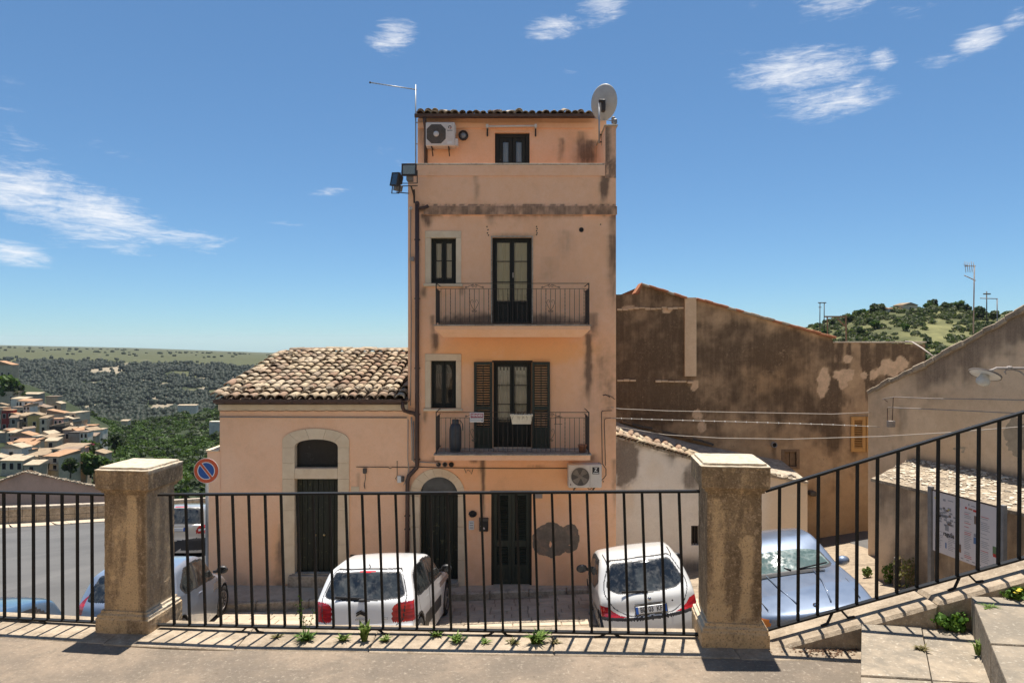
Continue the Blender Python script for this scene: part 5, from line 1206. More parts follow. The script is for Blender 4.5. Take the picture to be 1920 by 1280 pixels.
# lunette, lintel and door framed in pale stone
h = oh['lun']; y0 = D
ocx = (FX(530)+FX(655))/2; ohw = (FX(655)-FX(530))/2; ihw = (h[1]-h[0])/2; icx = (h[0]+h[1])/2
zsp_o, ztop_o = FZ(829), FZ(803); zsp_i, ztop_i = FZ(838), FZ(823)
def lowarch(cx, hw, zs, zt, n, t0, t1):   # flat pointed-round arch by angle parameter
    return [(cx-hw*math.cos(math.pi*(t0+(t1-t0)*k/n)), zs+(zt-zs)*math.sin(math.pi*(t0+(t1-t0)*k/n))**.85) for k in range(n+1)]
for k in range(5):
    t0, t1 = k/5+.0015*(k > 0), (k+1)/5-.0015*(k < 4)
    part('arch_stone', MB().prism((lowarch(icx, ihw, zsp_i, ztop_i, 8, t0, t1)+lowarch(ocx, ohw, zsp_o, ztop_o, 8, t0, t1)[::-1])[::-1], D-.03, D+.24), M['surround'], low)
for x0, x1 in ((FX(530), h[0]), (h[1], FX(655))):
    zz = FZ(1094); top_in = zsp_i if x0 < icx else zsp_i
    cuts = [FZ(1094), FZ(1020), FZ(955), FZ(897), FZ(868), zsp_o-.0]
    for a, b in zip(cuts[:-1], cuts[1:]): part('jamb_stone', MB().cbox(x0, x1, D-.03, D+.24, a+.0015, min(b, zsp_i if b == cuts[-1] else b)-.0015, .005), M['surround'], low)
for x0, x1, xo in ((FX(530), h[0], FX(530)), (h[1], FX(655), FX(655))): part('shoulder_stone', MB().prism([(x0, zsp_i), (x1, zsp_i), (xo, zsp_o+.02)], D-.029, D+.2), M['surround'], low)
part('lintel_stone', MB().cbox(h[0]+.002, h[1]-.002, D-.034, D+.24, FZ(897), FZ(877.5), .01), M['surround'], low)
part('lunette_pane', MB().prism([(h[0], h[2])]+lowarch(icx, ihw, zsp_i, ztop_i, 16, 0, 1)+[(h[1], h[2])], D+.16, D+.166), M['fanglass'], low)
part('lunette_frame', MB().cbox(h[0]+.003, h[1]-.003, D+.14, D+.20, h[2]+.003, h[2]+.05, .005), M['framedark'], low)
part('lunette_room', MB().box(h[0]-.2, h[1]+.2, D+.25, D+1.2, h[2]-.1, h[3]+.3), M['acdark'], low)
h = oh['door']; xm = (h[0]+h[1])/2
for a, b in ((h[0]+.004, xm-.003), (xm+.003, h[1]-.004)):
    dr = plankdoor(low, a, b, h[2]+.004, h[3]-.004, D+.15, 4)
    part('knob', MB().lathe([(.004, 0), (.022, -.01), (.03, -.03), (.02, -.05), (.004, -.055)], 12, ((xm-.06) if a < xm-.2 else xm+.14, D+.15, FZ(1005)), 'y'), M['brass'], dr, True)
part('doorstep', MB().cbox(h[0]-.12, h[1]+.12, D-.14, D+.3, -3.9, h[2]+.001, .015), M['kerb'], low)
part('doorstep', MB().cbox(h[0]-.05, h[1]+.05, D-.06, D+.1, h[2]+.001, h[2]+.0015+.03, .008), M['kerb'], low)
part('cellar_grate', MB().cbox(FX(657), FX(688), D-.012, D-.001, FZ(1068), FZ(1039), .003), M['framedark'], low)
for k in range(6): part('grate_slat', MB().box(FX(658), FX(687), D-.018, D-.011, FZ(1064.5-k*4.6), FZ(1062.5-k*4.6)), M['shutter'], low)
# no parking sign on its post
t = thing('no_parking_sign', 'round blue no parking sign with red rim and slash', 'road sign', P(386, 1100, 14.2))
ys = 14.2; c = P(387, 882, ys); r = 23.5*ys/1280
def disc(r0, r1, y0, y1, n=40): return MB().band(arch_pts(c.x, c.z, r1, n, 0, 2*math.pi), arch_pts(c.x, c.z, r0, n, 0, 2*math.pi), y0, y1)
part('plate', MB().lathe([(r, .0), (r, -.006)], 40, (c.x, ys, c.z), 'y'), M['signwhite'], t)
part('blue_field', MB().lathe([(r*.70, -.006), (r*.70, -.009)], 40, (c.x, ys, c.z), 'y'), M['signblue'], t)
part('red_rim', disc(r*.70, r*.965, ys-.012, ys-.0065), M['signred'], t); part('white_ring', disc(r*.64, r*.70, ys-.0125, ys-.0065), M['signwhite'], t)
a = R(-52); dx, dz = math.cos(a), math.sin(a)
def slash(w, y0, y1, L): return MB().prism([(c.x-dx*L-dz*w, c.z-dz*L+dx*w), (c.x+dx*L-dz*w, c.z+dz*L+dx*w), (c.x+dx*L+dz*w, c.z+dz*L-dx*w), (c.x-dx*L+dz*w, c.z-dz*L-dx*w)], y0, y1)
part('slash_border', slash(r*.125, ys-.0135, ys-.009, r*.69), M['signwhite'], t); part('slash', slash(r*.085, ys-.0155, ys-.010, r*.73), M['signred'], t)
part('post', MB().tube([(c.x-.0, ys+.03, float(road_z(c.x, ys))-.1), (c.x, ys+.03, c.z+.18)], .03, 10), M['galv'], t, True)
# ================= whitewashed low house right of the tall house
YW = 15.9; kw = YW/1280
wh = thing('white_house', 'low whitewashed house with stained wall right of the tall house', 'house', (4.4, YW+1.5, -3.7))
wtop = ([1150, 1157, 1312, 1440, 1514], [820, 822, 866, 893, 906])
WX0, WX1 = (1150-960)*kw, (1514-960)*kw
def wt(u): px = 960+(WX0+u)/kw; return EYE-(np.interp(px, *wtop)-640)*kw
def st_white(px, py):
    r = ell(px, py, 1172, 860, 22, 50, .45, .9)*1.1+drip(px, py, 1166, 830, 925, 10, 1., 3)+drip(px, py, 1188, 840, 915, 9, .9, 4)+ell(px, py, 1300, 895, 20, 26, .5, .9)*.8+drip(px, py, 1258, 850, 885, 10, .4, 6)
    top = np.interp(px, *wtop); r += np.exp(-((py-top)/7.)**2)*.55*sst(fbm(px/7., py/7., 3), .3, .6)+.15*sst(fbm(px/30., py/30., 9), .45, .7)+sst(py, 1035, 1062)*.9
    b = ell(px, py, 1180, 935, 8, 26, .5, .8)*.6+ell(px, py, 1228, 880, 16, 16, .5, .8)*.4+sst(px, 1420, 1450)*.9+sst(py, 1030, 1050)*.5
    return np.stack([r, b*0, b], -1)
hw = ((1296-960)*kw-WX0, (1312-960)*kw-WX0, EYE-(1022-640)*kw, EYE-(985-640)*kw)
wall_grid('front_wall', (WX0, YW), (1, 0), WX1-WX0, -4.6, EYE-(818-640)*kw, [hw], st_white, M['whitewash'], wh, .04, wt)
h = (hw[0]+WX0, hw[1]+WX0, hw[2], hw[3]); reveal(wh, h, YW, .2, 'whitewash'); part('window_dark', MB().box(h[0], h[1], YW+.17, YW+.2, h[2], h[3]), M['darkroom'], wh)
for k in range(3): part('window_bar', MB().box(h[0]+.03+k*.06, h[0]+.045+k*.06, YW+.05, YW+.065, h[2], h[3]), M['ironblack'], wh)
sidewall('side_wall', WX1, YW, YW+1.5, -4.6, float(wt(np.array([WX1-WX0]))[0])-.02, M['whitewash'], wh)
# lean-to roof edge with broken tiles
n = 20; us = np.linspace(.06, WX1-WX0, n)
rb = MB()
for a, b in zip(us[:-1], us[1:]):
    za, zb = float(wt(np.array([a]))[0]), float(wt(np.array([b]))[0])
    rb.add([(WX0+a, YW-.05, za), (WX0+b, YW-.05, zb), (WX0+b, YW+1.55, zb+.22), (WX0+a, YW+1.55, za+.22), (WX0+a, YW-.05, za+.05), (WX0+b, YW-.05, zb+.05), (WX0+b, YW+1.55, zb+.27), (WX0+a, YW+1.55, za+.27)], [(0,1,5,4),(4,5,6,7),(1,0,3,2),(0,4,7,3),(1,2,6,5)])
rb_ = part('roof', rb, M['kerb'], wh); rt = random.Random(9)
for k in range(26):
    u = .1+k*.083+.0; z = float(wt(np.array([u]))[0]); 
    inst('roof_tile', rt.choice(tile_me), rb_, (WX0+u, YW-.08+rt.uniform(-.03, .03), z+.045), (rt.uniform(.1, .2), -.25+rt.uniform(-.1, .1), rt.uniform(-.15, .15)))
    if k % 2 == 0: inst('roof_tile', rt.choice(tile_me), rb_, (WX0+u, YW+.28, z+.10), (rt.uniform(.1, .2), -.25+rt.uniform(-.15, .15), rt.uniform(-.3, .3)))
for k in range(14): 
    u = 2.3+k*.155; z = float(wt(np.array([u]))[0]); inst('roof_stone', rt.choice(stone_me), rb_, (WX0+u, YW+rt.uniform(-.02, .1), z+.045), (0, -.2, rt.uniform(0, 3)), (rt.uniform(.9, 1.6), 1.2, rt.uniform(.5, .9)))
part('roof_pipe', MB().tube([P(1475, 893, YW+.1), P(1483, 889, YW+.1), P(1488, 893, YW+.1), P(1492, 895, YW+.1)], .03, 8), M['cablepale'], wh, True)
# ================= tall dark crusted wall behind
YD = 17.5; kd = YD/1280
dk = thing('dark_house', 'big old house end wall blackened with stains behind the white house', 'house', (6.6, YD+3, -4.1))
DX0, DX1 = (1150-960)*kd, (1735-960)*kd
dtop = ([1150, 1199.5, 1200.5, 1203, 1283, 1305, 1560, 1562, 1735], [552, 552, 537, 533, 559, 562, 634, 642, 645])
def dt(u): px = 960+(DX0+u)/kd; return EYE-(np.interp(px, *dtop)-640)*kd
def st_dark(px, py):
    n1 = fbm(px/55., py/55., 2, 5); n2 = fbm(px/17., py/17., 7, 5); n3 = fbm(px/9., py/60., 5)
    top = np.interp(px, *dtop)
    base = .66+.22*(1-sst(px, 1270, 1330))*sst(py, 570, 590)-.60*sst(py, 750, 890)+.55*(n1-.5)*2+.42*(n2-.5)*2
    base += .25*ell(px, py, 1210, 750, 70, 50, .4, .4)-.25*ell(px, py, 1230, 712, 60, 14, .6, .5)+.2*ell(px, py, 1390, 680, 90, 60, .6)+.15*ell(px, py, 1500, 700, 80, 90, .7)
    base -= .42*sst(px, 1540, 1600)*sst(py, 690, 780)+.22*ell(px, py, 1330, 590, 60, 26, .7)
    streak = sst(n3, .42, .58)*sst(px, 1545, 1575)*(1-sst(py, 690+60*n2, 800)); base += streak*.55-.2*sst(px, 1545, 1575)*(1-streak)*(1-sst(py, 690, 800))
    base += drip(px, py, 1568, 680, 980, 16, .75, 3)+drip(px, py, 1600, 840, 930, 10, .9, 5)+drip(px, py, 1450, 838, 872, 5, .9, 6)+drip(px, py, 1720, 650, 760, 12, .5, 4)
    base = np.where(py > 985, base+.35*sst(py, 1030, 1062), base)
    base -= .35*np.exp(-((py-top)/6.)**2)*(px > 1310)*(px < 1560)
    pil = ((px > 1283) & (px < 1304) & (py < 705)).astype(float); base = base*(1-pil)+pil*(.18+.3*sst(n2, .5, .7)+.25*(px < 1290))
    # fallen plaster
    g = np.zeros_like(px)
    for cx, cy, rx, ry in ((1545, 712, 13, 22), (1540, 730, 8, 16), (1582, 703, 20, 12), (1580, 718, 8, 12), (1620, 703, 6, 7), (1637, 702, 8, 10), (1590, 673, 9, 7), (1670, 690, 22, 16), (1690, 680, 14, 12), (1308, 778, 10, 10), (1315, 800, 8, 10), (1303, 722, 7, 12), (1250, 582, 8, 5), (1180, 577, 14, 4)):
        g = np.maximum(g, ell(px, py, cx, cy, rx, ry, .15, .9, int(cx) % 13))
    base = base*(1-g); b = sst(py, 780, 900)*.3*sst(n1, .4, .6)+.4*ell(px, py, 1455, 690, 60, 50, .8)
    return np.stack([np.clip(base, 0, 1.), g, b], -1)
hd = ((1467-960)*kd-DX0, (1497-960)*kd-DX0, EYE-(877-640)*kd, EYE-(844-640)*kd)
wall_grid('end_wall', (DX0, YD), (1, 0), DX1-DX0, -4.9, EYE-(530-640)*kd, [hd], st_dark, M['crust'], dk, .04, dt)
part('pilaster', MB().box((1283-960)*kd, (1304.5-960)*kd, YD-.07, YD-.001, EYE-(705-640)*kd, EYE-(558-640)*kd), M['rightwall'], dk)
part('side_wall', MB().box(DX1-.3, DX1-.002, YD+.002, YD+7, -4.9, EYE-(646-640)*kd), M['rightwall'], dk)
for a, b, c_, d_ in ((1157, 579, 1282, 576), (1157, 712, 1300, 716)):
    for k in range(12):
        p, q = P(a+(c_-a)*k/12, b+(d_-b)*k/12+rt.uniform(-1, 1), YD), P(a+(c_-a)*(k+1)/12, b+(d_-b)*(k+1)/12+rt.uniform(-1, 1), YD)
        if rt.random() < .8: part('ledge_stone', MB().cbox(p.x, q.x-.01, YD-rt.uniform(.02, .06), YD-.001, p.z-rt.uniform(.02, .05), p.z+.015, .008), M['rightwall'], dk)
# remains of an older roof line above the white house: broken beams, dark boards standing in for its shadow gap
for k in range(9):
    p = P(1165+k*19, 790+k*4.6, YD-.1); part('beam_shade_board', MB().bar(p, p+Vector((.27, 0, -.062+rt.uniform(-.02, .02))), .12, .05), M['acdark'] if k % 3 else M['wood'], dk)
# roof slope behind the verge
pts = [(1203, 534), (1283, 560), (1305, 563), (1560, 635)]
for (a, b), (c_, d_) in zip(pts[:-1], pts[1:]):
    if a == 1283: continue
    p, q = P(a, b, YD), P(c_, d_, YD); part('roof_slope', MB().add([(p.x, YD+.02, p.z-.02), (q.x, YD+.02, q.z-.02), (q.x, YD+7, q.z-.02), (p.x, YD+7, p.z-.02)], [(0,1,2,3)]), M['terracotta'], dk, fix=False)
def verge(a, b, c_, d_, n, w=.17):
    for k in range(n):
        p, q = P(a+(c_-a)*k/n, b+(d_-b)*k/n, YD), P(a+(c_-a)*(k+1)/n, b+(d_-b)*(k+1)/n, YD); up = .03+.012*(k % 2)+rt.uniform(0, .01)
        mb = MB().cbox(0, (q-p).length+.03, -.10, .25, 0, .055, .012); ang = math.atan2(q.z-p.z, q.x-p.x)+rt.uniform(-.02, .02)
        mb.xf(Matrix.Translation((p.x, YD-.02, p.z+up-.065)) @ Matrix.Rotation(-ang, 4, 'Y')); part('verge_tile', mb, M['terracotta'] if rt.random() < .75 else M['kerb'], dk)
verge(1203, 533, 1284, 558, 7); verge(1304, 560, 1562, 633, 18)
part('verge_end', MB().prism([((1191-960)*kd, EYE-(549-640)*kd), ((1203-960)*kd, EYE-(530-640)*kd), ((1206-960)*kd, EYE-(533-640)*kd), ((1195-960)*kd, EYE-(551-640)*kd)], YD-.05, YD+.5), M['terracotta'], dk)
part('wall_cap', MB().cbox((1561-960)*kd, DX1+.02, YD-.03, YD+.25, EYE-(643-640)*kd, EYE-(640-640)*kd, .008), M['kerb'], dk)
h = (hd[0]+DX0, hd[1]+DX0, hd[2], hd[3]); reveal(dk, h, YD, .22, 'rightwall')
fr = MB(); fr.cbox(h[0]-.03, h[0]+.05, YD-.012, YD+.05, h[2]-.03, h[3]+.03, .006).cbox(h[1]-.05, h[1]+.03, YD-.012, YD+.05, h[2]-.03, h[3]+.03, .006).cbox(h[0]+.05, h[1]-.05, YD-.01, YD+.05, h[3]-.04, h[3]+.03, .006).cbox(h[0]+.05, h[1]-.05, YD-.01, YD+.05, h[2]-.03, h[2]+.04, .006)
w = part('window', fr, M['wood'], dk); part('shutter_board', MB().cbox(h[0]+.05, (h[0]+h[1])/2-.006, YD+.06, YD+.09, h[2]+.04, h[3]-.04, .005), M['wood'], w); part('shutter_board', MB().cbox((h[0]+h[1])/2+.006, h[1]-.05, YD+.06, YD+.09, h[2]+.04, h[3]-.04, .005), M['wood'], w); part('backing', MB().box(h[0], h[1], YD+.1, YD+.12, h[2], h[3]), M['darkroom'], w)
part('drain_pipe', MB().lathe([(.07, .1), (.07, -.10), (.058, -.10), (.055, .05)], 16, (P(1450, 0, YD).x, YD, P(0, 833, YD).z), 'y'), M['greypipe'], dk, True); part('drain_mouth', MB().lathe([(.056, -.06), (.056, -.065)], 14, (P(1450, 0, YD).x, YD, P(0, 833, YD).z), 'y'), M['darkroom'], dk)
# ochre louvred shutters
sx0, sx1 = (1594-960)*kd, (1650-960)*kd; sz0, sz1 = EYE-(846-640)*kd, EYE-(780-640)*kd; sm = (sx0+sx1)/2
for a, b in ((sx0, sm-.01), (sm+.01, sx1)): shutter(dk, a, b, sz0, sz1, YD-.06, [(sz0+.1, sz1-.1)], .085, False, 35, 'ochrepaint', 'ochrepaint', step_=.055)
part('shutter_backing', MB().box(sx0+.01, sx1-.01, YD-.012, YD-.003, sz0+.01, sz1-.01), M['ochredark'], dk)
part('wall_lamp_box', MB().cbox((1513.5-960)*kd, (1525-960)*kd, YD-.2, YD-.001, EYE-(927-640)*kd, EYE-(918-640)*kd, .02), M['acdark'], dk)
# ================= gable house on the right, lean-to below it, information board
U = Vector((.33, -.944, 0)).normalized(); C0 = Vector((7.73, 14.82, 0)); GL = 6.4
rh = thing('gable_house', 'old plastered house with sloping gable top on the right edge', 'house', (9.5, 13.5, -3))
def gt(u):
    z = .615+u*.505; z = np.where(u > 5.2, .615+5.2*.505-(u-5.2)*.5, z); return z+(fbm(u*1.6, u*0, 4)-.5)*.16
def st_right_wall(px, py):
    top = np.interp(px, [1628, 1920, 2300], [738, 585, 400]); dep = py-top
    n = fbm(px/26., py/26., 3, 5); n2 = fbm(px/10., py/50., 8)
    r = .85*(1-sst(dep, 8+50*n+35*(n2-.4), 60+60*n))*sst(px, 1660, 1760)+.25*(1-sst(dep, 0, 16))+.3*ell(px, py, 1650, 830, 26, 110, .6, .9)+.12*sst(n, .45, .65)
    r += drip(px, py, 1690, 760, 850, 10, .5, 4)+ell(px, py, 1790, 900, 110, 40, .6, .6)*.25+.6*np.exp(-((py-np.interp(px, [1700, 1920], [858, 896]))/9.)**2)*(px > 1700)
    g = np.maximum(ell(px, py, 1905, 815, 22, 34, .1, .6), ell(px, py, 1800, 842, 14, 8, .2, .8)*.6); b = ell(px, py, 1760, 850, 60, 30, .6, .8)*.5
    return np.stack([r, g, b], -1)
wall_grid('gable_wall', (C0.x, C0.y), (U.x, U.y), GL, -4.2, 3.6, [], st_right_wall, M['rightwall'], rh, .045, gt)
N_ = Vector((-U.y, U.x, 0)); N_ = N_ if N_.x > 0 else -N_        # away from the viewer
b0 = C0+N_*.002; b1 = C0+N_*5
part('side_wall', MB().add([(b0.x, b0.y, -4.2), (b1.x, b1.y, -4.2), (b1.x, b1.y, .60), (b0.x, b0.y, .60)], [(0,1,2,3)]), M['rightwall'], rh, fix=False)
rs = MB(); uu = np.linspace(0, 5.2, 14); gz_ = gt(uu)
for a, b, za, zb in zip(uu[:-1], uu[1:], gz_[:-1], gz_[1:]):
    p, q = C0+U*a, C0+U*b; e = N_*5; rs.add([(p.x, p.y, za-.01), (q.x, q.y, zb-.01), (q.x+e.x, q.y+e.y, zb-.01), (p.x+e.x, p.y+e.y, za-.01)], [(0,1,2,3)])
part('roof', rs, M['kerb'], rh, fix=False)
for k in range(26):                                   # rough stones along the top of the gable
    u = .08+k*.2; p = C0+U*u+N_*.1; z = float(gt(np.array([u]))[0]); mb = MB().cbox(-.13, .13, -.16, .14, -.05, .06, .02); mb.xf(Matrix.Translation((p.x, p.y, z+rt.uniform(-.02, .012))) @ Matrix.Rotation(math.atan2(U.y, U.x), 4, 'Z') @ Matrix.Rotation(-.47+rt.uniform(-.12, .12), 4, 'Y') @ Matrix.Scale(rt.uniform(.8, 1.15), 4))
    part('verge_stone', mb, M['coping'], rh)
# lean-to
lt = thing('lean_to', 'low dark lean-to with pebbled sloping roof against the gable house', 'shed', (7.6, 12.5, -2.8))
F0 = Vector((6.93, 13.02, 0)); F1 = F0+U*4.2; zf, zb = -.89, -.64; B0 = C0+U*1.08-N_*.004; B1 = B0+U*4.2; gb = -4.3
def st_lt(px, py): 
    n = fbm(px/22., py/30., 6, 5); r = .75+.5*(n-.5)*2-.75*(1-sst(px, 1652, 1690))*sst(py, 960, 1000); return np.stack([np.clip(r, 0, 1), np.maximum(ell(px, py, 1718, 1005, 3, 10, .3, .8), 0), r*0], -1)
wall_grid('front_wall', (F0.x, F0.y), (U.x, U.y), 4.2, gb, zf-.01, [], st_lt, M['rightwall'], lt, .06)
e = (B0-F0); wall_grid('end_wall', (F0.x, F0.y), tuple((e/e.length)[:2]), e.length, gb, zf-.01, [], st_lt, M['rightwall'], lt, .1)
top = MB(); nn = 40; mm = 12; V = []; 
rsn = np.random.RandomState(3)
for a in range(nn+1):
    for b in range(mm+1):
        f = F0+U*(-.05+4.25*a/nn); bk = B0+U*(4.2*a/nn); p = f.lerp(bk, b/mm); V.append((p.x-N_.x*.04*(b == 0), p.y-N_.y*.04*(b == 0), zf+(zb-zf)*b/mm+.03+rsn.uniform(-.012, .012)))
F = [(a*(mm+1)+b, (a+1)*(mm+1)+b, (a+1)*(mm+1)+b+1, a*(mm+1)+b+1) for a in range(nn) for b in range(mm)]
rl = part('roof', MB().add(V, F), M['rock'], lt); part('roof_edge', MB().bar(F0+U*-.05-N_*.03+Vector((0,0,zf+.0)), F0+U*4.2-N_*.03+Vector((0,0,zf+.0)), .06, .06), M['rock'], lt)
peb = MB()
for k in range(900):
    a, b = rsn.rand(), rsn.rand()**.8; f = F0+U*(4.1*a); bk = B0+U*(4.1*a); p = f.lerp(bk, b); s = .015+.035*rsn.rand()**2
    m_ = MB().cbox(-1, 1, -1, 1, -.5, .5, .35); m_.xf(Matrix.Translation((p.x, p.y, zf+(zb-zf)*b+.035)) @ Matrix.Rotation(rsn.rand()*6, 4, 'Z') @ Matrix.Diagonal((s, s*.7, s*.6, 1))); peb.add(m_.v, m_.f)
o = part('pebbles', peb, M['pebble'] if 'pebble' in M else M['coping'], lt, fix=False); o['kind'] = 'stuff'
# board
ib = thing('information_board', 'white printed information board on two grey posts in front of the lean-to', 'information board', (7.3, 11.1, -3))
A = Vector((7.215, 11.70, 0)); Bq = Vector((7.47, 10.45, 0)); bd = (Bq-A); BW = bd.length; bd.normalize(); bn = Vector((bd.y, -bd.x, 0)); bn = bn if bn.x < 0 else -bn
zt_ = -.80; BH = 1.02
Mb = Matrix(((bd.x, -bn.x, 0, A.x), (bd.y, -bn.y, 0, A.y), (0, 0, 1, zt_-BH), (0, 0, 0, 1)))   # local x along the board, -y out of its face
def bp(name, mb, mat): return part(name, mb.xf(Mb), M[mat], ib)
bp('panel', MB().box(0, BW, -.004, .012, 0, BH), 'poster'); bp('top_trim', MB().box(-.01, BW+.01, -.012, .016, BH+.001, BH+.022), 'ironblack')
for x in (-.05, BW+.05): 
    p = Mb @ Vector((x, 0, 0)); bp('post', MB().box(x-.035, x+.035, -.03, .04, float(road_z(p.x, p.y))-.2-(zt_-BH), BH+.06), 'galv')
rd = random.Random(12); Wd = lambda x: x*BW; Hh = lambda z: (1-z)*BH
def ink(x0, x1, z0, z1, mat, name='print'): bp(name, MB().box(Wd(x0), Wd(x1), -.006, -.0045, Hh(z1), Hh(z0)), mat)
# emblem tree, title, photographs and lines of text, as on the board
for k in range(46):
    a = rd.uniform(0, 6.28); rr = rd.random()**.5; cx, cz = .23+.145*rr*math.cos(a), .37+.15*rr*math.sin(a); s = rd.uniform(.012, .028); ink(cx-s, cx+s, cz-s*.7, cz+s*.7, rd.choice(['printgrey', 'printbrown', 'printgrey', 'printgrey', 'printyellow' if cz < .3 and cx > .2 and rd.random() < .3 else 'printgrey']), 'emblem_mark')
ink(.2, .26, .5, .6, 'printgrey', 'emblem_trunk')
me = text_mesh('raguSa', .105, .0006, .0022); me.materials.append(M['ink']); o = part('title', me, None, ib, local=True); o.matrix_local = Matrix.Translation(-Vector(ib.location)) @ Mb @ Matrix.Translation((Wd(.26), -.007, Hh(.655))) @ Matrix.Rotation(R(90), 4, 'X') @ Matrix.Diagonal((.8, 1, 1, 1))
ink(.03, .10, .10, .125, 'printyellow'); 
for a in ((.17, .21, .09, .125), (.25, .33, .09, .105), (.56, .575, .055, .09), (.60, .66, .075, .09), (.37, .43, .10, .15)): ink(*a, 'printgrey')
ink(.51, .54, .12, .15, 'red'); ink(.56, .62, .125, .15, 'terracotta'); ink(.63, .68, .13, .165, 'red')
for x, z, w, hh, mt in ((.645, .22, .05, .13, 'printbrown'), (.64, .50, .045, .05, 'printgrey'), (.635, .56, .07, .10, 'printblue'), (.38, .745, .07, .13, 'printbrown'), (.40, .82, .05, .05, 'terracotta'), (.905, .60, .05, .14, 'printgreen'), (.91, .71, .05, .05, 'red'), (.205, .80, .02, .09, 'printblue')): ink(x, x+w, z, z+hh, mt, 'picture')
for col_ in ((.04, .17), (.25, .36), (.5, .61), (.74, .87)):
    z = .20 if col_[0] > .4 else .64
    while z < .92:
        L = col_[1]-rd.uniform(0, .05); ink(col_[0], L, z, z+.008, 'red' if rd.random() < .22 else 'printgrey', 'text_line'); z += .028 if rd.random() < .85 else .06
for k in range(7): ink(.36+k*.085, .36+k*.085+.04, .95, .965, rd.choice(['red', 'printgrey', 'printblue']), 'text_line')
# lamp on a long arm in front of the gable
t = thing('arm_lamp', 'white disc street lamp on a slender wrought arm at the right edge', 'street lamp', P(1846, 705, 10.))
yl = 10.; q = lambda px, py, d=yl: P(px, py, d)
c = q(1847, 702); ax = Vector((.40, .16, .90)).to_track_quat('Z', 'Y').to_matrix()
Ml = Matrix.Translation(c) @ ax.to_4x4()
part('shade', MB().lathe([(.005, .05), (.06, .045), (.20, .012), (.205, 0), (.198, -.006), (.06, -.004), (.05, -.01)], 36).xf(Ml), M['lampwhite'], t, True)
part('rim', MB().band(arch_pts(0, 0, .212, 36, 0, 2*math.pi), arch_pts(0, 0, .198, 36, 0, 2*math.pi), -.008, .012).xf(Ml @ Matrix.Rotation(R(90), 4, 'X')), M['acgrille'], t)
part('bulb', MB().lathe([(.004, -.17), (.05, -.165), (.085, -.135), (.092, -.10), (.075, -.06), (.06, -.03), (.055, 0)], 24).xf(Ml), M['bulb'], t, True)
wallp = C0+U*5.0; 
part('arm', MB().tube([c+ax @ Vector((.0, 0, .045)), q(1862, 693), q(1868, 690), q(1925, 690.5), Vector((wallp.x, wallp.y, q(1925, 690.5).z))], .018, 8), M['greypipe'], t, True)
part('scroll', MB().tube([q(1886, 701), q(1884, 697), q(1887, 693.5), q(1891, 692), q(1900, 692.5), q(1912, 696), q(1920, 702), q(1930, 715)], .011, 6), M['greypipe'], t, True); part('collar', MB().tube([q(1889, 690), q(1896, 690)], .032, 10), M['greypipe'], t, True)
# ================= cables strung across the lane
def strung(label, pts, r=.010, mat='cablepale', knots=0):
    P3 = [P(*p) for p in pts]; base = P3[0]; t = thing('overhead_cable', label, 'cable', base, 'cables across the lane')
    part('wire', MB().tube(P3, r, 6), M[mat], t, True)
    if knots:
        L = lerp_path(P3, knots+2)
        for p in L[1:-1]: part('clip', MB().cbox(p.x-.012, p.x+.012, p.y-.012, p.y+.012, p.z-.014, p.z+.014, .004), M['signwhite'], t)
strung('upper thin cable crossing the dark wall to the gable house', [(1146, 763, 15.35), (1160, 766, 15.5), (1250, 770, 15.5), (1400, 773, 15.3), (1560, 776, 15.1), (1632, 773, 14.75)], .009)
strung('cable dotted with pale clips crossing the dark wall', [(1146, 783.5, 15.35), (1250, 787, 15.4), (1400, 791, 15.2), (1560, 796, 15.), (1650, 800, 14.4)], .009, 'cablepale', 24)
strung('lowest pale cable sagging across the dark wall', [(1157, 800, 15.4), (1250, 815, 15.3), (1350, 821, 15.), (1480, 823, 14.4), (1650, 818, 13.2), (1790, 810, 12.2), (1960, 796, 11.)], .009)
strung('thin upper cable on the gable house wall', [(1655, 748, 14.2), (1677, 744, 13.9), (1750, 747, 13.2), (1840, 748, 12.35), (1935, 750, 11.45)], .010, 'greypipe')
strung('thin lower cable on the gable house wall', [(1665, 763.5, 14.0), (1677, 764, 13.9), (1750, 767, 13.2), (1837, 771, 12.35), (1935, 776, 11.45)], .010, 'greypipe')
t = thing('cable_box', 'small rusted junction bracket on the gable house corner', 'bracket', P(1668, 800, 14.1))
part('plate', MB().cbox(*[f(v) for f, v in ((lambda v: P(v, 0, 14.1).x, 1662), (lambda v: P(v, 0, 14.1).x, 1675))], 14.02, 14.1, P(0, 800, 14.1).z, P(0, 788, 14.1).z, .01), M['greypipe'], t)
for a, b in (((1664, 788), (1664, 765)), ((1673, 790), (1675, 745)), ((1658, 748), (1664, 753))): part('rod', MB().tube([P(*a, 14.08), P(*b, 14.08)], .008, 5), M['gutter'], t)
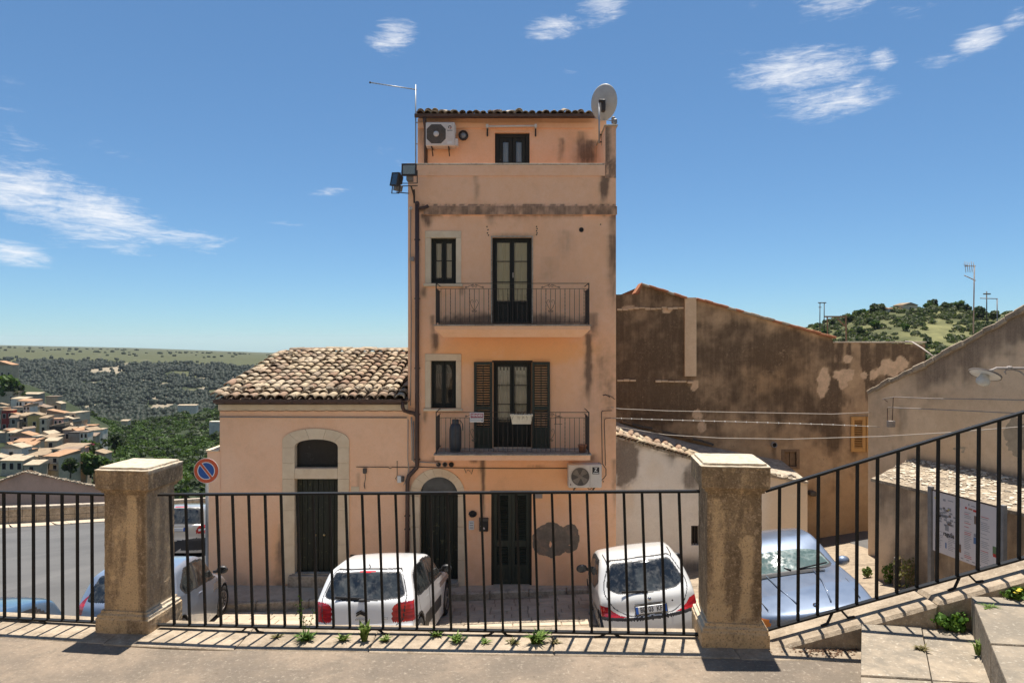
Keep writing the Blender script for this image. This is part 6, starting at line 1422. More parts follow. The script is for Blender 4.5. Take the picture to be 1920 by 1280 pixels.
# ================= stone pillars of the terrace
def pillar(cx, cy, z0, w, H, rot, label, streaks):
    t = thing('stone_pillar', label, 'pillar', (cx, cy, z0), 'pillars of the terrace railing', R(rot))
    def ring(name, secs, n=14, dz=.02, top=False):
        """stack of square rings (half width, z); dense faces for the stain map"""
        V = []; C = []; F = []; per = 4*n
        prof = []
        for (h0, z0_), (h1, z1_) in zip(secs[:-1], secs[1:]):
            k = max(1, int(math.ceil(abs(z1_-z0_)/dz)))
            for q in range(k): prof.append((h0+(h1-h0)*q/k, z0_+(z1_-z0_)*q/k))
        prof.append(secs[-1])
        for h, z in prof:
            for s in range(4):
                for q in range(n):
                    u = -1+2*q/n; rr = .985 if q == 0 else 1.
                    p = [(u, -1), (1, u), (-u, 1), (-1, -u)][s]; V.append((p[0]*h*rr, p[1]*h*rr, z))
                    C.append(streaks(s, u, z/H))
        for a in range(len(prof)-1):
            for b in range(per): F.append((a*per+b, a*per+(b+1) % per, (a+1)*per+(b+1) % per, (a+1)*per+b))
        V = np.array(V); r_ = random.Random(5)
        V += (np.random.RandomState(4).rand(*V.shape)-.5)*.0022
        me = bpy.data.meshes.new(name); me.from_pydata([tuple(p) for p in V], [], F+[tuple(range((len(prof)-1)*per, len(prof)*per)), tuple(range(per-1, -1, -1))]); me.update()
        setattr_col(me, np.clip(np.array(C), 0, 1)); me.materials.append(M['pillar'])
        return part(name, me, None, t, local=True)
    h = w/2
    ring('plinth', [(h, -.12), (h, .082), (h-.006, .09), (h-.006, .104), (h-.02, .112), (h-.022, .126)])
    ring('shaft', [(h-.034, .126), (h-.034, H-.162), (h-.026, H-.158)])
    ring('cap', [(h-.022, H-.158), (h-.020, H-.145), (h+.002, H-.128), (h+.002, H-.022)])
    ring('cap_slab', [(h+.004, H-.022), (h+.004, H-.014), (h-.012, H-.012), (h-.014, H)])
    return t
def st_left(s, u, z):
    r = .62
    if s == 0:
        cxs = .30+.0*z; wd_ = .16+.9*max(0, .45-z)
        r = .62-.75*math.exp(-((u-cxs+max(0, .42-z)*.5)/wd_)**2)*(1 if z < .82 else .2)
        if u > .72: r += .25
    if s == 1: r = .66+.12*math.sin(u*9+1)
    g = .9 if z > .985 or (s in (1,) and z < .135 and z > .084) or (s == 1 and z > .97) else (.18 if s == 1 and z < .85 else 0)
    if z > .83: r = .62
    if z < .09: r = .5
    return (r, g, 0)
def st_right(s, u, z):
    r = .66
    if s == 0:
        r = .70-.55*math.exp(-((u-.45-.25*(z-.4))/.18)**2)*(1 if .15 < z < .6 else .15)-.5*max(0, .32-z)*2+.25*(u > .8)
        r -= .35*math.exp(-((u+.6)/.25)**2)*(1 if z < .8 else 0)
    g = .9 if z > .985 or (s == 3 and .084 < z < .135) else 0
    if z < .135: r = .35
    return (r, g, 0)
pillar(-2.312, 4.247, 0.005, .345, .99, -6.5, 'weathered stone pillar with one bright ochre streak, left of the white hatchbacks', st_left)
pillar(1.204, 3.790, .12, .355, .982, -6., 'weathered stone pillar at the foot of the stair railing, beside the silver-blue sedan', st_right)
# ================= black iron railings
def railing(label, x0, x1, zt, zb, pitch, lean, feet, slope=False, x_bar0=None, ends=(1, 1)):
    t = thing('iron_railing', label, 'railing', ((x0+x1)/2, rail_y((x0+x1)/2), zb((x0+x1)/2)-.05), 'railings along the terrace edge')
    pt = lambda x, z: (x, rail_y(x), z)
    a, b = Vector(pt(x0, zt(x0))), Vector(pt(x1, zt(x1)))
    part('top_rail', MB().bar(a, b, .034, .012), M['blackpaint'], t)
    a, b = Vector(pt(x0, zb(x0))), Vector(pt(x1, zb(x1)))
    part('bottom_rail', MB().bar(a, b, .030, .010), M['blackpaint'], t)
    x = (x_bar0 or x0+.05); rd = random.Random(4)
    while x < x1-.02:
        j = rd.uniform(-.003, .003)
        part('bar', MB().bar(pt(x+j+lean, zt(x+lean)-.004), pt(x+j*.3, zb(x)+.004), .0135), M['blackpaint'], t); x += pitch*math.cos(RA)
    for fx in feet:
        s = 1 if not slope else .346
        g = (lambda q: float(slope_z(q))+.003) if slope else (lambda q: float(ter_z(q))+.006)
        for sgn in (-1, 1):
            mb = MB(); p0 = Vector((fx+sgn*.022, rail_y(fx), zb(fx+sgn*.022)-.004)); e = fx+sgn*.052; p1 = Vector((e, rail_y(e)-.012, g(e)+.006)); e2 = fx+sgn*.085; p2 = Vector((e2, rail_y(e2)-.016, g(e2)+.004))
            mb.bar(p0, p1+(p1-p0).normalized()*.003, .012, .008); mb.bar(p1, p2, .014, .007)
            part('foot', mb, M['blackpaint'], t)
    return t
lin = lambda xa, za, xb, zb_: (lambda x: za+(zb_-za)*(x-xa)/(xb-xa))
railing('black iron railing left of the left pillar, level, in front of the asphalt bend', -6.3, -2.475, lin(-3.2, .807, -2.55, .811), lin(-3.2, .020, -2.5, .026), .1, -.004, [-2.97, -4.1, -5.2], x_bar0=-6.255)
railing('long level black iron railing between the two stone pillars', -2.145, 1.03, lin(-2.12, .8215, 1.013, .9275), lin(-2.05, .034, 1.013, .143), .1005, -.026, [-1.56, -.80, -.08, .545], x_bar0=-2.045)
railing('black iron stair railing climbing to the right above the sloped coping', 1.375, 3.9, lin(1.403, .949, 2.659, 1.384), lin(1.403, .194, 2.659, .628), .1, .006, [1.74, 2.37, 3.0], True, x_bar0=1.445)
# ================= parked cars
def inpoly(x, y, poly):
    poly = np.array(poly); r = np.zeros(x.shape, bool); j = len(poly)-1
    for i in range(len(poly)):
        xi, yi = poly[i]; xj, yj = poly[j]
        c = ((yi > y) != (yj > y)) & (x < (xj-xi)*(y-yi)/(yj-yi+1e-12)+xi); r ^= c; j = i
    return r
def roundpoly(pts, r=.04, n=5):
    out = []; N = len(pts)
    for i in range(N):
        p0, p, p1 = (np.array(pts[(i+k) % N], float) for k in (-1, 0, 1)); a, b = p0-p, p1-p; la, lb = np.linalg.norm(a), np.linalg.norm(b); q = min(r, la*.45, lb*.45)
        A, B = p+a/la*q, p+b/lb*q
        for k in range(n+1): t = k/n; out.append(tuple((1-t)**2*A+2*t*(1-t)*p+t*t*B))
    return out
def smooth_curve(pts, n=400):
    """Catmull-Rom through the points, sampled evenly by arc length"""
    p = np.array(pts, float); P_ = np.vstack([2*p[0]-p[1], p, 2*p[-1]-p[-2]]); out = []
    for i in range(1, len(P_)-2):
        p0, p1, p2, p3 = P_[i-1:i+3]; t = np.linspace(0, 1, 24, endpoint=False)[:, None]
        m1 = (p2-p0)*.38; m2 = (p3-p1)*.38
        out.append((2*t**3-3*t**2+1)*p1+(t**3-2*t**2+t)*m1+(-2*t**3+3*t**2)*p2+(t**3-t**2)*m2)
    c = np.vstack(out+[p[-1:]]); c[:, 0] = np.maximum.accumulate(c[:, 0]); s = np.concatenate([[0], np.cumsum(np.hypot(*np.diff(c, axis=0).T))])
    t = np.linspace(0, s[-1], n); return np.stack([np.interp(t, s, c[:, 0]), np.interp(t, s, c[:, 1])], -1)
def car(root, S, res=.016):
    """x: rear 0 -> front L, y left, z up; S holds the shape"""
    L, W, prof, belt, tum = S['L'], S['W']/2, S['prof'], S['belt'], S['tumble']
    cur = smooth_curve(prof, max(60, int(sum(math.hypot(b[0]-a[0], b[1]-a[1]) for a, b in zip(prof[:-1], prof[1:]))/res)))
    cx = cur[:, 0]+np.linspace(0, 1e-4, len(cur)); cz = cur[:, 1]
    def top(x): return np.interp(x, cx, cz, left=cz[0]-.3, right=cz[-1]-.3)
    xs = cx.copy(); nth = int((2*S['H']+S['W'])/res); zr = .13
    th = np.linspace(-.02, math.pi+.02, nth); dy, dz = np.cos(th), np.sin(th)
    Xg = xs[:, None]+0*th[None, :]; r0 = np.zeros_like(Xg); r1 = np.full_like(Xg, 2.2)
    pr, pf, pexp = S.get('pr', .16), S.get('pf', .3), S.get('pexp', 3.2); roofz = S['H']; kk = S.get('k', .05)
    def F(r):
        y = np.abs(r*dy); z = zr+r*dz; s_ = np.minimum(y/W, 1.05)
        t = np.clip((Xg/L-.35)/.3, 0, 1); t = t*t*(3-2*t)
        xe = Xg-pr*s_**pexp*(1-t)+pf*s_**pexp*t
        f2 = z-(top(xe)-S.get('crown', .035)*s_**2*np.clip((z-.5)/.4, 0, 1))
        bz = belt[0]+(belt[1]-belt[0])*Xg/L; u = np.clip((z-bz)/(roofz-bz), 0, 1.2)
        plan = 1-S.get('taper', .06)*np.abs((Xg-L*.5)/(L*.5))**3
        hw = W*plan*(1-tum*u**1.15)*(1-.045*np.clip((bz*.72-z)/.6, 0, 1)**2)*(1-.018*np.clip((z-bz*.72)/(bz*.28), 0, 1)*(z < bz)-.018*(z >= bz))
        f1 = y-hw
        h = np.clip(.5+.5*(f1-f2)/kk, 0, 1); return f2*(1-h)+f1*h+kk*h*(1-h)
    for _ in range(26):
        rm = (r0+r1)/2; ins = F(rm) < 0; r0 = np.where(ins, rm, r0); r1 = np.where(ins, r1, rm)
    r = r0; Y = r*dy[None, :]; Z = zr+r*dz[None, :]
    V = np.stack([Xg, Y, Z], -1); nX, nT = Xg.shape
    i, j = np.meshgrid(np.arange(nX-1), np.arange(nT-1), indexing='ij'); q = (i*nT+j).ravel()
    Fq = np.stack([q, q+1, q+nT+1, q+nT], -1); Vf = V.reshape(-1, 3)
    C = Vf[Fq].mean(1); N = np.cross(Vf[Fq[:, 2]]-Vf[Fq[:, 0]], Vf[Fq[:, 3]]-Vf[Fq[:, 1]]); N /= np.linalg.norm(N, axis=1)[:, None]+1e-9
    if (N[:, 2]*(C[:, 2] > 1)).sum() < 0: Fq = Fq[:, ::-1]; N = -N
    x, y, z = C.T; cls = np.zeros(len(C), int); names = ['body']; mats = [S['paint']]
    side = (np.abs(N[:, 1]) > .5) & (np.abs(y) > .45*W); rear = (N[:, 0] < -.12) & (x < L*.4); front = (N[:, 0] > .12) & (x > L*.5)
    for nm, view, poly, mat, both in S['patches']:
        if view == 'side': msk = side & inpoly(x, z, poly)
        elif view == 'rearring': msk = (x < L*.35) & inpoly(np.abs(y), z, poly[0]) & ~inpoly(np.abs(y), z, poly[1])
        elif view == 'sidering': msk = side & inpoly(x, z, poly[0]) & ~inpoly(x, z, poly[1])
        elif view == 'rear': msk = rear & inpoly(np.abs(y), z, poly)
        elif view == 'rearall': msk = (x < L*.35) & inpoly(np.abs(y), z, poly)
        elif view == 'rearlamp': msk = (x < S['lampx']) & inpoly(np.abs(y), z, poly)
        elif view == 'front': msk = front & inpoly(np.abs(y), z, poly)
        elif view == 'frontlamp': msk = (x > L-.34) & inpoly(np.abs(y), z, poly)
        elif view == 'frontall': msk = (x > L*.6) & inpoly(np.abs(y), z, poly)
        elif view == 'top': msk = (N[:, 2] > .3) & inpoly(x, np.abs(y), poly)
        if both:
            for sg in (1, -1):
                names.append(nm); mats.append(mat); cls[msk & (y*sg > 0)] = len(names)-1
        else: names.append(nm); mats.append(mat); cls[msk] = len(names)-1
    for wx in S['wheels']:
        cut = (np.abs(y) > W*.55) & (np.hypot(x-wx, z-S['wr']) < S['wr']+.045) & (z < S['wr']*2+.1); cls[cut] = -1
    for k, nm in enumerate(names):
        f = Fq[cls == k]
        if not len(f): continue
        u, inv = np.unique(f, return_inverse=True); vv = Vf[u].copy()
        me = npmesh(nm, vv, inv.reshape(-1, 4), True); me.materials.append(M[mats[k]]); part(nm, me, None, root, local=True)
    # floor and wheel housings
    part('underbody', MB().box(.12, L-.12, -W*.86, W*.86, .16, .24), M['plastic'], root, local=True)
    for wx in S['wheels']:
        rr = S['wr']+.05
        for sg in (1, -1):
            pts = arch_pts(0, 0, rr, 16, -.15, math.pi+.15); mb = MB(); n_ = len(pts)
            v = [(wx+p[0], sg*W*.45, S['wr']+p[1]) for p in pts]+[(wx+p[0], sg*W*.99, S['wr']+p[1]) for p in pts]; mb.add(v, [(a, a+1, a+n_+1, a+n_) for a in range(n_-1)]+[tuple(range(n_))]); part('wheel_arch', mb, M['plastic'], root, local=True, fix=False)
            steer = S.get('steer', 0) if wx > L*.5 else 0
            tr = S['wr']; prof_t = [(tr*.62, -.085), (tr*.93, -.095), (tr, -.075), (tr, .075), (tr*.93, .095), (tr*.62, .085)]
            Mw = Matrix.Translation((wx, sg*(W-.105), tr)) @ Matrix.Rotation(steer, 4, 'Z')
            w = part('wheel', MB().lathe(prof_t, 36, (0, 0, 0), 'y').xf(Mw), M['rubber'], root, True, local=True)
            hub = MB().lathe([(tr*.16, sg*.075), (tr*.14, sg*.09), (tr*.03, sg*.095)], 16, (0, 0, 0), 'y'); ns = S.get('spokes', 10)
            for a in range(ns):
                t0 = 2*math.pi*a/ns; hub.bar((tr*.1*math.cos(t0), sg*.07, tr*.1*math.sin(t0)), (tr*.60*math.cos(t0), sg*.08, tr*.60*math.sin(t0)), .03 if ns < 9 else .022, .03)
            part('rim', MB().band(arch_pts(0, 0, tr*.66, 32, 0, 2*math.pi), arch_pts(0, 0, tr*.58, 32, 0, 2*math.pi), sg*.06, sg*.098).xf(Mw), M['alloy'], w, local=True)
            part('spokes', hub.xf(Mw), M['alloy'], w, local=True); part('brake_disc', MB().lathe([(tr*.6, sg*.02), (tr*.6, sg*.03)], 20, (0, 0, 0), 'y').xf(Mw), M['plastic'], w, local=True)
    mx, mz = S['mirror']; 
    for sg in (1, -1):
        y_ = W*S.get('mirw', .97); mb = MB().lathe([(.01, -.04), (.055, -.035), (.085, -.005), (.085, .02), (.05, .07), (.01, .085)], 16, (0, 0, 0), 'x'); mb.v = [(p[0]+mx+.02, p[1]*1.25+sg*(y_+.11), p[2]*.9+mz+.03) for p in mb.v]
        mi = part('mirror', mb, M[S.get('mirmat', 'plastic')], root, True, local=True); part('mirror_arm', MB().bar((mx+.03, sg*(y_-.06), mz-.01), (mx+.03, sg*(y_+.05), mz+.01), .05, .05), M['plastic'], mi, local=True)
        part('mirror_glass', MB().box(mx-.028, mx-.024, sg*(y_+.11)-.075, sg*(y_+.11)+.075, mz-.02, mz+.08), M['carglass'], mi, local=True)
    return root
def ringp(pts, w, r=.05):
    p = np.array(pts); c_ = p.mean(0); q = []
    for a in p:
        d_ = c_-a; q.append(tuple(a+d_/np.abs(d_).max()*w))
    return (roundpoly([tuple(a) for a in p], r), roundpoly(q, r))
def put_car(root, x, y, yaw, pitch=-.0):
    """rear centre at x,y; heading = +Y turned clockwise by yaw degrees"""
    return root
def car_root(name, label, x, y, yaw, L, group='cars parked along the street'):
    a = R(90-yaw); h = Vector((math.cos(a), math.sin(a), 0)); z0 = float(road_z(x+h.x*L*.18, y+h.y*L*.18)); z1 = float(road_z(x+h.x*L*.82, y+h.y*L*.82)); pit = math.atan2(z1-z0, L*.64)
    o = bpy.data.objects.new(name, None); COL.objects.link(o); o.rotation_mode = 'XYZ'
    lat = Vector((-h.y, h.x, 0)); c = Vector((x, y, 0))+h*L*.5; zl = float(road_z(*(c+lat*.7)[:2])); zr_ = float(road_z(*(c-lat*.7)[:2])); roll = math.atan2(zl-zr_, 1.4)
    fx = Vector((h.x*math.cos(pit), h.y*math.cos(pit), math.sin(pit))); fy = Vector((lat.x, lat.y, math.tan(roll))).normalized(); fz = fx.cross(fy).normalized(); fy = fz.cross(fx)
    o.matrix_world = Matrix(((fx.x, fy.x, fz.x, x), (fx.y, fy.y, fz.y, y), (fx.z, fy.z, fz.z, z0-math.tan(pit)*L*.18+.02), (0, 0, 0, 1)))
    tag(o, label, 'car', group); ORG[o.name] = Vector((0, 0, 0)); return o
def plate(root, x, z, txt, tilt=0., y=0., blue=((-1, 'l'), (1, 'r')), w=.52):
    p = part('number_plate', MB().cbox(-.012, .0, -w/2, w/2, -.057, .057, .006), M['platewhite'], root, local=True); p.location = (x, y, z); p.rotation_euler = (0, tilt, 0)
    part('plate_frame', MB().box(-.006, .004, -w/2-.012, w/2+.012, -.068, .068), M['plastic'], p, local=True)
    for sg, _ in blue: part('plate_band', MB().box(-.0145, -.011, min(sg*w*.42, sg*w*.5), max(sg*w*.42, sg*w*.5), -.055, .055), M['plateblue'], p, local=True)
    if txt:
        me = text_mesh(txt, .105, .001, .0012); me.materials.append(M['ink']); o = part('lettering', me, None, p, local=True); o.location = (-.0145, 0, -.002); o.rotation_euler = (R(90), 0, R(-90)); o.scale = (.80, 1.0, 1)
    return p
def at_surf(root, nm='body'): return None
# --- white five-door hatchback, rear to us
S = dict(lampx=.34, L=3.98, W=1.67, H=1.475, paint='paint_white', belt=(.98, .90), tumble=.20, pr=.20, pf=.35, taper=.05, k=.06, crown=.045, wr=.315, wheels=(.66, 3.20), mirror=(2.62, .98), mirmat='plastic', spokes=5,
    prof=[(0, .26), (.005, .42), (.02, .60), (.06, .68), (.085, .90), (.11, 1.0), (.20, 1.10), (.40, 1.35), (.47, 1.405), (.62, 1.44), (1.1, 1.475), (1.7, 1.465), (2.15, 1.40), (2.55, 1.20), (2.95, .99), (3.1, .95), (3.6, .86), (3.85, .74), (3.95, .55), (3.98, .30)],
    patches=[('rear_seal', 'rearall', roundpoly([(-.01, 1.0), (.60, 1.025), (.665, 1.06), (.55, 1.385), (-.01, 1.40)], .04), 'plastic', False),
             ('rear_window', 'rearall', roundpoly([(-.3, 1.015), (.59, 1.04), (.645, 1.07), (.535, 1.37), (-.3, 1.385)], .05), 'carglass', False),
             ('brake_light', 'rearall', [(-.01, 1.388), (.13, 1.388), (.13, 1.408), (-.01, 1.408)], 'taillight', False),
             ('side_seal', 'side', roundpoly([(.46, 1.08), (.62, .96), (2.72, .90), (2.80, .93), (2.12, 1.36), (1.6, 1.41), (.9, 1.40), (.62, 1.30)], .06), 'plastic', True),
             ('rear_side_window', 'side', roundpoly([(.54, 1.09), (.66, .985), (1.42, .965), (1.42, 1.385), (.95, 1.375), (.67, 1.28)], .05), 'carglass', True),
             ('front_side_window', 'side', roundpoly([(1.50, .96), (2.62, .93), (2.08, 1.33), (1.50, 1.385)], .04), 'carglass', True),
             ('windshield', 'frontall', roundpoly([(-.3, .99), (.70, 1.0), (.55, 1.39), (-.3, 1.42)], .05), 'carglass', False),
             ('tail_light', 'rearlamp', roundpoly([(.49, .685), (.49, .925), (.58, .97), (.93, .98), (.93, .675)], .07), 'taillight', True),
             ('tailgate_seam', 'rearring', (roundpoly([(-.3, .585), (.50, .60), (.66, .70), (.70, 1.05), (.56, 1.42), (-.3, 1.44)], .05), roundpoly([(-.3, .600), (.493, .615), (.645, .71), (.685, 1.05), (.55, 1.405), (-.3, 1.425)], .05)), 'plastic', False),
             ('front_door_seam', 'sidering', ringp([(1.46, .34), (2.72, .34), (2.76, .90), (1.46, .95)], .014), 'plastic', True),
             ('rear_door_seam', 'sidering', ringp([(.80, .50), (1.0, .34), (1.45, .34), (1.45, .95), (.62, .97)], .014), 'plastic', True),
             ('lower_bumper', 'rearall', [(-.01, .2), (1, .2), (1, .46), (.6, .46), (.55, .40), (-.01, .40)], 'plastic', False),
             ('side_bump', 'side', roundpoly([(1.05, .34), (2.55, .34), (2.55, .56), (1.05, .56)], .07), 'plastic', True),
             ('arch_trim', 'side', [(.66+.40*math.cos(a), .315+.40*math.sin(a)) for a in np.linspace(-.3, math.pi+.3, 20)], 'plastic', True),
             ('arch_trim', 'side', [(3.2+.40*math.cos(a), .315+.40*math.sin(a)) for a in np.linspace(-.3, math.pi+.3, 20)], 'plastic', True),
             ('headlight', 'frontall', roundpoly([(.40, .66), (.86, .70), (.86, .80), (.45, .76)], .03), 'lampclear', True)])
rt_ = car_root('parked_car', 'white hatchback with round-cornered red tail lights and chevron badge, rear to the railing', -2.37, 10.62, 4.5, 3.98); car(rt_, S)
for k, zz in enumerate((.835, .80)):
    xb = .052
    for sg in (-1, 1): part('chevron', MB().add([(xb-.012, 0, zz+.055), (xb-.012, 0, zz+.028), (xb-.006, sg*.072, zz-.005), (xb-.006, sg*.072, zz+.018), (xb+.03, 0, zz+.055), (xb+.03, 0, zz+.028), (xb+.03, sg*.072, zz-.005), (xb+.03, sg*.072, zz+.018)], [(0,1,2,3),(4,7,6,5),(0,3,7,4),(1,5,6,2),(2,6,7,3),(0,4,5,1)]), M['ink'], rt_, local=True)
def caption(txt, y, z, x, size, mat, root, nm='lettering'):
    me = text_mesh(txt, size, .003, .0008); me.materials.append(M[mat]); o = part(nm, me, None, root, local=True); o.location = (x, y, z); o.rotation_euler = (R(90), 0, R(-90)); return o
caption('CITROEN', 0, .745, .058, .042, 'chrome', rt_); caption('C3', -.40, .755, .072, .06, 'chrome', rt_)
part('wiper', MB().bar((.125, .02, 1.045), (.155, .44, 1.062), .02, .03), M['plastic'], rt_, local=True)
part('wiper_motor', MB().cbox(.09, .15, -.05, .05, 1.0, 1.045, .012), M['plastic'], rt_, local=True)
part('aerial', MB().tube([(.62, .0, 1.43), (.56, .0, 1.49)], .01, 6), M['plastic'], rt_, local=True)
for xx in (1.28, 2.28):
    for sg in (-1, 1): part('door_handle', MB().cbox(xx-.09, xx+.09, sg*.808-.02, sg*.808+.02, .80, .835, .008), M['paint_white'], rt_, local=True)
# --- older white three-door hatchback
S2 = dict(lampx=.46, L=3.72, W=1.66, H=1.43, paint='paint_cream', belt=(.90, .84), tumble=.21, pr=.30, pf=.42, taper=.09, k=.08, crown=.05, pexp=2.6, wr=.285, wheels=(.62, 2.99), mirror=(2.35, .93), mirw=.98, spokes=7,
    prof=[(0, .24), (.006, .40), (.03, .56), (.05, .60), (.075, .66), (.11, .82), (.16, .90), (.25, .985), (.50, 1.27), (.60, 1.345), (.75, 1.385), (1.2, 1.43), (1.7, 1.415), (2.05, 1.35), (2.45, 1.12), (2.75, .94), (2.95, .89), (3.35, .79), (3.6, .66), (3.7, .5), (3.72, .28)],
    patches=[('rear_seal', 'rearall', roundpoly([(-.3, .895), (.50, .915), (.645, .985), (.615, 1.09), (.50, 1.33), (-.3, 1.35)], .07), 'plastic', False),
             ('rear_window', 'rearall', roundpoly([(-.3, .912), (.49, .93), (.625, .995), (.595, 1.09), (.485, 1.315), (-.3, 1.335)], .07), 'carglass', False),
             ('side_seal', 'side', roundpoly([(.60, 1.05), (1.0, .88), (2.50, .845), (2.55, .87), (1.98, 1.31), (1.5, 1.365), (.95, 1.34)], .07), 'plastic', True),
             ('rear_side_window', 'side', roundpoly([(.68, 1.05), (1.03, .905), (1.22, .90), (1.22, 1.335), (.98, 1.315)], .05), 'carglass', True),
             ('front_side_window', 'side', roundpoly([(1.28, .895), (2.40, .875), (1.92, 1.29), (1.28, 1.34)], .05), 'carglass', True),
             ('windshield', 'frontall', roundpoly([(-.3, .95), (.66, .96), (.52, 1.33), (-.3, 1.38)], .05), 'carglass', False),
             ('tail_light', 'rearlamp', [(.38, .585), (.50, .61), (.60, .665), (.68, .73), (.78, .75), (.95, .745), (.95, .575), (.6, .572)], 'taillight', True),
             ('tailgate_seam', 'rearring', (roundpoly([(-.3, .575), (.36, .59), (.58, .70), (.70, .90), (.68, 1.05), (.53, 1.365), (-.3, 1.39)], .06), roundpoly([(-.3, .588), (.355, .603), (.568, .71), (.685, .90), (.665, 1.05), (.52, 1.352), (-.3, 1.377)], .06)), 'plastic', False),
             ('door_seam', 'sidering', ringp([(1.24, .32), (2.50, .32), (2.54, .84), (1.24, .88)], .014), 'plastic', True),
             ('bumper_strip', 'rearall', [(-.01, .52), (1, .54), (1, .59), (-.01, .57)], 'plastic', False),
             ('lower_bumper', 'rearall', [(-.01, .2), (1, .2), (1, .25), (-.01, .25)], 'plastic', False),
             ('side_strip', 'side', [(.95, .50), (2.62, .50), (2.62, .54), (.95, .54)], 'plastic', True),
             ('headlight', 'frontall', roundpoly([(.40, .58), (.80, .60), (.80, .70), (.45, .68)], .03), 'lampclear', True)])
r2 = car_root('parked_car', 'small older white hatchback with low wedge tail lights and number plate, by the right pillar', 2.33, 10.86, 1.8, 3.72); car(r2, S2)
plate(r2, .062, .675, 'BD 03  KF', R(10), .0, ((1, 'l'), (-1, 'r')), .5)
part('boot_strip', MB().cbox(.072, .10, -.25, .25, .758, .772, .004), M['plastic'], r2, local=True)
part('emblem', MB().lathe([(.032, 0), (.030, -.012), (.012, -.014)], 20, (.10, 0, .825), 'x'), M['chrome'], r2, True, local=True); part('emblem_shield', MB().add([(.083, -.014, .838), (.083, .014, .838), (.083, .014, .822), (.083, 0, .808), (.083, -.014, .822)], [(0,1,2,3,4)]), M['printblue'], r2, local=True, fix=False)
part('boot_lock', MB().lathe([(.014, 0), (.012, -.01)], 12, (.078, -.36, .765), 'x'), M['ironblack'], r2, local=True)
part('wiper', MB().bar((.165, .0, .93), (.20, .42, .955), .02, .03), M['plastic'], r2, local=True)
for sg in (-1, 1): part('roof_seam', MB().tube([(.70, sg*.555, 1.352), (1.1, sg*.575, 1.395), (1.7, sg*.57, 1.385)], .008, 5), M['plastic'], r2, local=True)
for sg in (-1, 1): part('door_handle', MB().cbox(1.36, 1.52, sg*.78-.02, sg*.78+.02, .76, .79, .008), M['plastic'], r2, local=True)
# --- silver-blue saloon facing us (its front is at its x = L end)
S3 = dict(L=4.45, W=1.74, H=1.405, paint='paint_silverblue', belt=(.92, .88), tumble=.22, pr=.22, pf=.26, taper=.06, k=.05, crown=.035, pexp=2.6, wr=.31, wheels=(.95, 3.68), mirror=(2.72, .94), spokes=10, mirmat='paint_silverblue',
    prof=[(0, .28), (.01, .5), (.05, .62), (.08, .88), (.14, .95), (.62, 1.0), (.75, 1.02), (1.25, 1.30), (1.5, 1.37), (1.95, 1.405), (2.35, 1.38), (2.62, 1.27), (3.02, 1.02), (3.12, .985), (3.4, .955), (3.9, .87), (4.25, .76), (4.34, .70), (4.37, .58), (4.44, .50), (4.45, .28)],
    patches=[('windshield_seal', 'frontall', roundpoly([(-.3, .985), (.70, .965), (.74, .98), (.56, 1.355), (-.3, 1.395)], .04), 'plastic', False),
             ('windshield', 'frontall', roundpoly([(-.3, 1.015), (.67, .99), (.705, 1.0), (.54, 1.335), (-.3, 1.375)], .04), 'bmwglass', False),
             ('side_seal', 'side', roundpoly([(.78, .985), (.95, .915), (2.86, .875), (2.92, .90), (2.36, 1.31), (1.9, 1.355), (1.45, 1.32)], .06), 'plastic', True),
             ('rear_side_window', 'side', roundpoly([(.90, .99), (1.0, .935), (1.75, .92), (1.75, 1.325), (1.48, 1.30)], .04), 'carglass', True),
             ('front_side_window', 'side', roundpoly([(1.82, .915), (2.76, .895), (2.30, 1.285), (1.82, 1.325)], .04), 'carglass', True),
             ('rear_window', 'rearall', roundpoly([(-.3, 1.02), (.62, 1.02), (.52, 1.30), (-.3, 1.34)], .04), 'carglass', False),
             ('headlight', 'frontlamp', roundpoly([(.33, .565), (.66, .575), (.66, .675), (.36, .665)], .03), 'lampclear', True),
             ('indicator', 'frontlamp', roundpoly([(.67, .575), (.90, .60), (.90, .705), (.67, .68)], .03), 'amber', True),
             ('grille', 'frontall', roundpoly([(.02, .56), (.26, .56), (.24, .68), (.03, .68)], .03), 'plastic', True),
             ('lower_grille', 'frontall', [(-.01, .30), (.6, .30), (.55, .40), (-.01, .40)], 'plastic', False)])
r3 = car_root('parked_car', 'silver-blue saloon with amber indicator facing the terrace behind the right pillar', 4.78, 13.62, 185.5, 4.45); car(r3, S3)
part('emblem', MB().lathe([(.04, 0), (.038, .008), (.01, .012)], 20, (0, 0, 0), 'z').xf(Matrix.Translation((4.20, 0, .787)) @ Matrix.Rotation(R(14), 4, 'Y')), M['chrome'], r3, True, local=True)
for sg in (-1, 1):
    part('bonnet_crease', MB().tube([(3.15, sg*.36, .992), (3.6, sg*.33, .935), (4.18, sg*.22, .80)], .010, 6), M['paint_silverblue'], r3, True, local=True)
    part('bonnet_gap', MB().tube([(3.10, sg*.70, .93), (3.55, sg*.70, .885), (4.12, sg*.64, .775)], .006, 6), M['plastic'], r3, True, local=True)
    part('wiper', MB().bar((3.06, sg*.05+.1, 1.012), (2.99, sg*.33+.3, 1.035), .02, .02), M['plastic'], r3, local=True)
    part('door_handle', MB().cbox(1.85, 2.02, sg*.85-.02, sg*.85+.02, .76, .79, .008), M['paint_silverblue'], r3, local=True)
part('vent_slot', MB().box(3.17, 3.22, -.52, .52, .978, .985), M['plastic'], r3, local=True)
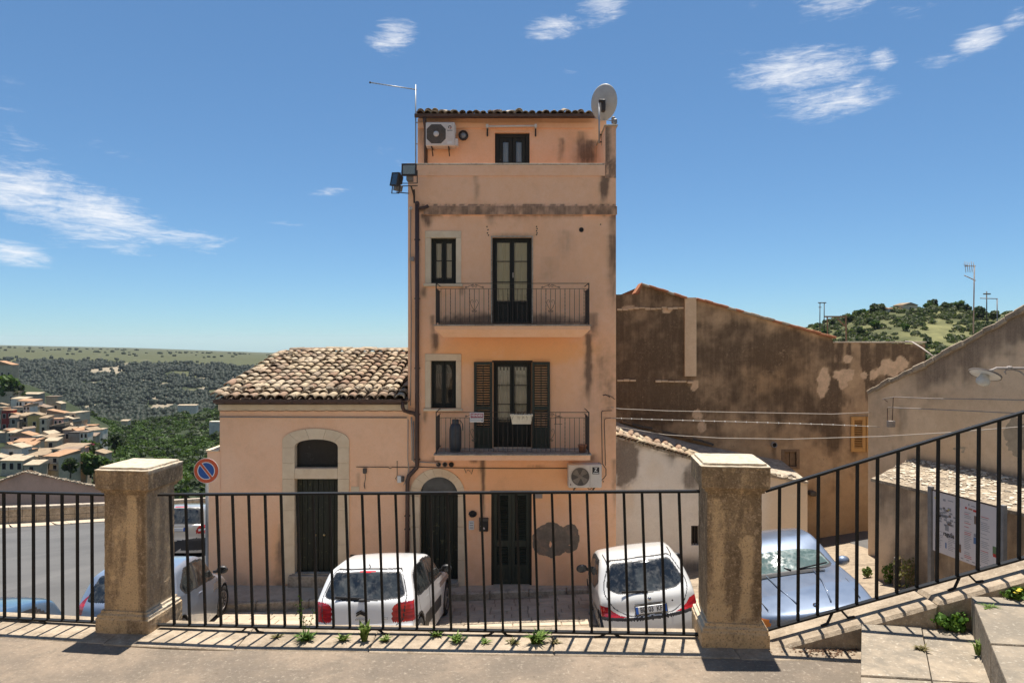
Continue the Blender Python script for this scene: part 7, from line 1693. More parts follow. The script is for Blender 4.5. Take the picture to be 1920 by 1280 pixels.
# --- blue hatchback on the left, steered wheels
S4 = dict(lampx=.36, L=4.03, W=1.60, H=1.46, paint='paint_blue', belt=(.98, .88), tumble=.22, pr=.30, pf=.45, taper=.09, k=.07, crown=.04, pexp=2.6, wr=.30, wheels=(.70, 3.18), mirror=(2.62, .98), spokes=14, steer=R(-9),
    prof=[(0, .26), (.01, .45), (.03, .58), (.07, .66), (.10, .92), (.16, 1.02), (.40, 1.32), (.5, 1.385), (.8, 1.43), (1.3, 1.46), (1.8, 1.44), (2.2, 1.34), (2.65, 1.10), (2.95, .95), (3.2, .90), (3.6, .80), (3.9, .64), (4.0, .5), (4.03, .30)],
    patches=[('rear_window', 'rearall', roundpoly([(-.3, 1.0), (.56, 1.0), (.60, 1.05), (.50, 1.36), (-.3, 1.37)], .05), 'carglass', False),
             ('tail_light', 'rearlamp', roundpoly([(.62, .80), (.60, 1.0), (.52, 1.32), (.60, 1.34), (.70, 1.02), (.77, .80)], .03), 'taillight', True),
             ('side_seal', 'side', roundpoly([(.62, 1.10), (.8, .96), (2.72, .88), (2.80, .91), (2.10, 1.34), (1.6, 1.39), (1.0, 1.36)], .06), 'plastic', True),
             ('rear_side_window', 'side', roundpoly([(.72, 1.09), (.84, .985), (1.38, .96), (1.38, 1.355), (1.02, 1.33)], .05), 'carglass', True),
             ('front_side_window', 'side', roundpoly([(1.46, .955), (2.60, .91), (2.05, 1.31), (1.46, 1.36)], .05), 'carglass', True),
             ('windshield', 'frontall', roundpoly([(-.3, .98), (.68, .98), (.54, 1.36), (-.3, 1.40)], .05), 'carglass', False),
             ('headlight', 'frontall', roundpoly([(.42, .62), (.95, .64), (.95, .80), (.55, .76)], .04), 'lampclear', True)])
r4 = car_root('parked_car', 'blue hatchback with turned front wheel behind the left pillar', -6.27, 10.72, -8, 4.03); car(r4, S4)
for sg in (-1, 1): part('door_handle', MB().cbox(1.52, 1.68, sg*.785-.02, sg*.785+.02, .80, .83, .008), M['paint_blue'], r4, local=True)
# --- car whose roof just shows at the left edge
S5 = dict(S4); S5['paint'] = 'paint_teal'; S5['steer'] = 0
r5 = car_root('parked_car', 'blue car at the left edge with only its roof showing above the terrace', -7.15, 10.15, 180, 4.03); car(r5, S5, .03)
# --- pale people carrier further down the road
S6 = dict(lampx=.3, L=4.2, W=1.72, H=1.62, paint='paint_silver', belt=(1.02, .95), tumble=.16, pr=.16, pf=.4, taper=.05, k=.06, crown=.04, wr=.31, wheels=(.7, 3.3), mirror=(2.75, 1.05), spokes=5,
    prof=[(0, .28), (.01, .5), (.03, .62), (.06, .98), (.10, 1.04), (.26, 1.46), (.34, 1.55), (.6, 1.60), (1.3, 1.62), (2.0, 1.58), (2.4, 1.45), (3.0, 1.05), (3.3, .98), (3.8, .85), (4.1, .65), (4.2, .35)],
    patches=[('rear_seal', 'rearall', roundpoly([(-.3, 1.0), (.64, 1.0), (.70, 1.08), (.60, 1.52), (-.3, 1.54)], .07), 'plastic', False),
             ('rear_window', 'rearall', roundpoly([(-.3, 1.05), (.60, 1.05), (.64, 1.10), (.54, 1.485), (-.3, 1.505)], .07), 'carglass', False),
             ('brake_light', 'rearall', [(-.01, 1.545), (.2, 1.545), (.2, 1.57), (-.01, 1.57)], 'taillight', False),
             ('tail_light', 'rearlamp', roundpoly([(.58, .72), (.60, .88), (.68, .98), (.95, 1.0), (.95, .70)], .05), 'taillight', True),
             ('lamp_lens', 'rearlamp', [(.64, .80), (.95, .82), (.95, .87), (.66, .86)], 'platewhite', True),
             ('lower_bumper', 'rearall', [(-.01, .2), (1, .2), (1, .56), (.6, .58), (-.01, .5)], 'plastic', False),
             ('side_window', 'side', roundpoly([(.5, 1.08), (2.75, .98), (2.3, 1.42), (.62, 1.52)], .06), 'carglass', True),
             ('windshield', 'frontall', roundpoly([(-.3, 1.05), (.68, 1.06), (.58, 1.5), (-.3, 1.55)], .05), 'carglass', False)])
r6 = car_root('parked_car', 'pale silver people carrier parked further down the road by the low house', -10.9, 22.0, -8, 4.2); car(r6, S6, .03)
plate(r6, .03, .86, None, R(3))
# ================= vegetation
def leafcloud(n, rx, ry, rz, seed, size, clumps=9, flat=.75):
    """crown of small leaf-sized faces gathered in clumps, uneven outline"""
    rs = np.random.RandomState(seed); cc = rs.randn(clumps, 3); cc /= np.linalg.norm(cc, axis=1)[:, None]; cc *= (.35+.5*rs.rand(clumps, 1)); cc[:, 2] = cc[:, 2]*.8
    cr = .32+.28*rs.rand(clumps); k = rs.randint(0, clumps, n); d = rs.randn(n, 3); d /= np.linalg.norm(d, axis=1)[:, None]; rr = cr[k]*(.55+.5*rs.rand(n))
    p = (cc[k]+d*rr[:, None])*np.array([rx, ry, rz])
    a = rs.randn(n, 3); a /= np.linalg.norm(a, axis=1)[:, None]; nrm = d*.8+a*.6; nrm /= np.linalg.norm(nrm, axis=1)[:, None]
    u = np.cross(nrm, a); u /= np.linalg.norm(u, axis=1)[:, None]+1e-9; v = np.cross(nrm, u); s = size*(.6+.8*rs.rand(n))[:, None]
    q = np.stack([p-u*s-v*s*flat, p+u*s-v*s*flat*.6, p+u*s*.8+v*s*flat, p-u*s*.7+v*s*flat*.8], 1); return q.reshape(-1, 3), np.arange(4*n).reshape(-1, 4)
CROWN = {}
def crown(kind, seed, mat, n=420, rx=2.4, rz=2.0, size=.42, clumps=10):
    key = (kind, seed)
    if key not in CROWN:
        V, F = leafcloud(n, rx, rx, rz, seed, size, clumps); me = npmesh('crown', V, F); me.materials.append(M[mat]); CROWN[key] = me
    return CROWN[key]
TRUNK = {}
def trunk_mesh(seed, h=2.2):
    if seed not in TRUNK:
        r = random.Random(seed); mb = MB().tube([(0, 0, -.6), (.05, 0, .5), (.02, .05, h*.6), (.08, 0, h)], [.22, .17, .13, .08], 8)
        for k in range(5):
            a = r.uniform(0, 6.28); mb.tube([(.03, .02, h*.55), (.6*math.cos(a), .6*math.sin(a), h*.95), (1.2*math.cos(a), 1.2*math.sin(a), h*1.35)], [.09, .06, .03], 6)
        me = mb.mesh('trunk', True); me.materials.append(M['bark']); TRUNK[seed] = me
    return TRUNK[seed]
def tree(name, label, loc, s, kind, seed, mat, group, n=420, rz=2.0, size=.42, sx=1.):
    t = thing(name, label, 'tree', loc, group)
    tr = inst('trunk', trunk_mesh(seed % 4), t, loc, (0, 0, seed), (s, s, s)); cr = inst('crown', crown(kind, seed % 6, mat, n, 2.4, rz, size), t, (loc[0], loc[1], loc[2]+2.6*s), (0, 0, seed*1.3), (s*sx, s*sx, s)); return t
# wooded valley side: reads as one mass of crowns
def blobs(name, N, X, Y, Z, S, mat, seed, hz=.75, sub=2):
    """many small rough crowns in one mesh"""
    rs = np.random.RandomState(seed); import bmesh
    base = []
    for k in range(6):
        bm = bmesh.new(); bmesh.ops.create_icosphere(bm, subdivisions=sub, radius=1); v = np.array([q.co[:] for q in bm.verts]); f = np.array([[q.index for q in p.verts] for p in bm.faces]); bm.free()
        d = 1+.55*(rs.rand(len(v))-.5); v = v*d[:, None]; v[:, 2] *= hz; keep = v[f][:, :, 2].mean(1) > -.35; base.append((v, f[keep]))
    Vs, Fs, off = [], [], 0; k = rs.randint(0, 6, N); ang = rs.rand(N)*6.28
    for b in range(6):
        idx = np.where(k == b)[0]; v, f = base[b]
        if not len(idx): continue
        c, s = np.cos(ang[idx])[:, None], np.sin(ang[idx])[:, None]
        st = (.75+.5*rs.rand(len(idx)))[:, None]
        x = (v[None, :, 0]*c-v[None, :, 1]*s)*S[idx][:, None]+X[idx][:, None]; y = (v[None, :, 0]*s+v[None, :, 1]*c)*S[idx][:, None]+Y[idx][:, None]; z = v[None, :, 2]*S[idx][:, None]*st+Z[idx][:, None]+S[idx][:, None]*.35
        Vs.append(np.stack([x, y, z], -1).reshape(-1, 3)); Fs.append((f[None]+(np.arange(len(idx))*len(v))[:, None, None]+off).reshape(-1, 3)); off += len(idx)*len(v)
    me = npmesh(name, np.vstack(Vs), np.vstack(Fs)); me.materials.append(M[mat]); return me
def scatter(N, seed, pxr, dr, dens=None):
    rs = np.random.RandomState(seed); d = np.sqrt(rs.rand(N)*(dr[1]**2-dr[0]**2)+dr[0]**2); px = pxr[0]+(pxr[1]-pxr[0])*rs.rand(N); X = (px-960)*d/1280
    if dens is not None: k = rs.rand(N) < dens(px, d, X); px, d, X = px[k], d[k], X[k]
    return px, X, d
def fdens(px, d, X):
    f = np.maximum(np.clip((d-1575)/60, 0, 1), sst(fbm(X/120., d/60., 9), .60, .68)*interp(d, [1000, 1300], [0, 1.])); r = sst(fbm(X/50., d/30., 21), .62, .70)*interp(d, [900, 1100], [0, 1])
    return np.clip(1-f*1.1-r*.95, .012, 1)
px, X, Yd = scatter(27000, 4, (-160, 700), (700, 1680), fdens)
S_ = 2.4+4.0*np.random.RandomState(2).rand(len(X))**1.4; nr_ = Yd < 1120
ma = blobs('forest', int(nr_.sum()), X[nr_], Yd[nr_], land_z(X[nr_], Yd[nr_]), S_[nr_], 'leaf_forest', 3, 1.15); me = blobs('forest', int((~nr_).sum()), X[~nr_], Yd[~nr_], land_z(X[~nr_], Yd[~nr_]), S_[~nr_], 'leaf_forest', 3, 1.15, 1)
import bmesh as _b
bm_ = _b.new(); bm_.from_mesh(ma); bm_.from_mesh(me); bm_.to_mesh(me); bm_.free(); o = bpy.data.objects.new('forest', me); COL.objects.link(o); tag(o, 'dark wooded valley side below the far plateau', 'forest', kind='stuff')
# trees along the plateau skyline
px, X, Yd = scatter(420, 14, (-160, 760), (1700, 3200), lambda p, d, x: .12+.88*(fbm(x/130., d/70., 4) > .56)); S_ = 3+3.5*np.random.RandomState(8).rand(len(X))
me = blobs('tree_line', len(X), X, Yd, land_z(X, Yd), S_, 'leaf_dark', 7); o = bpy.data.objects.new('tree_line', me); COL.objects.link(o); tag(o, 'thin line of trees on the far plateau skyline', 'tree line', kind='stuff')
# scrub on the nearer slope (valley floor and right hill), too many and too small to count
def leafy_scrub(name, px, X, Yd, S, mat, seed, label, per=46, lf=1.):
    rs = np.random.RandomState(seed); N = len(X); Z = land_z(X, Yd); n = per
    d = rs.randn(N, n, 3); d /= np.linalg.norm(d, axis=2)[..., None]; d[..., 2] = np.abs(d[..., 2])*.9-.1; r = (.62+.45*rs.rand(N, n))[..., None]
    p = d*r*S[:, None, None]*np.array([1, 1, .85])+np.stack([X, Yd, Z+S*.2], -1)[:, None, :]
    a = rs.randn(N, n, 3); nr = d+a*.5; nr /= np.linalg.norm(nr, axis=2)[..., None]; u = np.cross(nr, a); u /= np.linalg.norm(u, axis=2)[..., None]+1e-9; v = np.cross(nr, u); s = (S[:, None]*(.20+.16*rs.rand(N, n))*lf)[..., None]
    q = np.stack([p-u*s-v*s*.7, p+u*s-v*s*.6, p+u*s*.8+v*s*.8, p-u*s*.8+v*s*.7], 2).reshape(-1, 3); me = npmesh(name, q, np.arange(len(q)).reshape(-1, 4)); me.materials.append(M[mat])
    o = bpy.data.objects.new(name, me); COL.objects.link(o); tag(o, label, 'scrub', kind='stuff')
def sd(px, d, X): return np.clip(.25+1.3*sst(fbm(X/22., d/30., 31), .38, .62), 0, 1)*(1-((px < 205) & (d < 480)))
px, X, Yd = scatter(2300, 22, (150, 560), (130, 760), sd); leafy_scrub('valley_scrub', px, X, Yd, 1.6+2.4*np.random.RandomState(5).rand(len(X))**1.5, 'leaf_green', 6, 'green scrub covering the near valley slope behind the low house', 95, .6)
px, X, Yd = scatter(420, 23, (150, 560), (160, 720), sd); leafy_scrub('valley_trees', px, X, Yd, 2.5+2.8*np.random.RandomState(5).rand(len(X)), 'leaf_dark', 16, 'dark bushes dotted over the near valley slope', 110, .65)
def hd_(px, d, X): return np.clip(.12+1.2*sst(fbm(X/14., d/16., 41), .38, .58), 0, 1)*(1-ell(px, land_py(px, d), 1770, 610, 40, 12, .4)*.9)
px, X, Yd = scatter(5200, 32, (1400, 2050), (90, 400), hd_); leafy_scrub('hill_scrub', px, X, Yd, .8+1.5*np.random.RandomState(5).rand(len(X))**1.8, 'leaf_olive', 26, 'olive green scrub covering the hill on the right')
# trees on the right hill one can tell apart
rh_ = random.Random(6); ORD = ['first', 'second', 'third', 'fourth', 'fifth', 'sixth', 'seventh', 'eighth', 'ninth', 'tenth', 'eleventh', 'twelfth', 'thirteenth', 'fourteenth', 'fifteenth', 'sixteenth', 'seventeenth', 'eighteenth', 'nineteenth', 'twentieth']
spots = [(1473, 598, 300, .55), (1530, 590, 325, .6), (1560, 582, 322, .8), (1592, 580, 320, 1.15), (1612, 578, 325, 1.0), (1640, 574, 330, 1.1), (1655, 572, 334, 1.1), (1740, 566, 335, .9), (1752, 566, 338, 1.1), (1776, 566, 336, 1.0), (1800, 566, 335, 1.25), (1812, 570, 330, .9), (1640, 600, 290, 1.2), (1640, 599, 288, 1.1), (1615, 606, 280, .9), (1580, 612, 270, .9), (1700, 604, 275, .8), (1835, 582, 310, 1.3), (1862, 580, 312, 1.1), (1888, 584, 306, 1.0), (1905, 590, 300, 1.), (1820, 612, 240, 1.1), (1845, 606, 250, 1.2), (1872, 604, 250, 1.), (1792, 640, 190, 1.2), (1760, 652, 170, 1.1), (1725, 636, 205, .9), (1550, 625, 240, .9), (1830, 640, 180, 1.0), (1740, 620, 240, .8), (1690, 622, 235, .7), (1600, 632, 215, .8), (1650, 634, 205, .8), (1510, 606, 300, .6), (1548, 600, 300, .7)]
hl = ['small round tree standing alone at the left end of the hill skyline', 'tree on the hill just above the long verge of terracotta tiles']
for k, (px, py, d, s) in enumerate(spots):
    x = (px-960)*d/1280; z = float(land_z(np.array([x]), np.array([float(d)]))[0])
    zone = 'the hill crest' if py < 586 else 'the upper hill slope' if py < 608 else 'the lower hill slope'
    same = sorted([q for q in spots if (q[1] < 586) == (py < 586) and (q[1] < 608) == (py < 608)]); rk = same.index((px, py, d, s))
    mt = ['leaf_olive', 'leaf_green', 'leaf_dark'][k % 3]; cn = {'leaf_olive': 'grey-green', 'leaf_green': 'mid green', 'leaf_dark': 'dark green'}[mt]
    lab = f'{cn} round tree on {zone}, {ORD[rk]} from the left there'
    tree('hill_tree', lab, (x, d, z-.6*s), s*1.05, 'h'+mt, k, mt, 'trees on the right hill', 520, 1.9, .36)
# trees among the town
for (px, py, d, s, mt, lab) in ((20, 738, 340, 2.6, 'leaf_green', 'big bright green tree above the town by the red-roofed house'), (38, 742, 338, 1.5, 'leaf_dark', 'dark tree beside the stone wall at the top of the town'), (172, 850, 232, 1.35, 'leaf_green', 'leafy tree right of the white town houses'), (186, 862, 225, 1.5, 'leaf_dark', 'dark tree at the lower right end of the town'),
        (215, 838, 250, 1.3, 'leaf_dark', 'dark tree past the right end of the town'), (170, 880, 205, 1.5, 'leaf_green', 'green tree below the square tower of the town'), (132, 884, 190, 1.1, 'leaf_dark', 'dark round tree in front of the square tower'), (196, 884, 205, 1.3, 'leaf_green', 'green tree just above the left pillar'), (82, 880, 195, .6, 'leaf_green', 'small tree among the lowest town houses'), (84, 832, 245, .6, 'leaf_dark', 'small dark tree between the town roofs')):
    x = (px-960)*d/1280; z = EYE-(py-640)*d/1280; tree('town_tree', lab, (x, d, z-2.6*s*.4), s, 't'+mt, int(px), mt, 'trees in the town', 700, 2.2, .34)
o_ = thing('bougainvillea', 'pink flowering bush beside the white town house', 'bush', P(172, 838, 228)); inst('crown', crown('boug', 1, 'bougain', 200, 1.6, 1.2, .3), o_, P(172, 834, 228), (0, 0, 0), (.8, .8, .8))
# ================= town on the far slope
for nm, c in (('town_a', (.52, .40, .27)), ('town_b', (.66, .52, .35)), ('town_c', (.76, .66, .53)), ('town_red', (.36, .06, .045)), ('town_yellow', (.62, .44, .17)), ('town_pink', (.62, .34, .26)), ('town_grey', (.38, .31, .24)), ('town_dark', (.10, .082, .066)), ('roof_a', (.33, .245, .16)), ('roof_b', (.42, .25, .145)), ('roof_c', (.27, .20, .145)), ('roof_pale', (.45, .36, .25)), ('towndoor', (.035, .03, .026))):
    simple(nm, c, .9, spec=.15, var=.38, sc=.5, bump=.0)
def house(px0, px1, pt, pb, d, wall, roof, rtype, lab, nw=(2, 2), yaw=0., deep=4.2, band=0., balcony=False):
    """small far house: walls, roof, each window its own part"""
    w = (px1-px0)*d/1280; z1 = EYE-(pt-640)*d/1280; z0 = EYE-(pb-640)*d/1280; xc = ((px0+px1)/2-960)*d/1280
    t = thing('town_house', lab, 'house', (xc, d, z0), 'houses of the town', yaw); h = z1-z0
    def lp(name, mb, mat, parent=None): return part(name, mb, M[mat], parent or t, local=True)
    lp('wall', MB().box(-w/2, w/2, 0, deep, -7, h), wall)
    rh = w*.10+.6; ov = .25
    if rtype == 'gable': lp('roof', MB().prism([(-w/2-ov, h+.001), (w/2+ov, h+.001), (w/2+ov, h+.15), (0, h+rh), (-w/2-ov, h+.15)], -ov, deep+ov), roof)
    elif rtype == 'mono': lp('roof', MB().prismx([(-ov, h+.001), (-ov, h+.18), (deep, h+.9), (deep, h+.001)], -w/2-ov, w/2+ov), roof)
    elif rtype == 'left': lp('roof', MB().prism([(-w/2-ov, h+.001), (w/2+ov, h+.001), (w/2+ov, h+.15), (-w/2-ov, h+rh*1.3)], -ov, deep+ov), roof)
    elif rtype == 'right': lp('roof', MB().prism([(-w/2-ov, h+.001), (w/2+ov, h+.001), (w/2+ov, h+rh*1.3), (-w/2-ov, h+.15)], -ov, deep+ov), roof)
    else: lp('roof', MB().box(-w/2-.12, w/2+.12, -.12, deep+.12, h+.001, h+.35), roof)
    nx, nz = nw
    for b in range(nz):
        for a in range(nx):
            cx = -w/2+w*(a+.5)/nx; cz = h*(b+.52)/nz; ww = min(.55, w/nx*.24); hh = min(.95, h/nz*.3)
            f = lp('window', MB().box(cx-ww-.12, cx+ww+.12, -.06, -.002, cz-hh-.12, cz+hh+.12), 'town_c' if wall != 'town_c' else 'town_b'); lp('pane', MB().box(cx-ww, cx+ww, -.09, -.055, cz-hh, cz+hh), 'towndoor', f)
            if balcony: lp('balcony', MB().box(cx-ww-.5, cx+ww+.5, -.8, -.002, cz-hh-.35, cz-hh-.2), 'town_grey', f)
    if band: lp('cornice', MB().box(-w/2-.1, w/2+.1, -.2, -.003, h-.5, h-.15), 'town_c')
    return t
HS = [(-30, 26, 684, 720, 380, 'town_a', 'roof_b', 'gable', 'house with red tiled hip roof above the big green tree', (4, 1)), (-20, 34, 735, 760, 335, 'town_a', 'town_a', 'flat', 'long stone terrace wall below the big green tree', (2, 1)),
 (40, 74, 739, 760, 365, 'town_grey', 'roof_pale', 'mono', 'grey house with pale roof at the top right of the town', (2, 1)), (86, 108, 744, 775, 350, 'town_a', 'roof_c', 'flat', 'plain square block standing highest in the town', (1, 1)), (95, 114, 757, 785, 335, 'town_a', 'roof_pale', 'gable', 'narrow house with pale gable roof beside the square block', (1, 2)),
 (17, 50, 748, 768, 330, 'town_c', 'roof_pale', 'mono', 'white house with three dark windows and two pale roofs', (1, 1)), (29, 69, 752, 764, 322, 'town_c', 'roof_b', 'mono', 'white upper storey with three windows facing the valley', (3, 1)), (25, 68, 764, 800, 318, 'town_b', 'roof_c', 'flat', 'tall cream house with rows of small balconies', (4, 2), 0, 8, .1, True), (66, 88, 764, 790, 322, 'town_a', 'roof_c', 'left', 'brown house right of the balcony house', (1, 1)),
 (-8, 6, 765, 815, 300, 'town_b', 'roof_a', 'flat', 'cream house at the left edge beside the red house', (1, 3)), (4, 23, 770, 810, 300, 'town_red', 'roof_b', 'flat', 'narrow dark red house near the left edge', (2, 2)), (24, 52, 780, 806, 296, 'town_a', 'roof_a', 'mono', 'tan house right of the narrow red house', (3, 2), 0, 8, 0, True),
 (53, 76, 779, 812, 285, 'town_yellow', 'roof_a', 'gable', 'yellow ochre house in the middle of the town', (1, 1)), (74, 88, 784, 812, 283, 'town_b', 'roof_a', 'mono', 'cream annexe of the yellow ochre house', (1, 2)), (90, 122, 775, 800, 300, 'town_b', 'roof_b', 'left', 'cream house with broad tan gable on the skyline of the town', (2, 1)), (122, 143, 775, 800, 298, 'town_b', 'roof_pale', 'flat', 'pale house at the right end of the upper row', (2, 2), 0, 8, 0, True), (94, 118, 786, 800, 288, 'town_grey', 'roof_c', 'flat', 'grey terrace house below the broad tan gable', (2, 1)),
 (94, 120, 799, 816, 268, 'town_dark', 'roof_a', 'right', 'house with dark end wall and brown roof', (0, 1)), (118, 134, 806, 830, 262, 'town_grey', 'roof_a', 'mono', 'grey house right of the dark end wall', (1, 1)), (138, 176, 799, 824, 278, 'town_grey', 'roof_b', 'flat', 'grey house with pink parapet at the right end of the town', (2, 1)), (176, 192, 806, 826, 276, 'town_c', 'roof_pale', 'flat', 'white house at the far right end of the town', (2, 2)), (142, 150, 802, 814, 270, 'town_c', 'roof_pale', 'flat', 'small white gabled turret house', (1, 1)),
 (-15, 50, 812, 832, 262, 'town_grey', 'town_a', 'flat', 'long old retaining wall crossing the town', (0, 1)), (20, 59, 817, 836, 250, 'town_pink', 'roof_b', 'gable', 'pink house with bright orange roof', (2, 1)), (59, 73, 819, 838, 248, 'town_c', 'roof_pale', 'flat', 'small white house beside the pink house', (1, 1)), (76, 104, 820, 834, 246, 'town_a', 'roof_a', 'mono', 'brown roofed house behind the white flats', (1, 1)), (84, 106, 827, 842, 240, 'town_b', 'roof_pale', 'mono', 'pale lean-to house in the middle of the lower rows', (1, 1)),
 (128, 152, 812, 842, 250, 'town_grey', 'town_dark', 'flat', 'grey windowless block above the lower terrace', (0, 1)), (150, 164, 811, 846, 240, 'town_c', 'roof_c', 'flat', 'tall narrow white house with three rows of windows', (2, 3)), (163, 178, 818, 836, 244, 'town_a', 'roof_c', 'mono', 'tan house beside the tall narrow white house', (1, 1)),
 (26, 52, 829, 842, 232, 'town_a', 'roof_b', 'mono', 'house with orange lean-to roof in front of the pink house', (1, 1)), (42, 63, 835, 856, 226, 'town_b', 'roof_b', 'mono', 'cream house with one dark square window', (1, 1)), (0, 42, 840, 866, 215, 'town_c', 'roof_pale', 'gable', 'wide white house with low gable at the left edge', (1, 1)), (62, 106, 848, 868, 222, 'town_a', 'roof_a', 'mono', 'long brown roofed house with a loggia', (3, 1)), (96, 142, 842, 868, 220, 'town_a', 'roof_a', 'mono', 'long tan house with dark skylight', (4, 2), 0, 8, 0, True),
 (141, 161, 854, 885, 205, 'town_a', 'roof_c', 'flat', 'square stone tower at the lower right of the town', (2, 2)), (138, 156, 842, 858, 216, 'town_pink', 'roof_b', 'flat', 'small pink house behind the square stone tower', (1, 1)), (44, 74, 856, 874, 200, 'town_b', 'roof_a', 'mono', 'cream house with shaded porch in the lowest row', (2, 1)), (72, 78, 855, 870, 199, 'town_b', 'roof_a', 'flat', 'thin cream house end with one window', (1, 1)), (80, 112, 856, 882, 195, 'town_b', 'roof_b', 'mono', 'cream house with balconies and brown awning in the lowest row', (2, 2), 0, 8, 0, True), (110, 140, 846, 880, 208, 'town_a', 'roof_c', 'flat', 'tall tan house behind the lowest balconies', (2, 3), 0, 8, 0, True), (0, 44, 864, 884, 190, 'town_b', 'roof_pale', 'mono', 'pale house just above the pink gable at the left', (3, 1)), (46, 72, 872, 886, 188, 'town_a', 'roof_pale', 'mono', 'low house with patio above the pink gable', (1, 1))]
ry_ = random.Random(3)
for h_ in HS:
    a = list(h_); 
    while len(a) < 14: a.append({10: 0., 11: 4.2, 12: 0., 13: False}[len(a)])
    a[10] = R(ry_.uniform(-16, 16)) if a[7] != 'flat' or True else 0
    house(*a[:8], a[8], a[9], a[10], a[11], a[12], a[13])
# more small houses packed between the others
fr_ = random.Random(17); lbl = {'town_a': 'tan', 'town_b': 'cream', 'town_c': 'whitewashed', 'town_grey': 'grey', 'town_pink': 'pinkish'}
for k in range(46):
    py = fr_.uniform(768, 884); px = fr_.uniform(-12, min(190, 95+(py-765)*1.1)); d = float(np.interp(py, [740, 790, 830, 860, 885], [350, 298, 252, 215, 190]))+fr_.uniform(-4, 6); w_ = fr_.uniform(9, 17); h_ = fr_.uniform(8, 17); wl = fr_.choice(list(lbl))
    if k == 0: used_ = set()
    ro, ty = fr_.choice(['roof_a', 'roof_b', 'roof_c', 'roof_pale']), fr_.choice(['mono', 'gable', 'flat', 'left', 'right'])
    ky = (wl, ro, ty, py < 815, px < 35, px < 90)
    if ky in used_: continue
    used_.add(ky)
    house(px, px+w_, py-h_, py, d, wl, ro, ty, f"small {lbl[wl]} house, {dict(roof_a='brown', roof_b='orange', roof_c='dark', roof_pale='pale')[ro]} {dict(mono='lean-to', gable='gabled', flat='flat', left='left-tilted', right='right-tilted')[ty]} roof, in the {'upper' if py < 815 else 'lower'} {'left' if px < 35 else 'middle' if px < 90 else 'right'} town rows", (fr_.choice([1, 1, 2]), fr_.choice([1, 1, 2])), R(fr_.uniform(-25, 25)), fr_.uniform(3, 5))
# cottage on the right hill
dq = np.arange(200, 345, 1.); d = float(dq[np.argmin(np.abs(land_py(np.full_like(dq, 1692.), dq)-584))]); house(1664, 1696, 579, 589, d, 'town_c', 'roof_b', 'mono', 'small pale farm cottage on the crest of the right hill', (0, 1), R(8), 7); house(1692, 1722, 572, 588, d+2, 'town_b', 'roof_a', 'gable', 'gabled stone cottage on the crest of the right hill', (1, 1), R(8), 7)
# pale buildings in the valley
house(333, 368, 760, 770, 640, 'town_c', 'roof_pale', 'mono', 'long pale farm building in the valley left of the low house', (0, 1)); house(392, 412, 791, 797, 420, 'town_c', 'town_c', 'flat', 'white shed roof close to the edge of the low house', (0, 1)); house(226, 240, 789, 796, 560, 'town_b', 'roof_pale', 'mono', 'tiny pale hut in the middle of the valley', (0, 1))
# ================= pink gabled house below the road bend
d = 47.; kq = d/1280; gh = thing('pink_house', 'plastered house gable with rough stone verge beyond the road parapet', 'house', P(60, 960, d))
gp = [(-260, 1010), (46, 884), (330, 951)]
def gtop(u): px = 960+(P(-260, 0, d).x+u)/kq; return EYE-(np.interp(px, [-260, 46, 178, 330], [1000, 884, 911, 943])-640)*kq
wall_grid('gable_wall', (P(-260, 0, d).x, d), (1, 0), (330+260)*kq, -15, EYE-(880-640)*kq, [], lambda px, py: np.stack([.45*np.exp(-((py-np.interp(px, [-260, 46, 178, 330], [1000, 884, 911, 943]))/12.)**2)*sst(fbm(px/9., py/20., 3), .35, .6)+.3*drip(px, py, 30, 890, 925, 10, 1., 3), px*0, px*0], -1), M['gablepink'], gh, .3, gtop)
rsl = MB()
for a, b in (((-260, 1000), (46, 884)), ((46, 884), (330, 943))): p, q = P(*a, d), P(*b, d); rsl.add([(p.x, d+.05, p.z-.05), (q.x, d+.05, q.z-.05), (q.x, d+2.5, q.z-1.5), (p.x, d+2.5, p.z-1.5)], [(0,1,2,3)])
rf_ = part('roof', rsl, M['tile_isl'], gh, fix=False)
rt = random.Random(31)
for px in np.arange(-40, 330, 5.2):
    py = float(np.interp(px, [-260, 46, 178, 330], [1000, 884, 911, 943])); p = P(px, py, d-.1); s = rt.uniform(1.0, 1.7)
    inst('verge_stone', rt.choice(stone_me), rf_, (p.x, p.y, p.z-.03), (rt.uniform(-.3, .3), rt.uniform(-.3, .3), rt.uniform(0, 3)), (s*1.3, s*1.4, s*1.1))
for px in np.arange(-40, 60, 4.5):
    for k in range(2):
        py = float(np.interp(px, [-260, 46, 178], [1000, 884, 911])); p = P(px+rt.uniform(-2, 2), py, d); inst('roof_tile', rt.choice(tile_me), rf_, (p.x, d+.25+k*.45, p.z+.0-k*.28), (-.5, -.2, rt.uniform(-.3, .3)), (1.6, 1.6, 1.6))
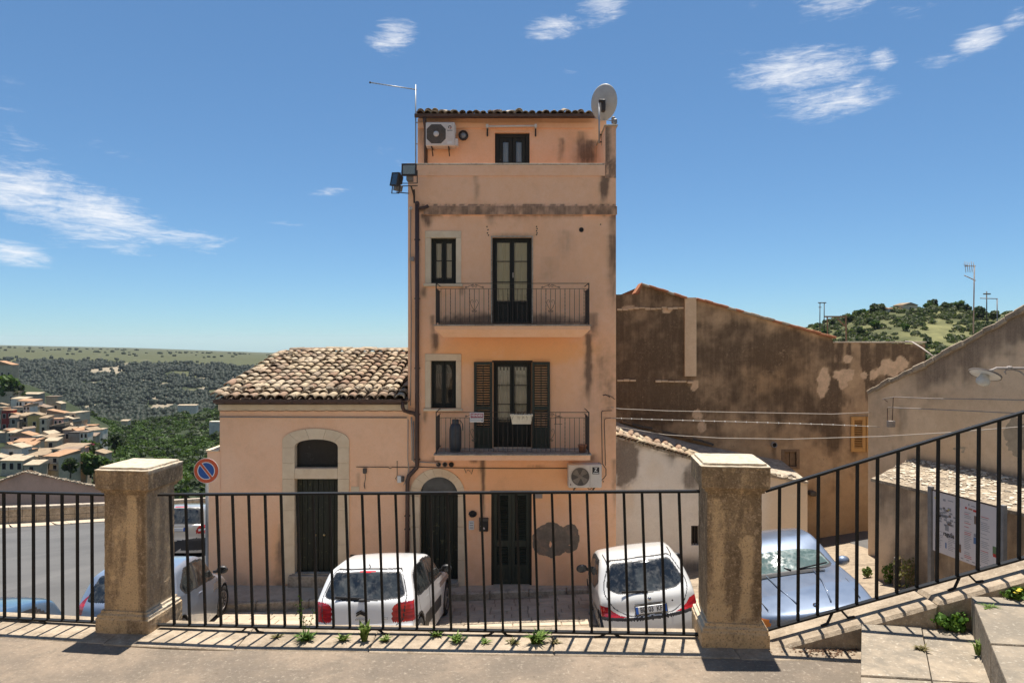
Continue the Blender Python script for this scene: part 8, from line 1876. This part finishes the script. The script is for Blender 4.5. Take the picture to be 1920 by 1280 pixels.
# ================= masts and aerials on the right
def pole(name, label, cat, items, d, base):
    t = thing(name, label, cat, P(*base, d))
    for nm, pts, r in items: part(nm, MB().tube([P(a, b, d) for a, b in pts], r*d/1280, 6), M['greypipe'] if d < 60 else M['acdark'], t, True)
    return t
pole('roof_aerial', 'tall roof aerial with grid head and slanted boom above the gable house', 'aerial', [('mast', [(1825, 625), (1827, 497)], 1.1), ('boom', [(1808, 516), (1829, 526)], .9), ('cross_arm', [(1809, 498.5), (1829, 499)], .9)]+[('element', [(1809+k*4, 490+k % 3), (1811+k*4, 511-k % 2)], .45) for k in range(5)]+[('element', [(1806+k, 495+k*2.5), (1819, 499)], .35) for k in range(3)], 17, (1825, 625))
pole('light_mast', 'floodlight mast with twin heads on the left crest of the right hill', 'mast', [('mast', [(1537, 628), (1537.5, 568)], .8), ('mast', [(1545, 628), (1545.5, 568)], .8), ('head', [(1534, 567.5), (1541, 567.5)], 1.1), ('head', [(1542, 567.5), (1549, 567.5)], 1.1), ('head', [(1535, 576), (1540, 576)], .8)], 300, (1541, 628))
pole('light_mast', 'single floodlight mast on the right crest of the hill', 'mast', [('mast', [(1850, 612), (1850, 546)], .9), ('head', [(1844, 551), (1857, 551)], 1.4)], 300, (1850, 612))
pole('gallows_pole', 'pole with a long side arm near the right crest of the hill', 'pole', [('mast', [(1870, 625), (1869.5, 560)], .9), ('arm', [(1838, 559), (1870.5, 560)], .9)], 40, (1870, 605))
t = thing('roof_trestle', 'wooden trestle beam standing on the flat roof beside the dark wall', 'trestle', P(1568, 640, 22)); 
for nm, a, b, w_ in (('post', (1587, 645), (1586, 594), 2.2), ('beam', (1546, 593.5), (1588, 593.5), 2.6), ('brace', (1570, 597), (1585, 612), 2.2), ('post', (1552, 645), (1551, 594), 1.8)): part(nm, MB().bar(P(*a, 22), P(*b, 22), w_*22/1280), M['wood'], t)
strung('pale loose cable hanging from the dark wall to the gable top', [(1698, 640, 17.4), (1710, 641, 17), (1728, 652, 16.5), (1750, 668, 16)], .02)
# ================= weeds on the terrace
def tuft(name, label, loc, n, h, w, mat, seed, broad=.018, cat='weed'):
    rs = random.Random(seed); mb = MB()
    for k in range(n):
        a = rs.uniform(0, 6.28); L = h*rs.uniform(.5, 1.); lean = rs.uniform(.2, 1.)*w; b0 = Vector((rs.uniform(-.25, .25)*w, rs.uniform(-.15, .15)*w, 0)); d_ = Vector((math.cos(a), math.sin(a), 0)); s_ = Vector((-d_.y, d_.x, 0)); bw = broad*rs.uniform(.6, 1.2)
        p0, p1, p2 = b0, b0+d_*lean*.4+Vector((0, 0, L*.65)), b0+d_*lean+Vector((0, 0, L*rs.uniform(.7, 1.)))
        mb.add([p0-s_*bw*.4, p0+s_*bw*.4, p1+s_*bw, p1-s_*bw, p2], [(0, 1, 2, 3), (3, 2, 4)])
    me = mb.mesh(name); me.materials.append(M[mat]); o = bpy.data.objects.new(name, me); COL.objects.link(o); o.location = loc; ORG[o.name] = Vector(loc); tag(o, label, cat, 'weeds on the terrace'); return o
def tp(px, py):                                  # point of the terrace seen at a pixel
    z = .05
    for _ in range(6): d_ = (EYE-z)*1280/(py-640); z = float(ter_z((px-960)*d_/1280))
    return ((px-960)*d_/1280, d_, z+.003)
tuft('grass_tuft', 'largest bright grass tuft on the coping below the small white hatchback', tp(1005, 1207), 85, .075, .09, 'weed', 1, .006)
tuft('broad_weed', 'broad-leaved bright weed below the badge of the white hatchback', tp(683, 1203), 26, .13, .05, 'weed', 2, .013)
tuft('weed', 'low green weed just left of the broad-leaved weed', tp(643, 1202), 40, .045, .06, 'weed', 3, .006); tuft('weed', 'small green weed just right of the broad-leaved weed', tp(722, 1203), 36, .035, .05, 'weed', 4, .007)
tuft('weed', 'dull green weed right of the white hatchback, upper of two', tp(818, 1194), 40, .045, .06, 'weed', 5, .006); tuft('weed', 'dull green weed right of the white hatchback, lower of two', tp(855, 1204), 46, .05, .07, 'weed', 6, .006)
tuft('weed', 'dry little weed on the coping left of the tall stalk', tp(520, 1196), 24, .025, .05, 'weed_dry', 7, .006); tuft('weed', 'tiny green weed on the coping near the middle of the railing', tp(908, 1207), 24, .03, .05, 'weed', 8, .006); tuft('weed', 'flat dry weed beside the largest grass tuft', tp(1040, 1207), 22, .03, .05, 'weed_dry', 9, .006); tuft('weed', 'thin dry weed left of the largest grass tuft', tp(960, 1207), 24, .03, .06, 'weed_dry', 10, .006)
o = tuft('stalk_weed', 'tall thin weed stalks rising beside the white hatchback', tp(572, 1201), 60, .05, .08, 'clover', 11, .007)
st = MB()
b = Vector(tp(572, 1201))
for k, (dx, hh) in enumerate(((-.03, .25), (-.045, .20), (.05, .17), (.0, .12))):
    pts = [Vector((0, 0, 0)), Vector((dx*.5, .01, hh*.5)), Vector((dx, 0, hh))]; st.tube(pts, [.002, .0018, .0012], 5)
    for q in range(6): c_ = pts[1].lerp(pts[2], q/5)+Vector(((-1)**q*.008, 0, 0)); st.add([c_+Vector((-.006, 0, 0)), c_+Vector((.006, .002, .003)), c_+Vector((0, .002, .012))], [(0, 1, 2)])
part('stalk', st, M['clover'], o, local=True, fix=False)
def bush(label, loc, n, rx, rz, mat, seed, size, flowers=0):
    V, F = leafcloud(n, rx, rx*.7, rz, seed, size, 12); V[:, 2] += rz*.8; me = npmesh('leaves', V, F); me.materials.append(M[mat]); t = thing('wild_plant', label, 'plant', loc, 'wild plants on the stairs'); o = part('leaves', me, None, t, local=True)
    rs = random.Random(seed)
    stem = MB()
    for k in range(7): a = rs.uniform(0, 6.28); stem.tube([(0, 0, -.02), (rx*.4*math.cos(a), rx*.3*math.sin(a), rz*.7), (rx*.7*math.cos(a), rx*.5*math.sin(a), rz*1.3)], .003, 5)
    part('stems', stem, M['clover'], t, local=True)
    for k in range(flowers): part('flower', MB().lathe([(.003, 0), (.012, .004), (.004, .008)], 8, (rs.uniform(-rx, rx)*.6, -rx*.5+rs.uniform(-.02, .02), rz*rs.uniform(1.2, 1.7))), M['flower'], t, local=True)
bush('dense clover-like plant growing in the corner of the first step', Vector(P(1786, 1181, 3.468)), 420, .085, .052, 'clover', 4, .0095)
bush('leafy plant with yellow flowers on the upper step at the right edge', Vector(P(1908, 1121, 3.45)), 300, .075, .032, 'clover', 5, .009, 6)
tuft('grass_tuft', 'thin grass tuft at the foot of the second riser', P(1838, 1228, 3.19), 22, .09, .07, 'weed', 12, .005); tuft('weed', 'small dry weed in the joint of the first step', P(1728, 1218, 3.245), 36, .025, .05, 'weed_dry', 13, .006); tuft('weed', 'tiny flat weed on the second step', P(1853, 1139, 3.33), 30, .02, .06, 'weed', 14, .005)
# dry leaves swept into the corner below the sloped coping
lit = MB(); rs = np.random.RandomState(4)
for k in range(420):
    px, py = 1560+rs.randn()*42, 1217+rs.randn()*7; 
    if py > 1236 or px > 1612 or py < 1208: continue
    x, y, z = tp(px, py); a = rs.rand()*6.28; s = .004+.006*rs.rand(); c_, s_ = math.cos(a)*s, math.sin(a)*s
    lit.add([(x-c_, y-s_, z+.002), (x+s_*.6, y-c_*.6, z+.004+.006*rs.rand()), (x+c_, y+s_, z+.003), (x-s_*.6, y+c_*.6, z+.006*rs.rand())], [(0, 1, 2, 3)])
me = lit.mesh('leaf_litter'); me.materials.append(M['debris']); o = bpy.data.objects.new('leaf_litter', me); COL.objects.link(o); tag(o, 'brown dry leaves swept below the sloped coping', 'leaf litter', kind='stuff')
# weeds growing below the information board
for k, (px, py, d_, s) in enumerate(((1700, 1075, 12.2, .8), (1670, 1092, 12.6, .45), (1625, 1095, 13.2, .3))):
    z = EYE-(py-640)*d_/1280; x = (px-960)*d_/1280; z = float(road_z(x, d_)); bush(['tall straggly weeds growing at the foot of the information board', 'green weeds at the foot of the lean-to wall', 'low weed by the corner of the lean-to'][k], (x, d_, z), 200, .30*s, .48*s, 'weed_dry' if k == 0 else 'weed', 20+k, .022)
solo('short_post', MB().lathe([(.06, -.1), (.06, .5), (.05, .54), (.01, .55)], 12, (P(1682, 0, 12.3).x, 12.3, float(road_z(P(1682, 0, 12.3).x, 12.3)))), M['acdark'], 'short dark post standing in the weeds near the information board', 'post')
# ================= unseen limestone building added behind the viewpoint to bounce warm light
bk_ = MB().cbox(-26, 24, -17, -11.5, -.3, 13.5, .1); o = struct('bounce_building', fixn(bk_.mesh('bounce_building')), M['limestone'])
bk2 = part('cornice', MB().box(-26.3, 24.3, -11.49, -11.0, 12.6, 13.2), M['limestone'], o); part('plinth', MB().box(-26.2, 24.2, -11.49, -11.3, -.3, 1.0), M['limestone'], o)
for k in range(9): part('pilaster', MB().box(-24+k*5.6, -23+k*5.6, -11.49, -11.2, 1.0, 12.6), M['limestone'], o)
# ================= air: thin even haze over the whole land
hz = MB().box(-9500, 12500, -30, 9100, -420, 62); me = fixn(hz.mesh('haze')); m = bpy.data.materials.new('haze'); m.use_nodes = True; nt = m.node_tree; nt.nodes.clear()
pv = nt.nodes.new('ShaderNodeVolumePrincipled'); pv.inputs['Color'].default_value = (.80, .88, 1, 1); pv.inputs['Density'].default_value = .00003; pv.inputs['Anisotropy'].default_value = .2
mo = nt.nodes.new('ShaderNodeOutputMaterial'); nt.links.new(pv.outputs[0], mo.inputs['Volume']); me.materials.append(m)
o = bpy.data.objects.new('haze', me); COL.objects.link(o); tag(o, 'thin blue haze in the air over the valley', 'haze', kind='stuff')
